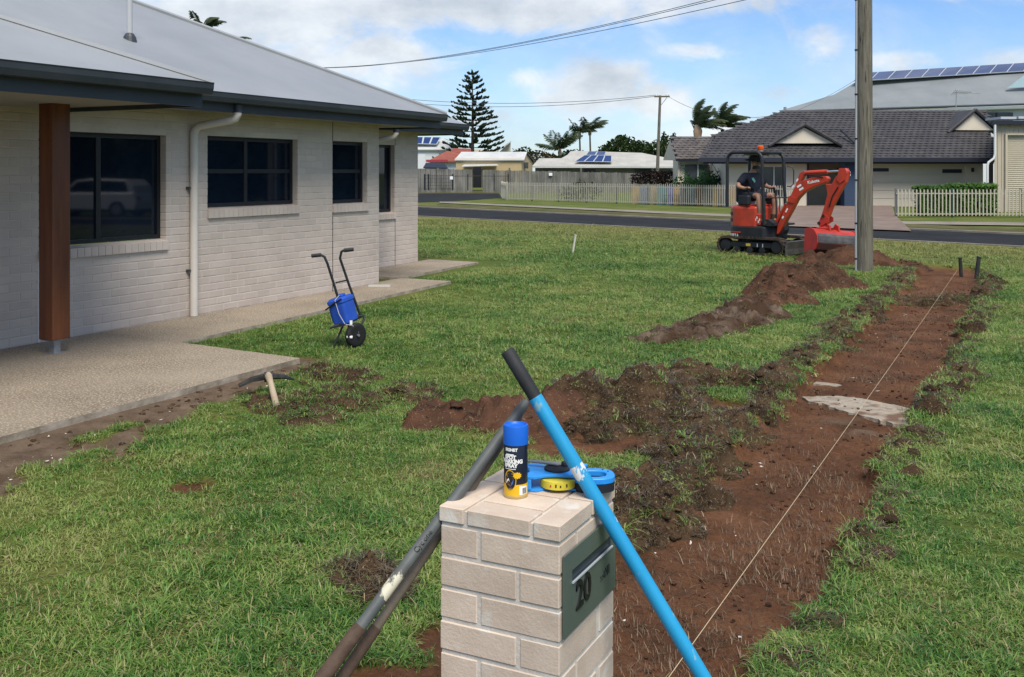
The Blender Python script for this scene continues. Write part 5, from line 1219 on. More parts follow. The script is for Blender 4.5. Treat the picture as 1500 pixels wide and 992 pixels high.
MB().box(-.05, .05, -.0755, -.0775, -.016, .016, M=Matrix.Translation((.80, 0, .96)) @ Matrix.Rotation(-1.05, 4, 'Y')).build('white_decal', M_WHITE, boom)
MB().box(-.03, .03, -.0755, -.0775, -.02, .02, M=Matrix.Translation((.71, 0, .80)) @ Matrix.Rotation(-1.05, 4, 'Y')).build('white_decal', M_WHITE, boom)
me = text_mesh('Kubota', .095, .001, M_WHITE, bold=.002); R = Matrix.Rotation(-.20, 4, 'Y'); xform(me, lambda c: R @ V((c.x, 0, c.y)) + V((1.30, -.0785 - c.z, 1.555))); put('lettering', me, boom)
arm = thick([(1.70, 1.56), (1.84, 1.56), (1.93, 1.72), (2.02, 1.78), (2.02, 1.90), (2.14, 1.90), (2.19, 1.84), (2.16, 1.60), (2.04, 1.40), (1.86, 1.08), (1.74, .76), (1.66, .66), (1.57, .68), (1.58, .80), (1.68, 1.10), (1.74, 1.34)], .06, M_RED, 'arm', exc)
for q in (-1, 1): MB().prism([(1.96, 1.66), (2.04, 1.58), (2.16, 1.66), (2.20, 1.80), (2.15, 1.905), (2.02, 1.905)], q * .075 - .01, q * .075 + .01, axis='y').build('arm_cheek', M_RED, arm)
MB().tube([V((2.02, -.02, 1.56)), V((1.86, -.02, 1.22))], .042, 12).build('bucket_ram', M_RED, arm, smooth=50)
MB().tube([V((1.87, -.02, 1.24)), V((1.68, -.02, .84))], .022, 12).build('ram_rod', M_DARKM, arm, smooth=50)
MB().tube([V((2.0, -.08, 1.50)), V((1.88, -.10, 1.30)), V((1.80, -.09, 1.05))], .014, 8).build('hose', M_BLACK, arm, smooth=50)
for a, b in (((1.68, .86), (1.86, .80)), ((1.58, .70), (1.74, .64))): MB().tube([V((a[0], -.13, a[1])), V((a[0], .13, a[1]))], .034, 12).build('pin', M_DARKM, arm)
for q in (-1, 1): MB().prism([(1.55, .68), (1.60, .62), (1.80, .74), (1.80, .82), (1.70, .90), (1.64, .88)], q * .10 - .012, q * .10 + .012, axis='y').build('link_plate', M_REDW, arm)
MB().lathe([(.05, .50), (.17, .52), (.18, .545), (.10, .57), (.08, .62), (.10, .68), (.05, .70)], 20, M=Matrix.Translation((1.66, 0, .055))).build('hitch', M_REDW, arm, smooth=35)
MB().prism([(1.52, .50), (1.80, .50), (1.74, .61), (1.60, .63)], -.13, .13, axis='y').build('hitch', M_REDW, arm)
# wide mud bucket: shell seen from behind
prof = [(1.52, .545), (1.66, .565), (1.80, .52), (1.90, .42), (1.92, .30), (1.86, .18), (1.74, .10), (1.56, .075)]
inner = [(x - .018 * (x - 1.6) / .35, z - .018 * (1 if z > .3 else -1)) for x, z in prof]
WB = .56
bk = MB().prism(prof + inner[::-1], -WB, WB, axis='y').build('bucket', M_REDW, exc)
MB().prism([(1.86, .475), (1.91, .425), (1.93, .35), (1.932, .30), (1.91, .31), (1.90, .41)], -WB + .01, WB - .01, axis='y').build('wear_band', M_WORN, bk)
MB().prism([(1.92, .298), (1.932, .285), (1.87, .165), (1.75, .085), (1.74, .10), (1.86, .18)], -WB + .01, WB - .01, axis='y').build('wear_band', mat('mud_stained_red', (.13, .022, .016), (.055, .03, .022), scale=4, rough=.8), bk)
for q in (-1, 1): MB().prism([(1.50, .55), (1.52, .06), (1.75, .088), (1.875, .17), (1.935, .30), (1.91, .43), (1.805, .535), (1.66, .58)], q * (WB + .012) - .012, q * (WB + .012) + .012, axis='y').build('bucket_side', M_REDW, bk)
MB().box(1.44, 1.57, -WB - .02, WB + .02, .055, .074).build('cutting_edge', M_WORN, bk)
for q in (-.12, .12): MB().prism([(1.55, .56), (1.78, .525), (1.74, .64), (1.64, .68)], q - .02, q + .02, axis='y').build('bucket_ear', M_REDW, bk)

def walk(o):
    yield o
    for c in o.children: yield from walk(c)
BT = Matrix.Translation((1.62, -.2, .32)) @ Matrix.Rotation(math.radians(-20), 4, 'Z') @ Matrix.Rotation(math.radians(-5), 4, 'X') @ Matrix.Diagonal((.82, 1.0, 1.0, 1)) @ Matrix.Translation((-1.62, .2, -.32))
for top_o in (boom, arm):
    for o in walk(top_o):
        for v_ in o.data.vertices: v_.co.x = .45 + (v_.co.x - .545) * .905; v_.co.y -= .20; v_.co.z = .42 + (v_.co.z - .40) * .90
for o in exc.children:
    if o.name.split('.')[0] in ('bucket', 'cutting_edge', 'dozer_blade', 'swing_post'):
        sh_ = {'bucket': -.10, 'cutting_edge': -.10, 'dozer_blade': -.10, 'swing_post': -.10}[o.name.split('.')[0]]
        for q_ in walk(o):
            for v_ in q_.data.vertices: v_.co.x += sh_; v_.co.y -= {'bucket': .20, 'cutting_edge': .2}.get(o.name.split('.')[0], .1); v_.co = (BT @ v_.co) if o.name.startswith('bucket') else v_.co
# -------- the driver: one skinned body, clothes over it
M_SKIN = mat('skin', (0.33, 0.175, 0.115), (0.38, 0.21, 0.14), scale=9, rough=.55)
M_SHIRT = mat('navy_shirt', (0.006, 0.009, 0.020), (0.011, 0.015, 0.030), scale=6, rough=.9, bump=.4, bscale=12)
M_SHORT = mat('navy_shorts', (0.008, 0.010, 0.018), (0.015, 0.018, 0.028), scale=6, rough=.9, bump=.4, bscale=12)
M_HAT = mat('dark_felt_hat', (0.018, 0.014, 0.011), (0.032, 0.026, 0.020), scale=8, rough=.9)
per = thing('person', 'excavator driver in a dark brimmed hat, navy shirt and shorts, hands on the levers', 'person', (EXX, EXY, 0.0), YAW - HEAD)
def skin(name, joints, bones, m, sub=2, parent=per):
    me = bpy.data.meshes.new(name); keys = list(joints); me.from_pydata([joints[k][0] for k in keys], [(keys.index(a), keys.index(b)) for a, b in bones], [])
    o = put(name, me, parent); o.modifiers.new('skin', 'SKIN'); me.materials.append(m)
    if not me.skin_vertices: 
        bm = bmesh.new(); bm.from_mesh(me); bm.verts.layers.skin.verify(); bm.to_mesh(me); bm.free()
    for i, k in enumerate(keys):
        r = joints[k][1]; me.skin_vertices[0].data[i].radius = r if isinstance(r, tuple) else (r, r)
    me.skin_vertices[0].data[0].use_root = True
    sm = o.modifiers.new('sub', 'SUBSURF'); sm.levels = sub; sm.render_levels = sub
    o.modifiers['skin'].use_smooth_shade = True
    return o
J = {'pelvis': ((-.14, 0, 1.16), (.13, .15)), 'waist': ((-.13, 0, 1.32), (.11, .14)), 'chest': ((-.10, 0, 1.50), (.12, .17)), 'neckb': ((-.07, 0, 1.635), (.06, .07)), 'neck': ((-.045, 0, 1.70), .05),
     'jaw': ((-.005, 0, 1.76), (.065, .06)), 'skull': ((-.01, 0, 1.85), (.088, .075)), 'crown': ((-.015, 0, 1.925), (.06, .055))}
Bn = [('pelvis', 'waist'), ('waist', 'chest'), ('chest', 'neckb'), ('neckb', 'neck'), ('neck', 'jaw'), ('jaw', 'skull'), ('skull', 'crown')]
for s, q in (('r', -1), ('l', 1)):
    J.update({s + 'sh': ((-.09, q * .20, 1.575), .062), s + 'el': ((-.10, q * .37, 1.375), .047), s + 'wr': ((.095, q * .352, 1.335), .030), s + 'pa': ((.150, q * .348, 1.350), (.038, .022)),
              s + 'hip': ((-.10, q * .10, 1.15), .092), s + 'kn': ((.30, q * .20, 1.21), .062), s + 'sn': ((.32, q * .20, .99), .058), s + 'an': ((.31, q * .17, .75), .040), s + 'to': ((.46, q * .18, .68), (.035, .025))})
    Bn += [('chest', s + 'sh'), (s + 'sh', s + 'el'), (s + 'el', s + 'wr'), (s + 'wr', s + 'pa'), ('pelvis', s + 'hip'), (s + 'hip', s + 'kn'), (s + 'kn', s + 'sn'), (s + 'sn', s + 'an'), (s + 'an', s + 'to')]
    for i, (dy, l) in enumerate(((-.026, .052), (-.009, .060), (.009, .056), (.025, .046))):
        b0 = V((.165, q * .346 + dy * .9, 1.362 - abs(i - 1) * .003)); f0, f1, f2 = f'{s}f{i}a', f'{s}f{i}b', f'{s}f{i}c'
        J.update({f0: (tuple(b0), .0095), f1: (tuple(b0 + V((l * .5, 0, .005))), .009), f2: (tuple(b0 + V((l * .62, 0, -.025))), .008)}); Bn += [(s + 'pa', f0), (f0, f1), (f1, f2)]
    t0 = V((.12, q * .348 - q * .03, 1.35)); J.update({s + 't0': (tuple(t0), .012), s + 't1': (tuple(t0 + V((.04, -q * .018, .005))), .010)}); Bn += [(s + 'pa', s + 't0'), (s + 't0', s + 't1')]
body = skin('body', J, Bn, M_SKIN)
sh = {k: (J[k][0], tuple(x + .022 for x in (J[k][1] if isinstance(J[k][1], tuple) else (J[k][1], J[k][1])))) for k in ('pelvis', 'waist', 'chest', 'neckb', 'rsh', 'lsh')}
sh['neckb'] = ((-.075, 0, 1.625), (.062, .085)); sh['waist'] = ((-.12, 0, 1.32), (.15, .165))
for s, q in (('r', -1), ('l', 1)): sh[s + 'e2'] = (tuple(V(J[s + 'sh'][0]).lerp(V(J[s + 'el'][0]), .82)), .076)
shirt = skin('shirt', sh, [('pelvis', 'waist'), ('waist', 'chest'), ('chest', 'neckb'), ('chest', 'rsh'), ('chest', 'lsh'), ('rsh', 're2'), ('lsh', 'le2')], M_SHIRT)
so = {'pelvis': ((-.14, 0, 1.15), (.15, .18))}
for s, q in (('r', -1), ('l', 1)): so[s + 'hip'] = (J[s + 'hip'][0], .112); so[s + 'k2'] = (tuple(V(J[s + 'hip'][0]).lerp(V(J[s + 'kn'][0]), .80)), .092)
skin('shorts', so, [('pelvis', 'rhip'), ('pelvis', 'lhip'), ('rhip', 'rk2'), ('lhip', 'lk2')], M_SHORT)
for q in (-1, 1):
    bo = MB().tube([V((.312, q * .172, .84)), V((.31, q * .17, .74)), V((.33, q * .17, .70)), V((.43, q * .18, .693)), V((.48, q * .182, .683))], [.052, .054, .052, .045, .026], 12).build('boot', mat('work_boot', (.05, .032, .02), rough=.8), per, smooth=50)
ht = MB().lathe([(.20, 1.862), (.21, 1.868), (.16, 1.885), (.105, 1.893), (.10, 1.93), (.092, 1.985), (.06, 2.005), (.02, 2.0)], 28, M=Matrix.Translation((-.005, 0, 0)) @ Matrix.Rotation(.10, 4, 'Y') @ Matrix.Translation((-.19, 0, 0))).build('hat', M_HAT, per, smooth=45)
hb = MB().lathe([(.075, 0), (.085, .02), (.06, .06)], 14, M=Matrix.Translation((.025, 0, 1.715))).build('beard', mat('dark_beard', (.03, .022, .018), rough=.95, bump=.6, bscale=60), per, smooth=60)
fc = MB(); fc.tube([V((.075, 0, 1.845)), V((.105, 0, 1.815)), V((.08, 0, 1.808))], [.010, .016, .012], 8); fc.build('nose', M_SKIN, per, smooth=60)
for q in (-1, 1):
    MB().lathe([(.002, -.010), (.009, -.006), (.010, 0), (.009, .006), (.002, .010)], 10, M=Matrix.Translation((.078, q * .028, 1.848))).build('eye', mat('eye', (.05, .04, .035), rough=.2), per, smooth=60)
    MB().lathe([(.004, -.03), (.016, -.02), (.02, 0), (.016, .02), (.004, .03)], 10, M=Matrix.Translation((-.01, q * .078, 1.835)) @ Matrix.Scale(.5, 4, (0, 1, 0))).build('ear', M_SKIN, per, smooth=60)
MB().tube([V((.075, -.025, 1.775)), V((.085, 0, 1.772)), V((.075, .025, 1.775))], .006, 6).build('mouth', mat('lips', (.22, .09, .07), rough=.6), per)
MB().prism([(-.02, 0), (.03, -.06), (.045, -.02), (.01, .045), (-.03, .035)], -.002, .002, axis='y', M=Matrix.Translation((.045, -.10, 1.50)) @ Matrix.Rotation(.75, 4, 'Z')).build('shirt_logo', mat('teal_print', (.10, .30, .26), rough=.8), per)

# he sits twisted a little toward the lawn, seat and consoles with him
TW = Matrix.Translation((-.13, -.02, 1.0)) @ Matrix.Rotation(math.radians(-18), 4, 'Z') @ Matrix.Translation((.13, 0, -1.0))
per.matrix_world = Matrix.Translation(per.location) @ Matrix.Rotation(YAW - HEAD, 4, 'Z') @ Matrix.Translation((-.10, -.06, 0)) @ TW @ Matrix.Translation((-.13, 0, 1.0)) @ Matrix.Scale(1.07, 4) @ Matrix.Translation((.13, 0, -1.0))
for o in exc.children:
    if o.name.split('.')[0] in ('seat', 'control_console'): o.matrix_local = Matrix.Translation((-.08, -.05, 0)) @ TW

# ---------------------------------------------------------------- timber power pole
M_POLE = mat('weathered_pole', (0.075, 0.066, 0.048), (0.20, 0.185, 0.145), scale=3.2, rough=0.85, stretch=(9, 9, 0.55), lo=.3, hi=.7, bump=.9, bscale=10, bdist=.012, speck=(.035, .030, .024), sscale=3.5, sth=(.62, .68))
ppx, ppy = G(1266, 399)
pp = thing('power_pole', 'thick weathered timber power pole with a pale conduit, standing beside the strip', 'power pole', (ppx, ppy, 0), YAW)
mb = MB(); mb.tube([V((0, 0, -.2)), V((0, 0, .6)), V((0, 0, 4)), V((-.0, 0, 9.2))], [.146, .142, .130, .112], 32); mb.build('trunk', M_POLE, pp, smooth=50)
MB().tube([V((-.145, -.02, -.05)), V((-.147, -.02, .5)), V((-.142, -.02, 3)), V((-.135, -.02, 6)), V((-.13, -.02, 7.5))], .020, 10).build('conduit', mat('conduit_grey', (.34, .36, .38), rough=.6), pp, smooth=50)
for z in (.22, .82, 1.55, 2.25, 3.0, 3.75, 4.6):
    MB().tube([V((-.146, -.02, z)), V((-.146, -.02, z + .025))], .025, 10).build('conduit_clip', M_BLACK, pp)
MB().box(-1.1, 1.1, -.17, -.06, 8.6, 8.72).build('crossarm', M_POLE, pp)
M_WIRE = mat('wire', (0.10, 0.11, 0.125), rough=.6)
def wire(p, q, sag, r, lab, grp='overhead wires'):
    p, q = V(p), V(q); n = 40; mb = MB()
    mb.tube([p.lerp(q, i / n) - V((0, 0, sag * 4 * (i / n) * (1 - i / n))) for i in range(n + 1)], r, 5)
    return tag(mb.build('power_line', M_WIRE, smooth=60), lab, 'wire', grp)
topz = lambda py: EYE - (py - HZ) / FOC * 16.85
for (py0, py1, mid, lab) in ((-60, 76, 1.37, 'upper overhead wire of the pair running from the timber pole to over the house'), (-56, 78, 1.33, 'middle overhead wire of the pair sagging toward the house roof'), (-40, 80, 1.18, 'lowest overhead wire running from the timber pole to over the house')):
    wire(W3(1262, py0, 16.85), W3(300, py1, 62), mid, .0075, lab)
# ---------------------------------------------------------------- beyond the road
class Far:
    """a far thing whose base frame looks back along the view: x to the right, y away"""
    def __init__(s, name, label, cat, px, d, group=None):
        x, y = W(px, d); s.px, s.d = px, d; s.xc = (px - 750) / FOC * d
        s.root = thing(name, label, cat, (x, y, 0), YAW, group)
    def p(s, px, py, d): return Vector(((px - 750) / FOC * d - s.xc, d - s.d, EYE - (py - HZ) / FOC * d))
    def x(s, px, d): return (px - 750) / FOC * d - s.xc
    def box(s, name, px0, px1, py0, py1, d0, d1, m, parent=None, c=0.0):
        x0, x1 = s.x(px0, d0), s.x(px1, d0); z1, z0 = EYE - (py0 - HZ) / FOC * d0, EYE - (py1 - HZ) / FOC * d0
        mb = MB(); mb.box(x0, x1, d0 - s.d, d1 - s.d, max(z0, -.1), z1, c=c); return mb.build(name, m, parent or s.root)
    def slab(s, name, pts, t, m, parent=None):
        mb = MB(); mb.slab([s.p(*q) for q in pts], t); return mb.build(name, m, parent or s.root)
M_CREAM = mat('cream_render', (0.60, 0.53, 0.42), (0.64, 0.57, 0.46), scale=2, rough=.9)
M_SHADEW = mat('shaded_cream_render', (0.30, 0.255, 0.19), (0.34, 0.29, 0.22), scale=2, rough=.9)  # cream render in a darker colour, standing in for shade in the porch recess
M_TILE = mat('charcoal_tile', (0.042, 0.040, 0.043), (0.066, 0.063, 0.066), scale=1.5, rough=.6, vary=.08, spec=.3)
M_TRIM = mat('navy_trim', (0.016, 0.020, 0.034), rough=.5)
M_NAVYP = mat('blue_render', (0.028, 0.052, 0.10), rough=.7)
M_BLIND = mat('pale_frame', (.6, .6, .58), rough=.6)
M_CURT = mat('window_dark', (.035, .042, .05), (.07, .08, .09), scale=1.2, rough=.12)
H3 = Far('tiled_house', 'cream house with a charcoal tiled roof and the number 23, across the road', 'house', 1220, 49)
def tiles(name, pts, fr, parent, tw=.30, th=.32):
    """roof tiles laid as overlapping slabs in the plane of the corners pts (first two on the eave)"""
    P = [fr.p(*q) for q in pts]; u = (P[1] - P[0]).normalized(); n = (P[1] - P[0]).cross(P[-1] - P[0]).normalized()
    if n.z < 0: n = -n
    w = n.cross(u).normalized()
    if w.z < 0: w = -w
    q2 = [((p - P[0]).dot(u), (p - P[0]).dot(w)) for p in P]
    def inside(a, b):
        c = False
        for i in range(len(q2)):
            (x1, y1), (x2, y2) = q2[i], q2[i - 1]
            if (y1 > b) != (y2 > b) and a < (x2 - x1) * (b - y1) / (y2 - y1) + x1: c = not c
        return c
    mb = MB(); mb.add([p - n * .05 for p in P], [tuple(range(len(P)))])
    b = -.02; k = 0
    while b < max(q[1] for q in q2):
        a = min(q[0] for q in q2) - (tw / 2 if k % 2 else 0)
        while a < max(q[0] for q in q2):
            if inside(a + tw / 2, b + th / 2):
                o = P[0] + u * a + w * b; lift = n * .055; lo = n * .008
                v = [o + lift * .7, o + u * (tw * .5) + lift * 1.15, o + u * (tw - .004) + lift * .7, o + u * (tw - .012) + w * (th + .03) + lo, o + u * (tw * .5) + w * (th + .03) + lo * 3, o + w * (th + .03) + lo, o - n * .01, o + u * (tw - .012) - n * .01]
                mb.add(v, [(0, 1, 4, 5), (1, 2, 3, 4), (6, 7, 2, 1, 0)])
            a += tw
        b += th; k += 1
    o = put(name, mb.mesh(name, M_TILE), parent); o['kind'] = 'stuff'; return o
E1 = (1026, 233, 48); E2 = (1458, 233, 48); R1 = (1150, 162, 54.2); R2 = (1446, 162, 54.2)
V0 = (1045.5, 198, 50.86)
rf = H3.slab('roof', [E1, E2, R2, R1, V0], .04, M_TRIM)
rf.location.z -= .06
tiles('roof_tiles', [E1, E2, R2, R1, V0], H3, rf).location.z += .06
def cap_line(fr, parent, a, b, r=.09):
    pa, pb_ = fr.p(*a), fr.p(*b); n = max(2, int((pb_ - pa).length / .4)); 
    for i in range(n):
        q0, q1 = pa.lerp(pb_, i / n), pa.lerp(pb_, (i + 1.06) / n); MB().tube([q0, q1], [r, r * .82], 6).build('ridge_tile', M_TILE, parent)
cap_line(H3, rf, E1, V0); cap_line(H3, rf, V0, R1); cap_line(H3, rf, R1, R2, .07)
H3.box('gutter', 1024, 1460, 231, 237.5, 47.9, 48.02, M_TRIM)
H3.box('fascia', 1030, 1456, 237, 240, 48.1, 48.2, M_TRIM)
# front wall pieces
H3.box('wall', 1064, 1101, 238, 304, 48.9, 49.1, M_CREAM); H3.box('wall', 1153, 1183, 238, 304, 48.9, 49.1, M_CREAM)
H3.box('wall', 1101, 1153, 238, 243, 48.9, 49.1, M_CREAM); H3.box('wall', 1101, 1153, 290, 304, 48.9, 49.1, M_CREAM)
H3.box('porch_wall', 1180, 1240, 238, 304, 50.6, 50.8, M_SHADEW); H3.box('porch_reveal', 1180, 1183, 238, 304, 49.12, 50.6, M_SHADEW)
H3.box('door', 1226, 1237, 246, 303, 50.55, 50.595, M_CURT); 
pl3 = H3.box('porch_pillar', 1237, 1256, 238, 306, 48.4, 49.0, M_NAVYP)
gd_x0, gd_x1 = 1268, 1414
H3.box('wall', 1256, gd_x0, 238, 304, 48.9, 49.1, M_CREAM); H3.box('wall', gd_x0, gd_x1, 238, 243, 48.9, 49.1, M_CREAM); H3.box('wall', gd_x1, 1440, 238, 304, 48.9, 49.1, M_CREAM)
gdr = H3.box('garage_door', gd_x0, gd_x1, 243, 303.5, 49.05, 49.12, mat('garage_cream', (.52, .475, .40), (.55, .50, .43), scale=1, rough=.7))
for i in range(5):
    a, b = 243 + 60 * i / 5, 243 + 60 * (i + 1) / 5; H3.box('door_panel', gd_x0 + .4, gd_x1 - .4, a + .35, b - .35, 49.02, 49.055, MATS['garage_cream'], gdr)
for a, b, c, d in ((1278, 1302, 246.5, 251.5), (1380.5, 1409, 248, 253.5)): H3.box('slot_window', a, b, c, d, 49.0, 49.04, M_TRIM, gdr)
H3.box('side_wall', 1436, 1440, 238, 304, 49.12, 56, M_CREAM)
lt = H3.box('wall_light', 1424.5, 1427, 246, 252, 48.78, 48.9, M_BLACK)
MB().tube([H3.p(1183.5, 238, 48.85), H3.p(1183.5, 303, 48.85)], .045, 8).build('downpipe', M_TRIM, H3.root)
# window behind the excavator
wn = H3.box('window', 1101, 1153, 243, 290, 48.96, 49.0, M_CURT)
for a in (1101, 1133, 1151.5): H3.box('window_frame', a, a + 1.6, 243, 290, 48.90, 48.955, M_BLIND, wn)
for z in (243, 288.5): H3.box('window_frame', 1102.6, 1151.5, z, z + 1.5, 48.905, 48.955, M_BLIND, wn)
def digits(body, size, px, py, d, fr, parent, m):
    me = text_mesh(body, size, .012, m, bold=.012); p = fr.p(px, py, d); xform(me, lambda c: V((p.x + c.x, p.y - c.z, p.z + c.y))); return put('house_number', me, parent)
digits('2', .34, 1236.5, 254.5, 48.38, H3, pl3, M_WHITE); digits('3', .34, 1241.5, 258, 48.38, H3, pl3, M_WHITE)
# gablets
def gablet(ap, l, r, back, mtri):
    g = H3.slab('gable', [l, r, ap], .01, mtri, rf) if False else None
    mb = MB(); a, b, c = H3.p(*l), H3.p(*r), H3.p(*ap); t = V((0, .1, 0)); mb.add([a, b, c, a + t, b + t, c + t], [(0, 1, 2), (5, 4, 3), (0, 3, 4, 1), (1, 4, 5, 2), (2, 5, 3, 0)]); g = mb.build('gable', mtri, rf)
    g.location.z += .06
    ba = H3.p(ap[0], ap[1], ap[2]) + V((0, back, 0))
    for e, o in ((l, -1), (r, 1)):
        pe = H3.p(*e); out = V((o * .35, -.12, -.12)); mb = MB()
        mb.slab([c + V((0, -.12, .14)), pe + out, pe + out + V((0, back * .35, 0)), ba + V((0, 0, .14))], .08); s_ = mb.build('gable_roof', M_TILE, rf); s_.location.z += .06
        n = 7
        for i in range(n):
            q0 = (c + V((0, -.14, .15))).lerp(pe + out, i / n); q1 = (c + V((0, -.14, .15))).lerp(pe + out, (i + 1.05) / n); MB().tube([q0, q1], .085, 6).build('ridge_tile', M_TILE, rf).location.z += .06
gablet((1178, 187, 49.3), (1136, 210, 49.3), (1222, 210, 49.3), 2.2, M_CREAM)
gablet((1427, 165, 51.2), (1398, 190.5, 51.2), (1456, 191, 51.2), 2.2, M_CREAM)
MB().tube([H3.p(1231, 188, 50.6), H3.p(1252, 208, 49.5)], .05, 6).build('valley_line', M_TRIM, rf)
# left wing with its gable end
wf0, wf1, wr0, wr1 = (990, 233.5, 52.5), (1040, 233.5, 52.5), (983, 200, 55.5), (1052, 200, 55.5)
M_TILEB = mat('brown_grey_tile', (.075, .065, .060), (.115, .10, .095), scale=2, rough=.7, vary=.2)
w_ = H3.slab('wing_roof', [wf0, wf1, wr1, wr0], .05, M_TRIM); w_.location.z -= .05
_mt = M_TILE; M_TILE = M_TILEB; tiles('roof_tiles', [wf0, wf1, wr1, wr0], H3, w_).location.z += .05; M_TILE = _mt
H3.slab('wing_roof', [wr0, wr1, (1046, 232, 58.5), (972, 232, 58.5)], .05, M_TILEB)
mb = MB(); a, b, c = H3.p(993, 235, 52.9), H3.p(984, 204, 55.5), H3.p(973, 235, 58.1); b0, c0 = V((a.x, a.y, 0)), V((a.x, c.y, 0)); mb.add([a, V((a.x, b.y, b.z)), V((a.x, c.y, c.z))], [(0, 1, 2)]); mb.build('gable_wall', M_CREAM, H3.root); MB().box(a.x, a.x + .1, a.y, a.y + 1.6, 0, a.z).build('side_wall', M_CREAM, H3.root)
H3.box('wall', 993, 1068, 234, 304, 53, 53.2, M_CREAM); wn = H3.box('window', 1003, 1040, 241, 288, 52.94, 52.998, M_CURT); H3.box('window_frame', 1021.5, 1023.5, 241, 288, 52.9, 52.939, M_BLIND, wn); H3.box('side_wall', 1064, 1066, 238, 304, 49.1, 53, M_CREAM)
# antenna
an = Far('tv_antenna', 'thin television antenna on the charcoal tiled roof', 'antenna', 1402, 54)
MB().tube([an.p(1400.5, 158, 54), an.p(1401, 134, 54)], .025, 6).build('mast', M_GALV, an.root); MB().tube([an.p(1396, 135, 54), an.p(1436, 136.5, 54)], .018, 6).build('boom', M_GALV, an.root)
for i in range(8):
    q = an.p(1397 + i * 3.2, 135.2 + i * .12, 54); MB().tube([q + V((0, -.3, .12 - .012 * i)), q + V((0, .3, -.12 + .012 * i))], .012, 5).build('element', M_GALV, an.root)

# grey roofed two storey house behind
H4 = Far('grey_roof_house', 'large house with a plain grey roof and a long row of solar panels', 'house', 1330, 66)
M_GR2 = mat('blue_grey_roof', (.165, .185, .195), (.20, .22, .23), scale=.5, rough=.5)
M_WHT = mat('white_wall', (.62, .64, .65), rough=.8)
g1 = H4.slab('roof', [(1143, 162, 66), (1560, 149, 66), (1560, 92, 71), (1254, 120, 70.2), (1222, 138.5, 68.2)], .06, M_GR2)
H4.slab('roof', [(1143, 162, 66), (1222, 138.5, 68.2), (1254, 120, 70.2), (1290, 130, 74), (1200, 152, 76)], .06, M_GR2)
mb = MB(); mb.slab([H4.p(1143, 163, 65.9), H4.p(1560, 150, 65.9), H4.p(1560, 153.5, 65.9), H4.p(1143, 166.5, 65.9)], .01); 
mb = MB(); mb.tube([H4.p(1143, 164, 65.9), H4.p(1560, 151, 65.9)], .07, 6); mb.build('gutter', M_GUT, H4.root)
mb = MB(); a, b, c, d = H4.p(1147, 165.5, 66.1), H4.p(1560, 153, 66.1), H4.p(1560, 157.5, 66.1), H4.p(1147, 169, 66.1); mb.add([a, b, c, d, *[q + V((0, .1, 0)) for q in (a, b, c, d)]], [(0, 1, 2, 3), (7, 6, 5, 4), (0, 4, 5, 1), (1, 5, 6, 2), (2, 6, 7, 3), (3, 7, 4, 0)]); mb.build('fascia', M_WHT, H4.root)
H4.box('wall', 1152, 1560, 158, 300, 66.8, 67, M_WHT)
wn = H4.box('window', 1436, 1484, 165, 181, 66.7, 66.79, M_CURT); H4.box('window_frame', 1459, 1461, 165, 181, 66.66, 66.7, M_TRIM, wn)
MB().tube([H4.p(1150, 157, 66.1), H4.p(1150, 163, 66.1)], .10, 8).build('vent_pipe', M_GALV, H4.root)
M_SOLAR = mat('solar_cell', (.012, .028, .10), (.02, .045, .15), scale=.7, rough=.12, spec=.5)
M_SFR = mat('panel_frame', (.42, .45, .48), rough=.4)
def solar(fr, parent, tl, tr, bl_, br_, n, m=1, frame=.05, lift=.10):
    TL, TR, BL, BR = [fr.p(*q) for q in (tl, tr, bl_, br_)]; nn = (TR - TL).cross(BL - TL).normalized(); nn = nn if nn.z > 0 else -nn
    pt = lambda u, v: (TL.lerp(TR, u)).lerp(BL.lerp(BR, u), v) + nn * lift
    for i in range(n):
        for j in range(m):
            u0, u1, v0, v1 = i / n, (i + 1) / n, j / m, (j + 1) / m; P = [pt(u0, v1), pt(u1, v1), pt(u1, v0), pt(u0, v0)]; c = sum(P, V()) / 4
            mb = MB(); mb.add([*P, *[q - nn * .06 for q in P]], [(0, 1, 2, 3), (0, 4, 5, 1), (1, 5, 6, 2), (2, 6, 7, 3), (3, 7, 4, 0)]); pn = mb.build('solar_panel', M_SFR, parent)
            sx, sy = frame / (P[1] - P[0]).length, frame / (P[3] - P[0]).length
            q4 = lambda a, b: P[0].lerp(P[1], a).lerp(P[3].lerp(P[2], a), b) + nn * .008
            mb = MB(); mb.quad(q4(sx, sy), q4(1 - sx, sy), q4(1 - sx, 1 - sy), q4(sx, 1 - sy)); mb.build('cell_sheet', M_SOLAR, pn)
solar(H4, g1, (1262, 109, 71.2), (1534, 92, 71.6), (1250, 120.5, 69.2), (1524, 104.5, 69.8), 11, 1, .035)
mb = MB(); a, b, c = H4.p(1476, 129, 67.4), H4.p(1530, 127, 67.4), H4.p(1510, 105, 67.4); t = V((0, .2, 0)); mb.add([a, b, c, a + t, b + t, c + t], [(0, 1, 2), (5, 4, 3), (0, 3, 4, 1), (1, 4, 5, 2), (2, 5, 3, 0)]); mb.build('gable_window', mat('pale_glass', (.35, .48, .52), rough=.15), g1)

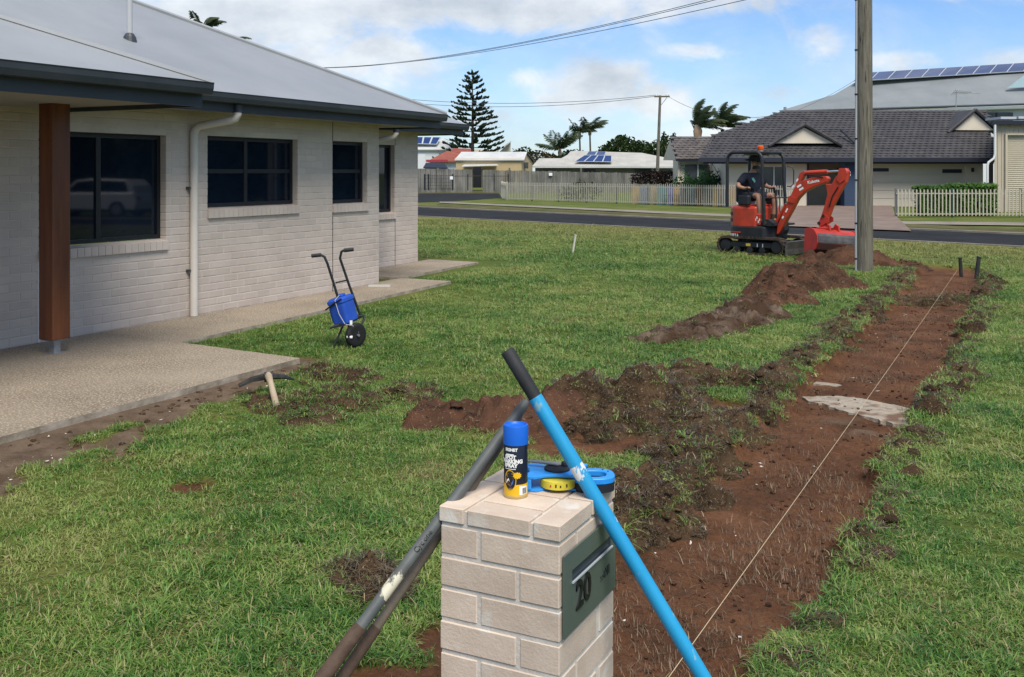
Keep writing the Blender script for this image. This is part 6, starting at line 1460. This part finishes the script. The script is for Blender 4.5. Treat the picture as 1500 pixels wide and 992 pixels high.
# cream shed on the right
S5 = Far('cream_shed', 'cream metal shed with a roller door and a white downpipe, at the right edge', 'shed', 1520, 43)
M_SHED = mat('shed_cream', (.42, .375, .29), (.47, .42, .33), scale=1, rough=.6)
def ribbed(fr, name, px0, px1, py0, py1, d, m, parent, pitch=.19, depth=.03, horiz=False):
    x0, x1 = fr.x(px0, d), fr.x(px1, d); z1, z0 = EYE - (py0 - HZ) / FOC * d, max(0.0, EYE - (py1 - HZ) / FOC * d); y = d - fr.d; mb = MB()
    L_ = (z1 - z0) if horiz else (x1 - x0); n = max(1, round(L_ / pitch))
    prof_ = []
    for i in range(n): a = L_ * i / n; w = L_ / n; prof_ += [(a, 0), (a + w * .68, 0), (a + w * .76, -depth), (a + w * .92, -depth)]
    prof_.append((L_, 0)); k = len(prof_); v = []
    for a, e in prof_:
        if horiz: v += [(x0, y + e, z0 + a), (x1, y + e, z0 + a)]
        else: v += [(x0 + a, y + e, z0), (x0 + a, y + e, z1)]
    for i in range(k - 1): mb.f.append((2 * i, 2 * i + 2, 2 * i + 3, 2 * i + 1)); mb.mi.append(0)
    mb.v = v; return mb.build(name, m, parent)
ribbed(S5, 'front_sheet', 1457, 1474, 183, 318, 42.6, M_SHED, S5.root); ribbed(S5, 'front_sheet', 1474, 1660, 183, 197, 42.6, M_SHED, S5.root)
ribbed(S5, 'roller_door', 1476, 1640, 198, 318, 42.65, mat('roller_cream', (.46, .41, .31), (.50, .45, .35), scale=1, rough=.55), S5.root, .085, .018, True)
S5.box('door_frame', 1473, 1476, 196, 318, 42.5, 42.58, M_SHED); S5.box('door_frame', 1476.05, 1640, 195.5, 198, 42.5, 42.58, M_SHED)
mb = MB(); x0 = S5.x(1457, 42.6); x1 = S5.x(1462, 50); zz = S5.p(0, 183, 42.6).z; mb.add([(x0, -.38, 0), (x1, 7, 0), (x1, 7, zz), (x0, -.38, zz)], [(0, 1, 2, 3)]); mb.build('side_sheet', M_SHED, S5.root)
S5.box('barge', 1454, 1660, 177, 182.5, 42.3, 42.5, M_TRIM)
mb = MB(); a = S5.p(1454, 178, 42.3); b = S5.p(1460, 178, 50); mb.slab([(a.x, -.68, a.z), (a.x + 7, -.68, a.z), (b.x + 7, b.y, a.z + .15), (b.x, b.y, a.z + .15)], .05); mb.build('roof', M_GR2, S5.root)
for i in range(3): S5.box('roof_panel', 1466 + 26 * i, 1489 + 26 * i, 171 - .5 * i, 174.5 - .5 * i, 43, 44.4, M_SFR)
MB().tube([S5.p(1457.5, 181, 42.35), S5.p(1457.5, 226, 42.35), S5.p(1456, 232, 42.35), S5.p(1448, 238, 42.35), S5.p(1446.5, 243, 42.35), S5.p(1446.5, 300, 42.35)], .05, 10).build('downpipe', M_WHT, S5.root, smooth=60)
MB().box(S5.x(1447, 44), S5.x(1455, 44), 1.0, 1.1, 0, S5.p(0, 236, 44).z).build('side_gate', mat('brown_gate', (.06, .045, .04), rough=.8), S5.root)

# ---------------------------------------------------------------- fences
M_PICK = mat('cream_picket', (.42, .39, .32), rough=.55)
M_POSTG = mat('grey_post', (.13, .14, .14), rough=.6)
M_POSTGR = mat('green_post', (.03, .10, .07), rough=.6)
def picket_fence(name, label, A, B, h, pitch, posts, end_h=None, grp='cream picket fences'):
    ax_, ay_ = A; bx_, by_ = B; L_ = math.hypot(bx_ - ax_, by_ - ay_); rz_ = math.atan2(by_ - ay_, bx_ - ax_)
    r = thing(name, label, 'fence', (ax_, ay_, 0), rz_, grp)
    mb = MB(); w = .022; mb.add([(-w, -.010, .07), (w, -.010, .07), (w, -.010, h - .03), (0, -.010, h), (-w, -.010, h - .03), (-w, .010, .07), (w, .010, .07), (w, .010, h - .03), (0, .010, h), (-w, .010, h - .03)],
                            [(0, 1, 2, 3, 4), (9, 8, 7, 6, 5), (0, 5, 6, 1), (1, 6, 7, 2), (2, 7, 8, 3), (3, 8, 9, 4), (4, 9, 5, 0)]); pm = mb.mesh('picket', M_PICK)
    n = int(L_ / pitch)
    for i in range(n): put('picket', pm, r, ((i + .5) * L_ / n, 0, 0))
    for z in (.14, h - .16): MB().box(0, L_, .0115, .045, z - .02, z + .02).build('rail', M_PICK, r)
    for t, m in posts: MB().box(L_ * t - .035, L_ * t + .035, .046, .11, -.1, h + .04).build('post', m, r)
    return r
fA, fB = W(741, 60), W(1168, 45.2)
picket_fence('picket_fence', 'long cream picket fence with dark posts along the far footpath', fA, fB, 1.08, .135, [(k / 9, M_POSTG) for k in range(1, 9)])
picket_fence('picket_fence', 'short return of cream pickets at the left end of the long fence', W(734, 64.5), W(741, 60.05), 1.08, .135, [(0.02, M_PICK), (.97, M_PICK)])
picket_fence('picket_fence', 'cream picket fence with a green post in front of the clipped hedge', W(1313, 37.2), W(1600, 37.2), 1.06, .135, [(0.002, M_POSTG), (.29, M_POSTGR), (.64, M_POSTG), (.97, M_POSTG)])
# coloured boards behind the long fence
bd_cols = [(.36, .25, .10), (.10, .14, .26), (.30, .22, .13), (.06, .16, .17), (.14, .16, .30), (.40, .27, .13), (.12, .13, .22), (.05, .15, .20), (.30, .17, .08), (.20, .22, .20)]
bf = Far('painted_board_fence', 'fence of tall boards painted in many faded colours behind the long pickets', 'fence', 1000, 50.6)
fd = lambda px: 1 / (.016667 + (.022124 - .016667) * (px - 741) / 427) + .45
k = 0; px = 926
while px < 1072:
    w = rnd.uniform(8, 15); c = bd_cols[k % len(bd_cols)]; bf.box('painted_board', px, px + w - 1, 272.5 + rnd.uniform(-1.5, 1.5), 303, fd(px), fd(px) + .05, mat(f'board_paint_{k % len(bd_cols)}', c, tuple(x * .8 for x in c), scale=4, rough=.85)); px += w; k += 1
# grey paling fence behind, dark mesh fence at the left
M_PAL = mat('grey_paling', (.10, .098, .088), (.19, .185, .17), scale=1.5, rough=.95, vary=.22, stretch=(1, 1, .4))
pf_ = Far('paling_fence', 'long weathered grey paling fence in front of the far sheds', 'fence', 800, 82)
mb = MB(); x = pf_.x(612, 82); x1 = pf_.x(1010, 82)
while x < x1:
    w = rnd.uniform(.13, .16); pxx = 750 + (x + pf_.xc) / 82 * FOC
    if not (690 < pxx < 707): mb.box(x, x + w - .012, -.02 + rnd.uniform(-.01, .01), .02, 0, 1.98 - .0012 * max(0, pxx - 620) + rnd.uniform(-.04, .03))
    x += w
pp_ = mb.build('paling', M_PAL, pf_.root); pp_['kind'] = 'stuff'
for i in range(4): pf_.box('fence_post', 640 + 105 * i, 642.5 + 105 * i, 246, 285, 81.85, 81.95, M_PAL)
pf_.box('notice', 676.5, 681, 255, 259, 81.7, 81.74, M_WHITE) if False else pf_.box('notice', 804, 809, 253.5, 257.5, 81.8, 81.94, M_WHITE)
mf = Far('mesh_fence', 'low dark mesh fence with a small white notice, at the left by the side street', 'fence', 640, 72)
M_DKF = mat('dark_fence', (.012, .014, .015), rough=.6)
for a, b in ((621, 2.2), (626.5, 2.2), (662, 2.2), (684.5, 1.4), (723, 1.4), (744, 1.4)): mf.box('fence_post', a, a + b, 255, 279, 72, 72.1, M_DKF)
mb = MB()
for z in (257, 262, 267, 272, 277): mb.tube([mf.p(621, z, 72.05), mf.p(664, z, 72.05)], .012, 4)
for i in range(30): mb.tube([mf.p(621 + i * 1.45, 256.5, 72.05), mf.p(621 + i * 1.45, 278, 72.05)], .012, 4)
mb.build('mesh', M_DKF, mf.root)['kind'] = 'stuff'
mf.box('notice', 659, 663.5, 258.5, 263, 71.9, 71.98, M_WHITE)
mb = MB(); mb.tube([mf.p(664, 258, 72.05), mf.p(746, 258, 72.05)], .02, 5); mb.build('top_rail', M_DKF, mf.root)

# ---------------------------------------------------------------- far houses and sheds
M_TAN = mat('tan_sheet', (.42, .32, .17), (.46, .36, .20), scale=1, rough=.7)
M_PALER = mat('pale_roof', (.45, .46, .45), (.54, .55, .54), scale=.7, rough=.55)
M_DULLR = mat('dull_roof', (.33, .325, .30), (.42, .41, .38), scale=.8, rough=.8)
T6 = Far('tan_shed', 'low tan shed with a pale roof behind the grey paling fence', 'shed', 720, 90)
T6.box('wall', 668, 764, 232, 275, 90, 90.2, M_TAN); T6.slab('roof', [(666, 233.5, 89.8), (768, 233.5, 89.8), (772, 222.5, 92), (676, 222.5, 92)], .1, M_PALER)
mb = MB(); a = T6.p(764, 233, 90); b = T6.p(770, 224, 92); c_ = T6.p(780, 236, 95); mb.add([a, b, c_, V((c_.x, c_.y, 0)), V((a.x, a.y, 0))], [(0, 1, 2, 3, 4)]); mb.build('gable_wall', M_TAN, T6.root)
T6.slab('roof', [(769, 222.5, 92), (772, 222.5, 92), (783, 236, 95), (780, 236, 95)], .1, M_TRIM)
T6.box('window', 766.5, 774, 238, 247, 91.0, 91.3, M_CURT); aw = T6.slab('awning', [(676, 243.5, 88), (730, 242, 88), (728, 240.5, 89.9), (680, 241, 89.9)], .05, M_PALER)
T6.box('doorway', 693, 705, 245, 275, 83, 83.2, M_BLACK)
L7 = Far('low_white_house', 'long low house with a dull white roof and solar panels beyond the paling fence', 'house', 880, 96)
g7 = L7.slab('roof', [(780, 243, 96), (986, 245.5, 96), (986, 233, 99), (940, 224, 101), (842, 221, 101), (822, 232, 98.5), (790, 232, 98.5)], .12, M_DULLR)
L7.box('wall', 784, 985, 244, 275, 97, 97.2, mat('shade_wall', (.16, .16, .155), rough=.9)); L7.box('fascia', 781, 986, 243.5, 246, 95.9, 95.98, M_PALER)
for a, b in ((800, 812), (856, 872), (930, 960)): L7.box('window', a, b, 248, 262, 96.9, 96.99, M_CURT)
L7.slab('roof', [(832, 226, 103), (856, 226, 103), (852, 221.5, 105), (836, 221.5, 105)], .2, mat('lilac_roof', (.38, .38, .42), rough=.6))
solar(L7, g7, (856, 231, 98.6), (896, 231.5, 98.6), (842, 240, 96.6), (896, 240.5, 96.6), 4, 1, .06, .25); solar(L7, g7, (862, 225.2, 100.2), (888, 225.5, 100.2), (858, 230.6, 98.7), (886, 231, 98.7), 2, 1, .06, .25)
W8 = Far('white_house', 'white house with a pale roof and solar panels peeking past the near roof corner', 'house', 640, 112)
W8.box('wall', 612, 664, 219, 275, 112, 112.2, M_WHT); g8 = W8.slab('roof', [(606, 218.5, 111.7), (668, 218.5, 111.7), (655, 204, 115), (606, 201, 115)], .12, M_PALER)
solar(W8, g8, (608, 204, 114), (646, 204.5, 114), (608, 214, 112.3), (640, 215, 112.3), 3, 1, .08, .3)
W8.box('white_door', 613, 623, 226, 275, 105, 105.2, M_WHT)
R9 = Far('red_roof_house', 'small house with a red stepped roof left of the tan shed', 'house', 650, 102)
M_REDR = mat('red_roof', (.20, .055, .038), (.26, .08, .055), scale=1, rough=.7)
R9.slab('roof', [(626, 236, 101), (672, 236, 101), (680, 226, 104), (655, 221, 104)], .12, M_REDR); R9.box('fascia', 624, 656, 234, 237.5, 100.8, 100.95, mat('magenta_red', (.32, .03, .05), rough=.6)); R9.box('wall', 626, 672, 237, 275, 101.5, 101.7, M_WHT)
R9.slab('roof', [(660, 222, 104), (690, 226, 104), (690, 218, 106), (664, 217, 106)], .12, M_REDR)
Q9 = Far('small_grey_shed', 'tiny shed with a dark grey roof behind the mesh fence', 'shed', 638, 96)
Q9.box('wall', 622, 654, 245, 275, 96, 96.2, M_PALER); Q9.slab('roof', [(620, 245, 95.8), (656, 246, 95.8), (650, 238.5, 97.5), (624, 238.5, 97.5)], .1, M_TRIM)
B9 = Far('beige_house', 'beige gable end standing behind the tall pine', 'house', 745, 118)
mb = MB(); a, b, c_ = B9.p(728, 226, 118), B9.p(748, 207, 118), B9.p(748, 275, 118); mb.add([a, b, c_, V((a.x, a.y, 0))], [(0, 1, 2, 3)]); mb.build('gable_wall', M_CREAM, B9.root); B9.slab('roof', [(722, 225, 117), (749, 206, 117), (749, 206, 120), (722, 225, 120)], .15, M_PALER)
B9.box('wall', 690, 730, 219, 275, 119, 119.2, M_CREAM)

# ---------------------------------------------------------------- plants
def leaf_mat(name, a, b, vary=.3): return mat(name, a, b, scale=.9, rough=.6, spec=.25, vary=vary, coords='World', trans=.22)
M_LEAF = leaf_mat('broad_leaf', (.022, .045, .014), (.055, .085, .024)); M_PINE = leaf_mat('pine_leaf', (.014, .028, .014), (.032, .052, .024)); M_PALM = leaf_mat('palm_leaf', (.024, .042, .018), (.060, .082, .032))
M_HEDGE = leaf_mat('hedge_leaf', (.030, .085, .012), (.075, .16, .022)); M_MAROON = leaf_mat('maroon_leaf', (.018, .012, .012), (.042, .026, .024)); M_CYC = leaf_mat('cycad_leaf', (.018, .070, .018), (.045, .130, .034))
M_BARK = mat('bark', (.055, .045, .035), (.11, .09, .07), scale=5, rough=.95); M_DRY = mat('dry_frond', (.22, .16, .085), rough=.9)
def leaf_cloud(mb, c, rad, n, size, r, flat=1.0, shell=.55):
    for _ in range(n):
        d = V((r.gauss(0, 1), r.gauss(0, 1), r.gauss(0, 1))).normalized(); t = shell + (1 - shell) * r.random() if r.random() < .75 else r.random()
        p = V(c) + V((d.x * rad[0], d.y * rad[1], d.z * rad[2])) * t; a = V((r.gauss(0, 1), r.gauss(0, 1), r.gauss(0, 1) * flat)).normalized(); b = a.orthogonal().normalized()
        s = size * r.uniform(.6, 1.3); w = b.cross(a) * s * .42; mb.add([p - a * s * .5, p + w * .8, p + a * s * .5, p - w * .8], [(0, 1, 2, 3)])
def bushy(fr, name_pts, m, leaf, dens, seed, trunk=True):
    r = random.Random(seed); mb = MB()
    for px, py, d, rx, ry, rz_ in name_pts: leaf_cloud(mb, fr.p(px, py, d), (rx, ry, rz_), int(dens * rx * rz_), leaf, r)
    mb.build('crown', m, fr.root)
    if trunk:
        px, py, d = name_pts[0][:3]; top_ = fr.p(px, py, d); mb = MB(); mb.tube([V((top_.x, top_.y, -.1)), V((top_.x + .05, top_.y, top_.z * .5)), top_], [.22, .16, .06], 8)
        for q in name_pts[1:]: e = fr.p(*q[:3]); mb.tube([V((top_.x, top_.y, top_.z * .45)), V((top_.x, top_.y, top_.z * .5)).lerp(e, .6), e], [.12, .08, .03], 6)
        mb.build('trunk', M_BARK, fr.root)
# Norfolk pine
pn = Far('norfolk_pine', 'tall symmetrical pine with tiers of upswept branches, by the near roof corner', 'tree', 692, 110)
r = random.Random(4); tp = pn.p(692, 104, 110); Hp = tp.z
MB().tube([V((0, 0, -.1)), V((.03, 0, Hp * .5)), V((tp.x, 0, Hp))], [.26, .14, .03], 8).build('trunk', M_BARK, pn.root)
mb = MB(); tiers = 19
for k in range(tiers):
    t = k / (tiers - 1); z = Hp * (.13 + .84 * t ** .93); L_ = (3.75 * (1 - t) ** .78 + .42) * (1 if t > .05 else .9); nb_ = 7 if t < .75 else 5; a0 = r.uniform(0, 6.28); z += r.uniform(-.1, .1)
    for j in range(nb_):
        az = a0 + 6.283 * j / nb_ + r.uniform(-.12, .12); l = L_ * r.uniform(.85, 1.1); u = V((math.cos(az), math.sin(az), 0)); sv_ = V((-u.y, u.x, 0))
        P_ = lambda s: V((tp.x * t, 0, z)) + u * (l * s) + V((0, 0, l * (-.10 * s + .26 * s * s) + (.25 * l * s if t > .75 else 0)))
        mb.tube([P_(0), P_(.35), P_(.7), P_(1)], [.05, .04, .032, .02], 4, cap=False)
        l *= r.choice((.8, 1, 1, 1.05)); nf = max(3, int(l * 3.2))
        for i in range(nf):
            s = .28 + .72 * (i + r.random()) / nf; p = P_(s); ln = r.uniform(.32, .66) * (1.15 - .35 * s)
            for q in (-1, 1):
                if r.random() < .22: continue
                e = p + u * ln * .7 + sv_ * q * ln * r.uniform(.2, .55) + V((0, 0, ln * r.uniform(.25, .75))); mb.tube([p, p.lerp(e, .55) + V((0, 0, -.03)), e], [.06, .115, .04], 5, cap=False)
mb.build('crown', M_PINE, pn.root)
# palms
def palm(name, label, px, d, py_base, py_top, nfr, fl, wind, seed, m=M_PALM, rt=.13, grp=None, droop=.55, shaft=True, lw=.075):
    fr = Far(name, label, 'palm', px, d, grp); r = random.Random(seed); tp_ = fr.p(px, py_top, d); z0 = 0
    MB().tube([V((0, 0, -.1)), V((.1, 0, tp_.z * .5)), V((0, 0, tp_.z))], [rt * 1.3, rt, rt * .8], 8).build('trunk', M_BARK, fr.root)
    if shaft: MB().tube([V((0, 0, tp_.z - .5)), V((0, 0, tp_.z - .1)), V((.03, 0, tp_.z + .35))], [rt * 1.6, rt * 1.9, rt], 10).build('crown_shaft', mat('crown_shaft', (.34, .22, .14), (.42, .30, .20), scale=3, rough=.8), fr.root, smooth=60)
    for k in range(nfr):
        az = 6.283 * k / nfr + r.uniform(-.25, .25); el = r.uniform(.25, 1.15); l = fl * r.uniform(.8, 1.12); d0 = V((math.cos(az) * math.cos(el), math.sin(az) * math.cos(el), math.sin(el)))
        pts_ = [V((0, 0, tp_.z + .2))]; dr = d0.copy(); n = 12
        for i in range(n):
            dr = (dr + V((wind * .13, 0, -droop * .17 * (i / n + .25)))).normalized(); pts_.append(pts_[-1] + dr * (l / n))
        mb = MB(); mb.tube(pts_[::2], [.03, .026, .022, .018, .013, .009, .005][:len(pts_[::2])], 4, cap=False)
        for i in range(1, n):
            for h_ in (0, .33, .66):
                p = pts_[i].lerp(pts_[i + 1], h_); t_ = (pts_[i + 1] - pts_[i]).normalized(); sd2 = t_.cross(V((0, 0, 1)))
                if sd2.length < .05: continue
                sd2.normalize(); ll = fl * .36 * math.sin(math.pi * (.12 + .83 * i / n)) * r.uniform(.75, 1.1)
                for q in (-1, 1):
                    e = p + (sd2 * q * .55 + t_ * .55 + V((wind * .75, 0, -.42 - .2 * r.random()))).normalized() * ll; w = t_ * lw
                    mb.add([p - w * .5, p.lerp(e, .5) - w * .7 + V((0, 0, .03)), e, p.lerp(e, .5) + w * .7 + V((0, 0, .03))], [(0, 1, 2, 3)])
        mb.build('frond', m, fr.root)
    return fr
palm('palm_tree', 'left palm of the windswept pair with a brown crown shaft, above the tiled wing', 1022, 72, 230, 190, 19, 2.2, 1.1, 21, grp='windswept palms', rt=.18)
palm('palm_tree', 'right palm of the windswept pair, its fronds all blown to the right', 1058, 73, 230, 190, 17, 2.2, 1.2, 22, grp='windswept palms', rt=.16, shaft=False)
palm('palm_tree', 'squat broad palm with raised fronds behind the low white house', 820, 122, 250, 222, 14, 3.1, .25, 23, grp='far palms', droop=.4)
palm('palm_tree', 'left slender palm of the far pair on the skyline', 849, 135, 250, 197, 12, 2.6, .55, 24, grp='far palms')
palm('palm_tree', 'right slender palm of the far pair on the skyline', 864, 135, 250, 193, 12, 2.7, .55, 25, grp='far palms')
palm('palm_tree', 'palm top just showing over the ridge of the near grey roof', 298, 60, 120, 50, 11, 1.5, .5, 26, droop=.8, shaft=False)
palm('palm_tree', 'thin palm top beside the other, low over the near grey roof', 336, 62, 120, 68, 7, 1.3, .6, 27, droop=.8, shaft=False)
def tree(label, pts_, m, leaf, dens, seed, cat='tree', name='leafy_tree', trunk=True, grp=None):
    f = Far(name, label, cat, pts_[0][0], pts_[0][2], grp); bushy(f, pts_, m, leaf, dens, seed, trunk); return f
tree('dark spiky leafed tree behind the low white house', [(915, 222, 116, 2.6, 2, 1.8), (893, 226, 116, 1.7, 1.5, 1.4), (937, 224, 116, 1.9, 1.5, 1.5), (910, 208, 117, 1.1, 1, .9)], M_LEAF, .42, 210, 31)
tree('rounded dark tree between the far pole and the tiled wing', [(962, 226, 112, 1.8, 1.5, 1.7), (978, 222, 112, 1.3, 1.2, 1.9), (948, 230, 112, 1.2, 1, 1.1)], M_LEAF, .40, 190, 32)
tree('thin tall tree with wispy crown behind the tiled wing', [(986, 214, 104, .5, .5, 1.5), (973, 212, 108, .4, .4, 1.6)], M_LEAF, .35, 170, 33)
tree('low wide green tree behind the squat palm', [(842, 234, 126, 2.6, 1.8, 1.3), (810, 238, 126, 1.7, 1.5, 1.0)], M_LEAF, .45, 160, 34)
tree('round tree right of the pine, over the tan shed', [(765, 232, 125, 1.9, 1.5, 1.5), (752, 238, 125, 1.3, 1.2, 1.0)], M_LEAF, .42, 190, 35)
tree('brownish bank of scrub behind the gap beside the tan shed', [(788, 232, 120, 2.4, 1.5, 1.0), (630, 240, 128, 3, 2, 1.6)], mat('scrub', (.09, .075, .035), (.14, .12, .06), scale=1, vary=.25, rough=.8), .42, 150, 36, 'scrub', 'scrub_bank', False)
tree('dark maroon shrub over the pickets, left of the cycad', [(940, 262, 55, .75, .5, .42), (960, 260, 55, .85, .5, .48), (978, 261, 55, .75, .5, .45)], M_MAROON, .13, 1500, 37, 'shrub', 'maroon_shrub', False)
cyb = Far('cycad', 'bright green spiky cycad in front of the tiled house', 'shrub', 1036, 50.6); r = random.Random(9)
for k in range(60):
    az = r.uniform(0, 6.283); el = r.uniform(.15, 1.25); l = r.uniform(1.2, 1.75); b0 = V((r.uniform(-.85, .85), r.uniform(-.3, .3), .2 + r.uniform(0, .85))); dr = V((math.cos(az) * math.cos(el), math.sin(az) * math.cos(el) * .5, math.sin(el))); pts_ = [b0]
    for i in range(7): dr = (dr + V((0, 0, -.07))).normalized(); pts_.append(pts_[-1] + dr * l / 7)
    mb = MB(); mb.tube(pts_, .012, 4, cap=False)
    for i in range(1, 7):
        for q in (-1, 1):
            t_ = (pts_[i + 1] - pts_[i]).normalized(); s_ = t_.cross(V((0, 0, 1))); s_ = s_.normalized() if s_.length > .05 else V((1, 0, 0)); e = pts_[i] + (s_ * q + t_ * .9).normalized() * .30; w = t_ * .05
            mb.add([pts_[i] - w, e, pts_[i] + w], [(0, 1, 2)])
    mb.build('frond', M_CYC, cyb.root)
tree('green shrubs behind the pickets at the foot of the cycad', [(1000, 272, 51.8, .6, .3, .6), (1028, 276, 51.2, 1.0, .3, .6), (1056, 274, 50.6, .7, .3, .65)], M_CYC, .14, 900, 38, 'shrub', 'green_shrub', False)
tree('yellowish bush behind the pickets, left of the painted boards', [(855, 281, 58, 1.1, .5, .7), (832, 284, 58, .6, .5, .45)], M_PALM, .16, 500, 41, 'shrub', 'green_shrub', False)
# clipped hedge
hg = Far('clipped_hedge', 'clipped box hedge with a bright flat top behind the pickets on the right', 'hedge', 1398, 38.6); r = random.Random(12); mb = MB()
for a, b, zt in ((1342, 1395, 274.5), (1390, 1456, 271)):
    x0, x1, z1 = hg.x(a, 38.6), hg.x(b, 38.6), hg.p(0, zt, 38.6).z
    for _ in range(2600):
        f = r.random(); p = V((r.uniform(x0, x1), r.uniform(-.3, .4), r.uniform(.05, z1)))
        if f < .35: p.z = z1 + r.gauss(0, .025)
        elif f < .8: p.y = -.32 + r.gauss(0, .03)
        a_ = V((r.gauss(0, 1), r.gauss(0, 1), r.gauss(0, 1))).normalized(); o_ = a_.orthogonal() * .035; s = r.uniform(.05, .09); mb.add([p - a_ * s, p + o_, p + a_ * s, p - o_], [(0, 1, 2, 3)])
    MB().box(x0 + .1, x1 - .1, -.22, .3, 0, z1 - .08).build('stems', M_BARK, hg.root)
mb.build('foliage', M_HEDGE, hg.root)

# ---------------------------------------------------------------- far pole and wires
fp = Far('power_pole', 'thin distant power pole with a short crossarm, right of the low white house', 'power pole', 963, 84)
MB().tube([fp.p(962, 252 + 1.7 * FOC / 84, 84), fp.p(967, 140, 84)], [.16, .11], 10).build('trunk', M_POLE, fp.root, smooth=60)
MB().tube([fp.p(958.5, 141.5, 84), fp.p(981, 141.5, 84)], .07, 6).build('crossarm', M_POLE, fp.root)
for a in (960.5, 964, 976, 979.5): MB().lathe([(.03, 0), (.06, .05), (.05, .16), (.02, .2)], 8, M=Matrix.Translation(fp.p(a, 141, 84))).build('insulator', M_WHT, fp.root)
MB().tube([fp.p(977, 143, 84), fp.p(967.5, 155, 84)], .03, 6).build('brace', M_GALV, fp.root)
wire(fp.p(960, 140, 84).xyz @ Matrix.Identity(3) if False else W3(960, 139.5, 84), W3(480, 131, 98), 1.0, .022, 'upper of the two wires between the distant pole and the near roof')
wire(W3(961, 141, 84), W3(480, 135, 98), 1.15, .022, 'lower of the two wires between the distant pole and the near roof')
wire(W3(978, 141, 84), W3(1150, 166, 66), .9, .016, 'thin wire dropping from the distant pole toward the grey roofed house')
wire(W3(1252, 118, 64), W3(1096, 184, 62), .35, .012, 'thin service wire hanging beside the windswept palms')

# ---------------------------------------------------------------- a white car beside the road, seen in the near house window
cx_, cy_ = 13.6, 26.6
car = thing('parked_car', 'white hatchback seen mirrored in the big dark window of the brick house', 'car', (cx_, cy_, 0), math.atan2(dn[1], dn[0]))
M_CARP = mat('white_car_paint', (.72, .73, .74), rough=.25, spec=.5, coat=.5)
o = MB().prism([(-2.0, .30), (2.05, .30), (2.1, .55), (2.0, .78), (1.1, .92), (-1.95, .95), (-2.08, .6)], -.82, .82, axis='y').build('body', M_CARP, car); bevel(o, .06, 3)
o = MB().prism([(-1.92, .93), (1.0, .92), (.35, 1.40), (-.2, 1.46), (-1.6, 1.42), (-1.85, 1.2)], -.70, .70, axis='y').build('cabin', M_CARP, car); bevel(o, .06, 3)
for q in (-1, 1):
    MB().prism([(-.45, .97), (.78, .97), (.28, 1.34), (-.45, 1.38)], q * .705 - .004, q * .705 + .004, axis='y').build('window', M_GLASS, car); MB().prism([(-1.7, .97), (-.53, .97), (-.53, 1.38), (-1.55, 1.35)], q * .705 - .004, q * .705 + .004, axis='y').build('window', M_GLASS, car)
    for x in (-1.3, 1.3):
        wx = MB().lathe([(.2, -.09), (.31, -.085), (.32, 0), (.31, .085), (.2, .09)], 24, M=Matrix.Translation((x, q * .76, .32)) @ Matrix.Rotation(math.pi / 2, 4, 'X')).build('wheel', M_TYRE, car, smooth=35); MB().lathe([(.02, -.095), (.19, -.092), (.19, .092), (.02, .095)], 16, M=Matrix.Translation((x, q * .76, .32)) @ Matrix.Rotation(math.pi / 2, 4, 'X')).build('wheel_rim', M_GALV, wx, smooth=35)
    MB().box(2.0, 2.07, q * .55 - .15, q * .55 + .15, .60, .74, c=.02).build('headlight', M_LIP, car)
    MB().box(-2.06, -1.99, q * .6 - .12, q * .6 + .12, .62, .8, c=.02).build('tail_light', mat('tail_red', (.3, .01, .01), rough=.3), car)

# ---------------------------------------------------------------- unseen trees added past the right boundary to darken the window reflections
for i, (x, y, h) in enumerate(((15, 33, 6.5), (21, 31, 7.5), (27, 33, 8), (20, 40, 8), (11.5, 39, 6), (33, 38, 9), (27, 47, 9))):
    rt = thing('leafy_tree', 'big dense tree added out of view past the right boundary to darken the window reflections', 'tree', (x, y, 0), 0, 'added trees past the right boundary'); r = random.Random(70 + i); mb = MB()
    for k in range(7): leaf_cloud(mb, (r.uniform(-2, 2), r.uniform(-2, 2), h * r.uniform(.25, .75)), (2.4, 2.4, h * .3), 700, .75, r)
    mb.build('crown', M_LEAF, rt); MB().tube([V((0, 0, -.1)), V((0, 0, h * .7))], [.3, .12], 8).build('trunk', M_BARK, rt)
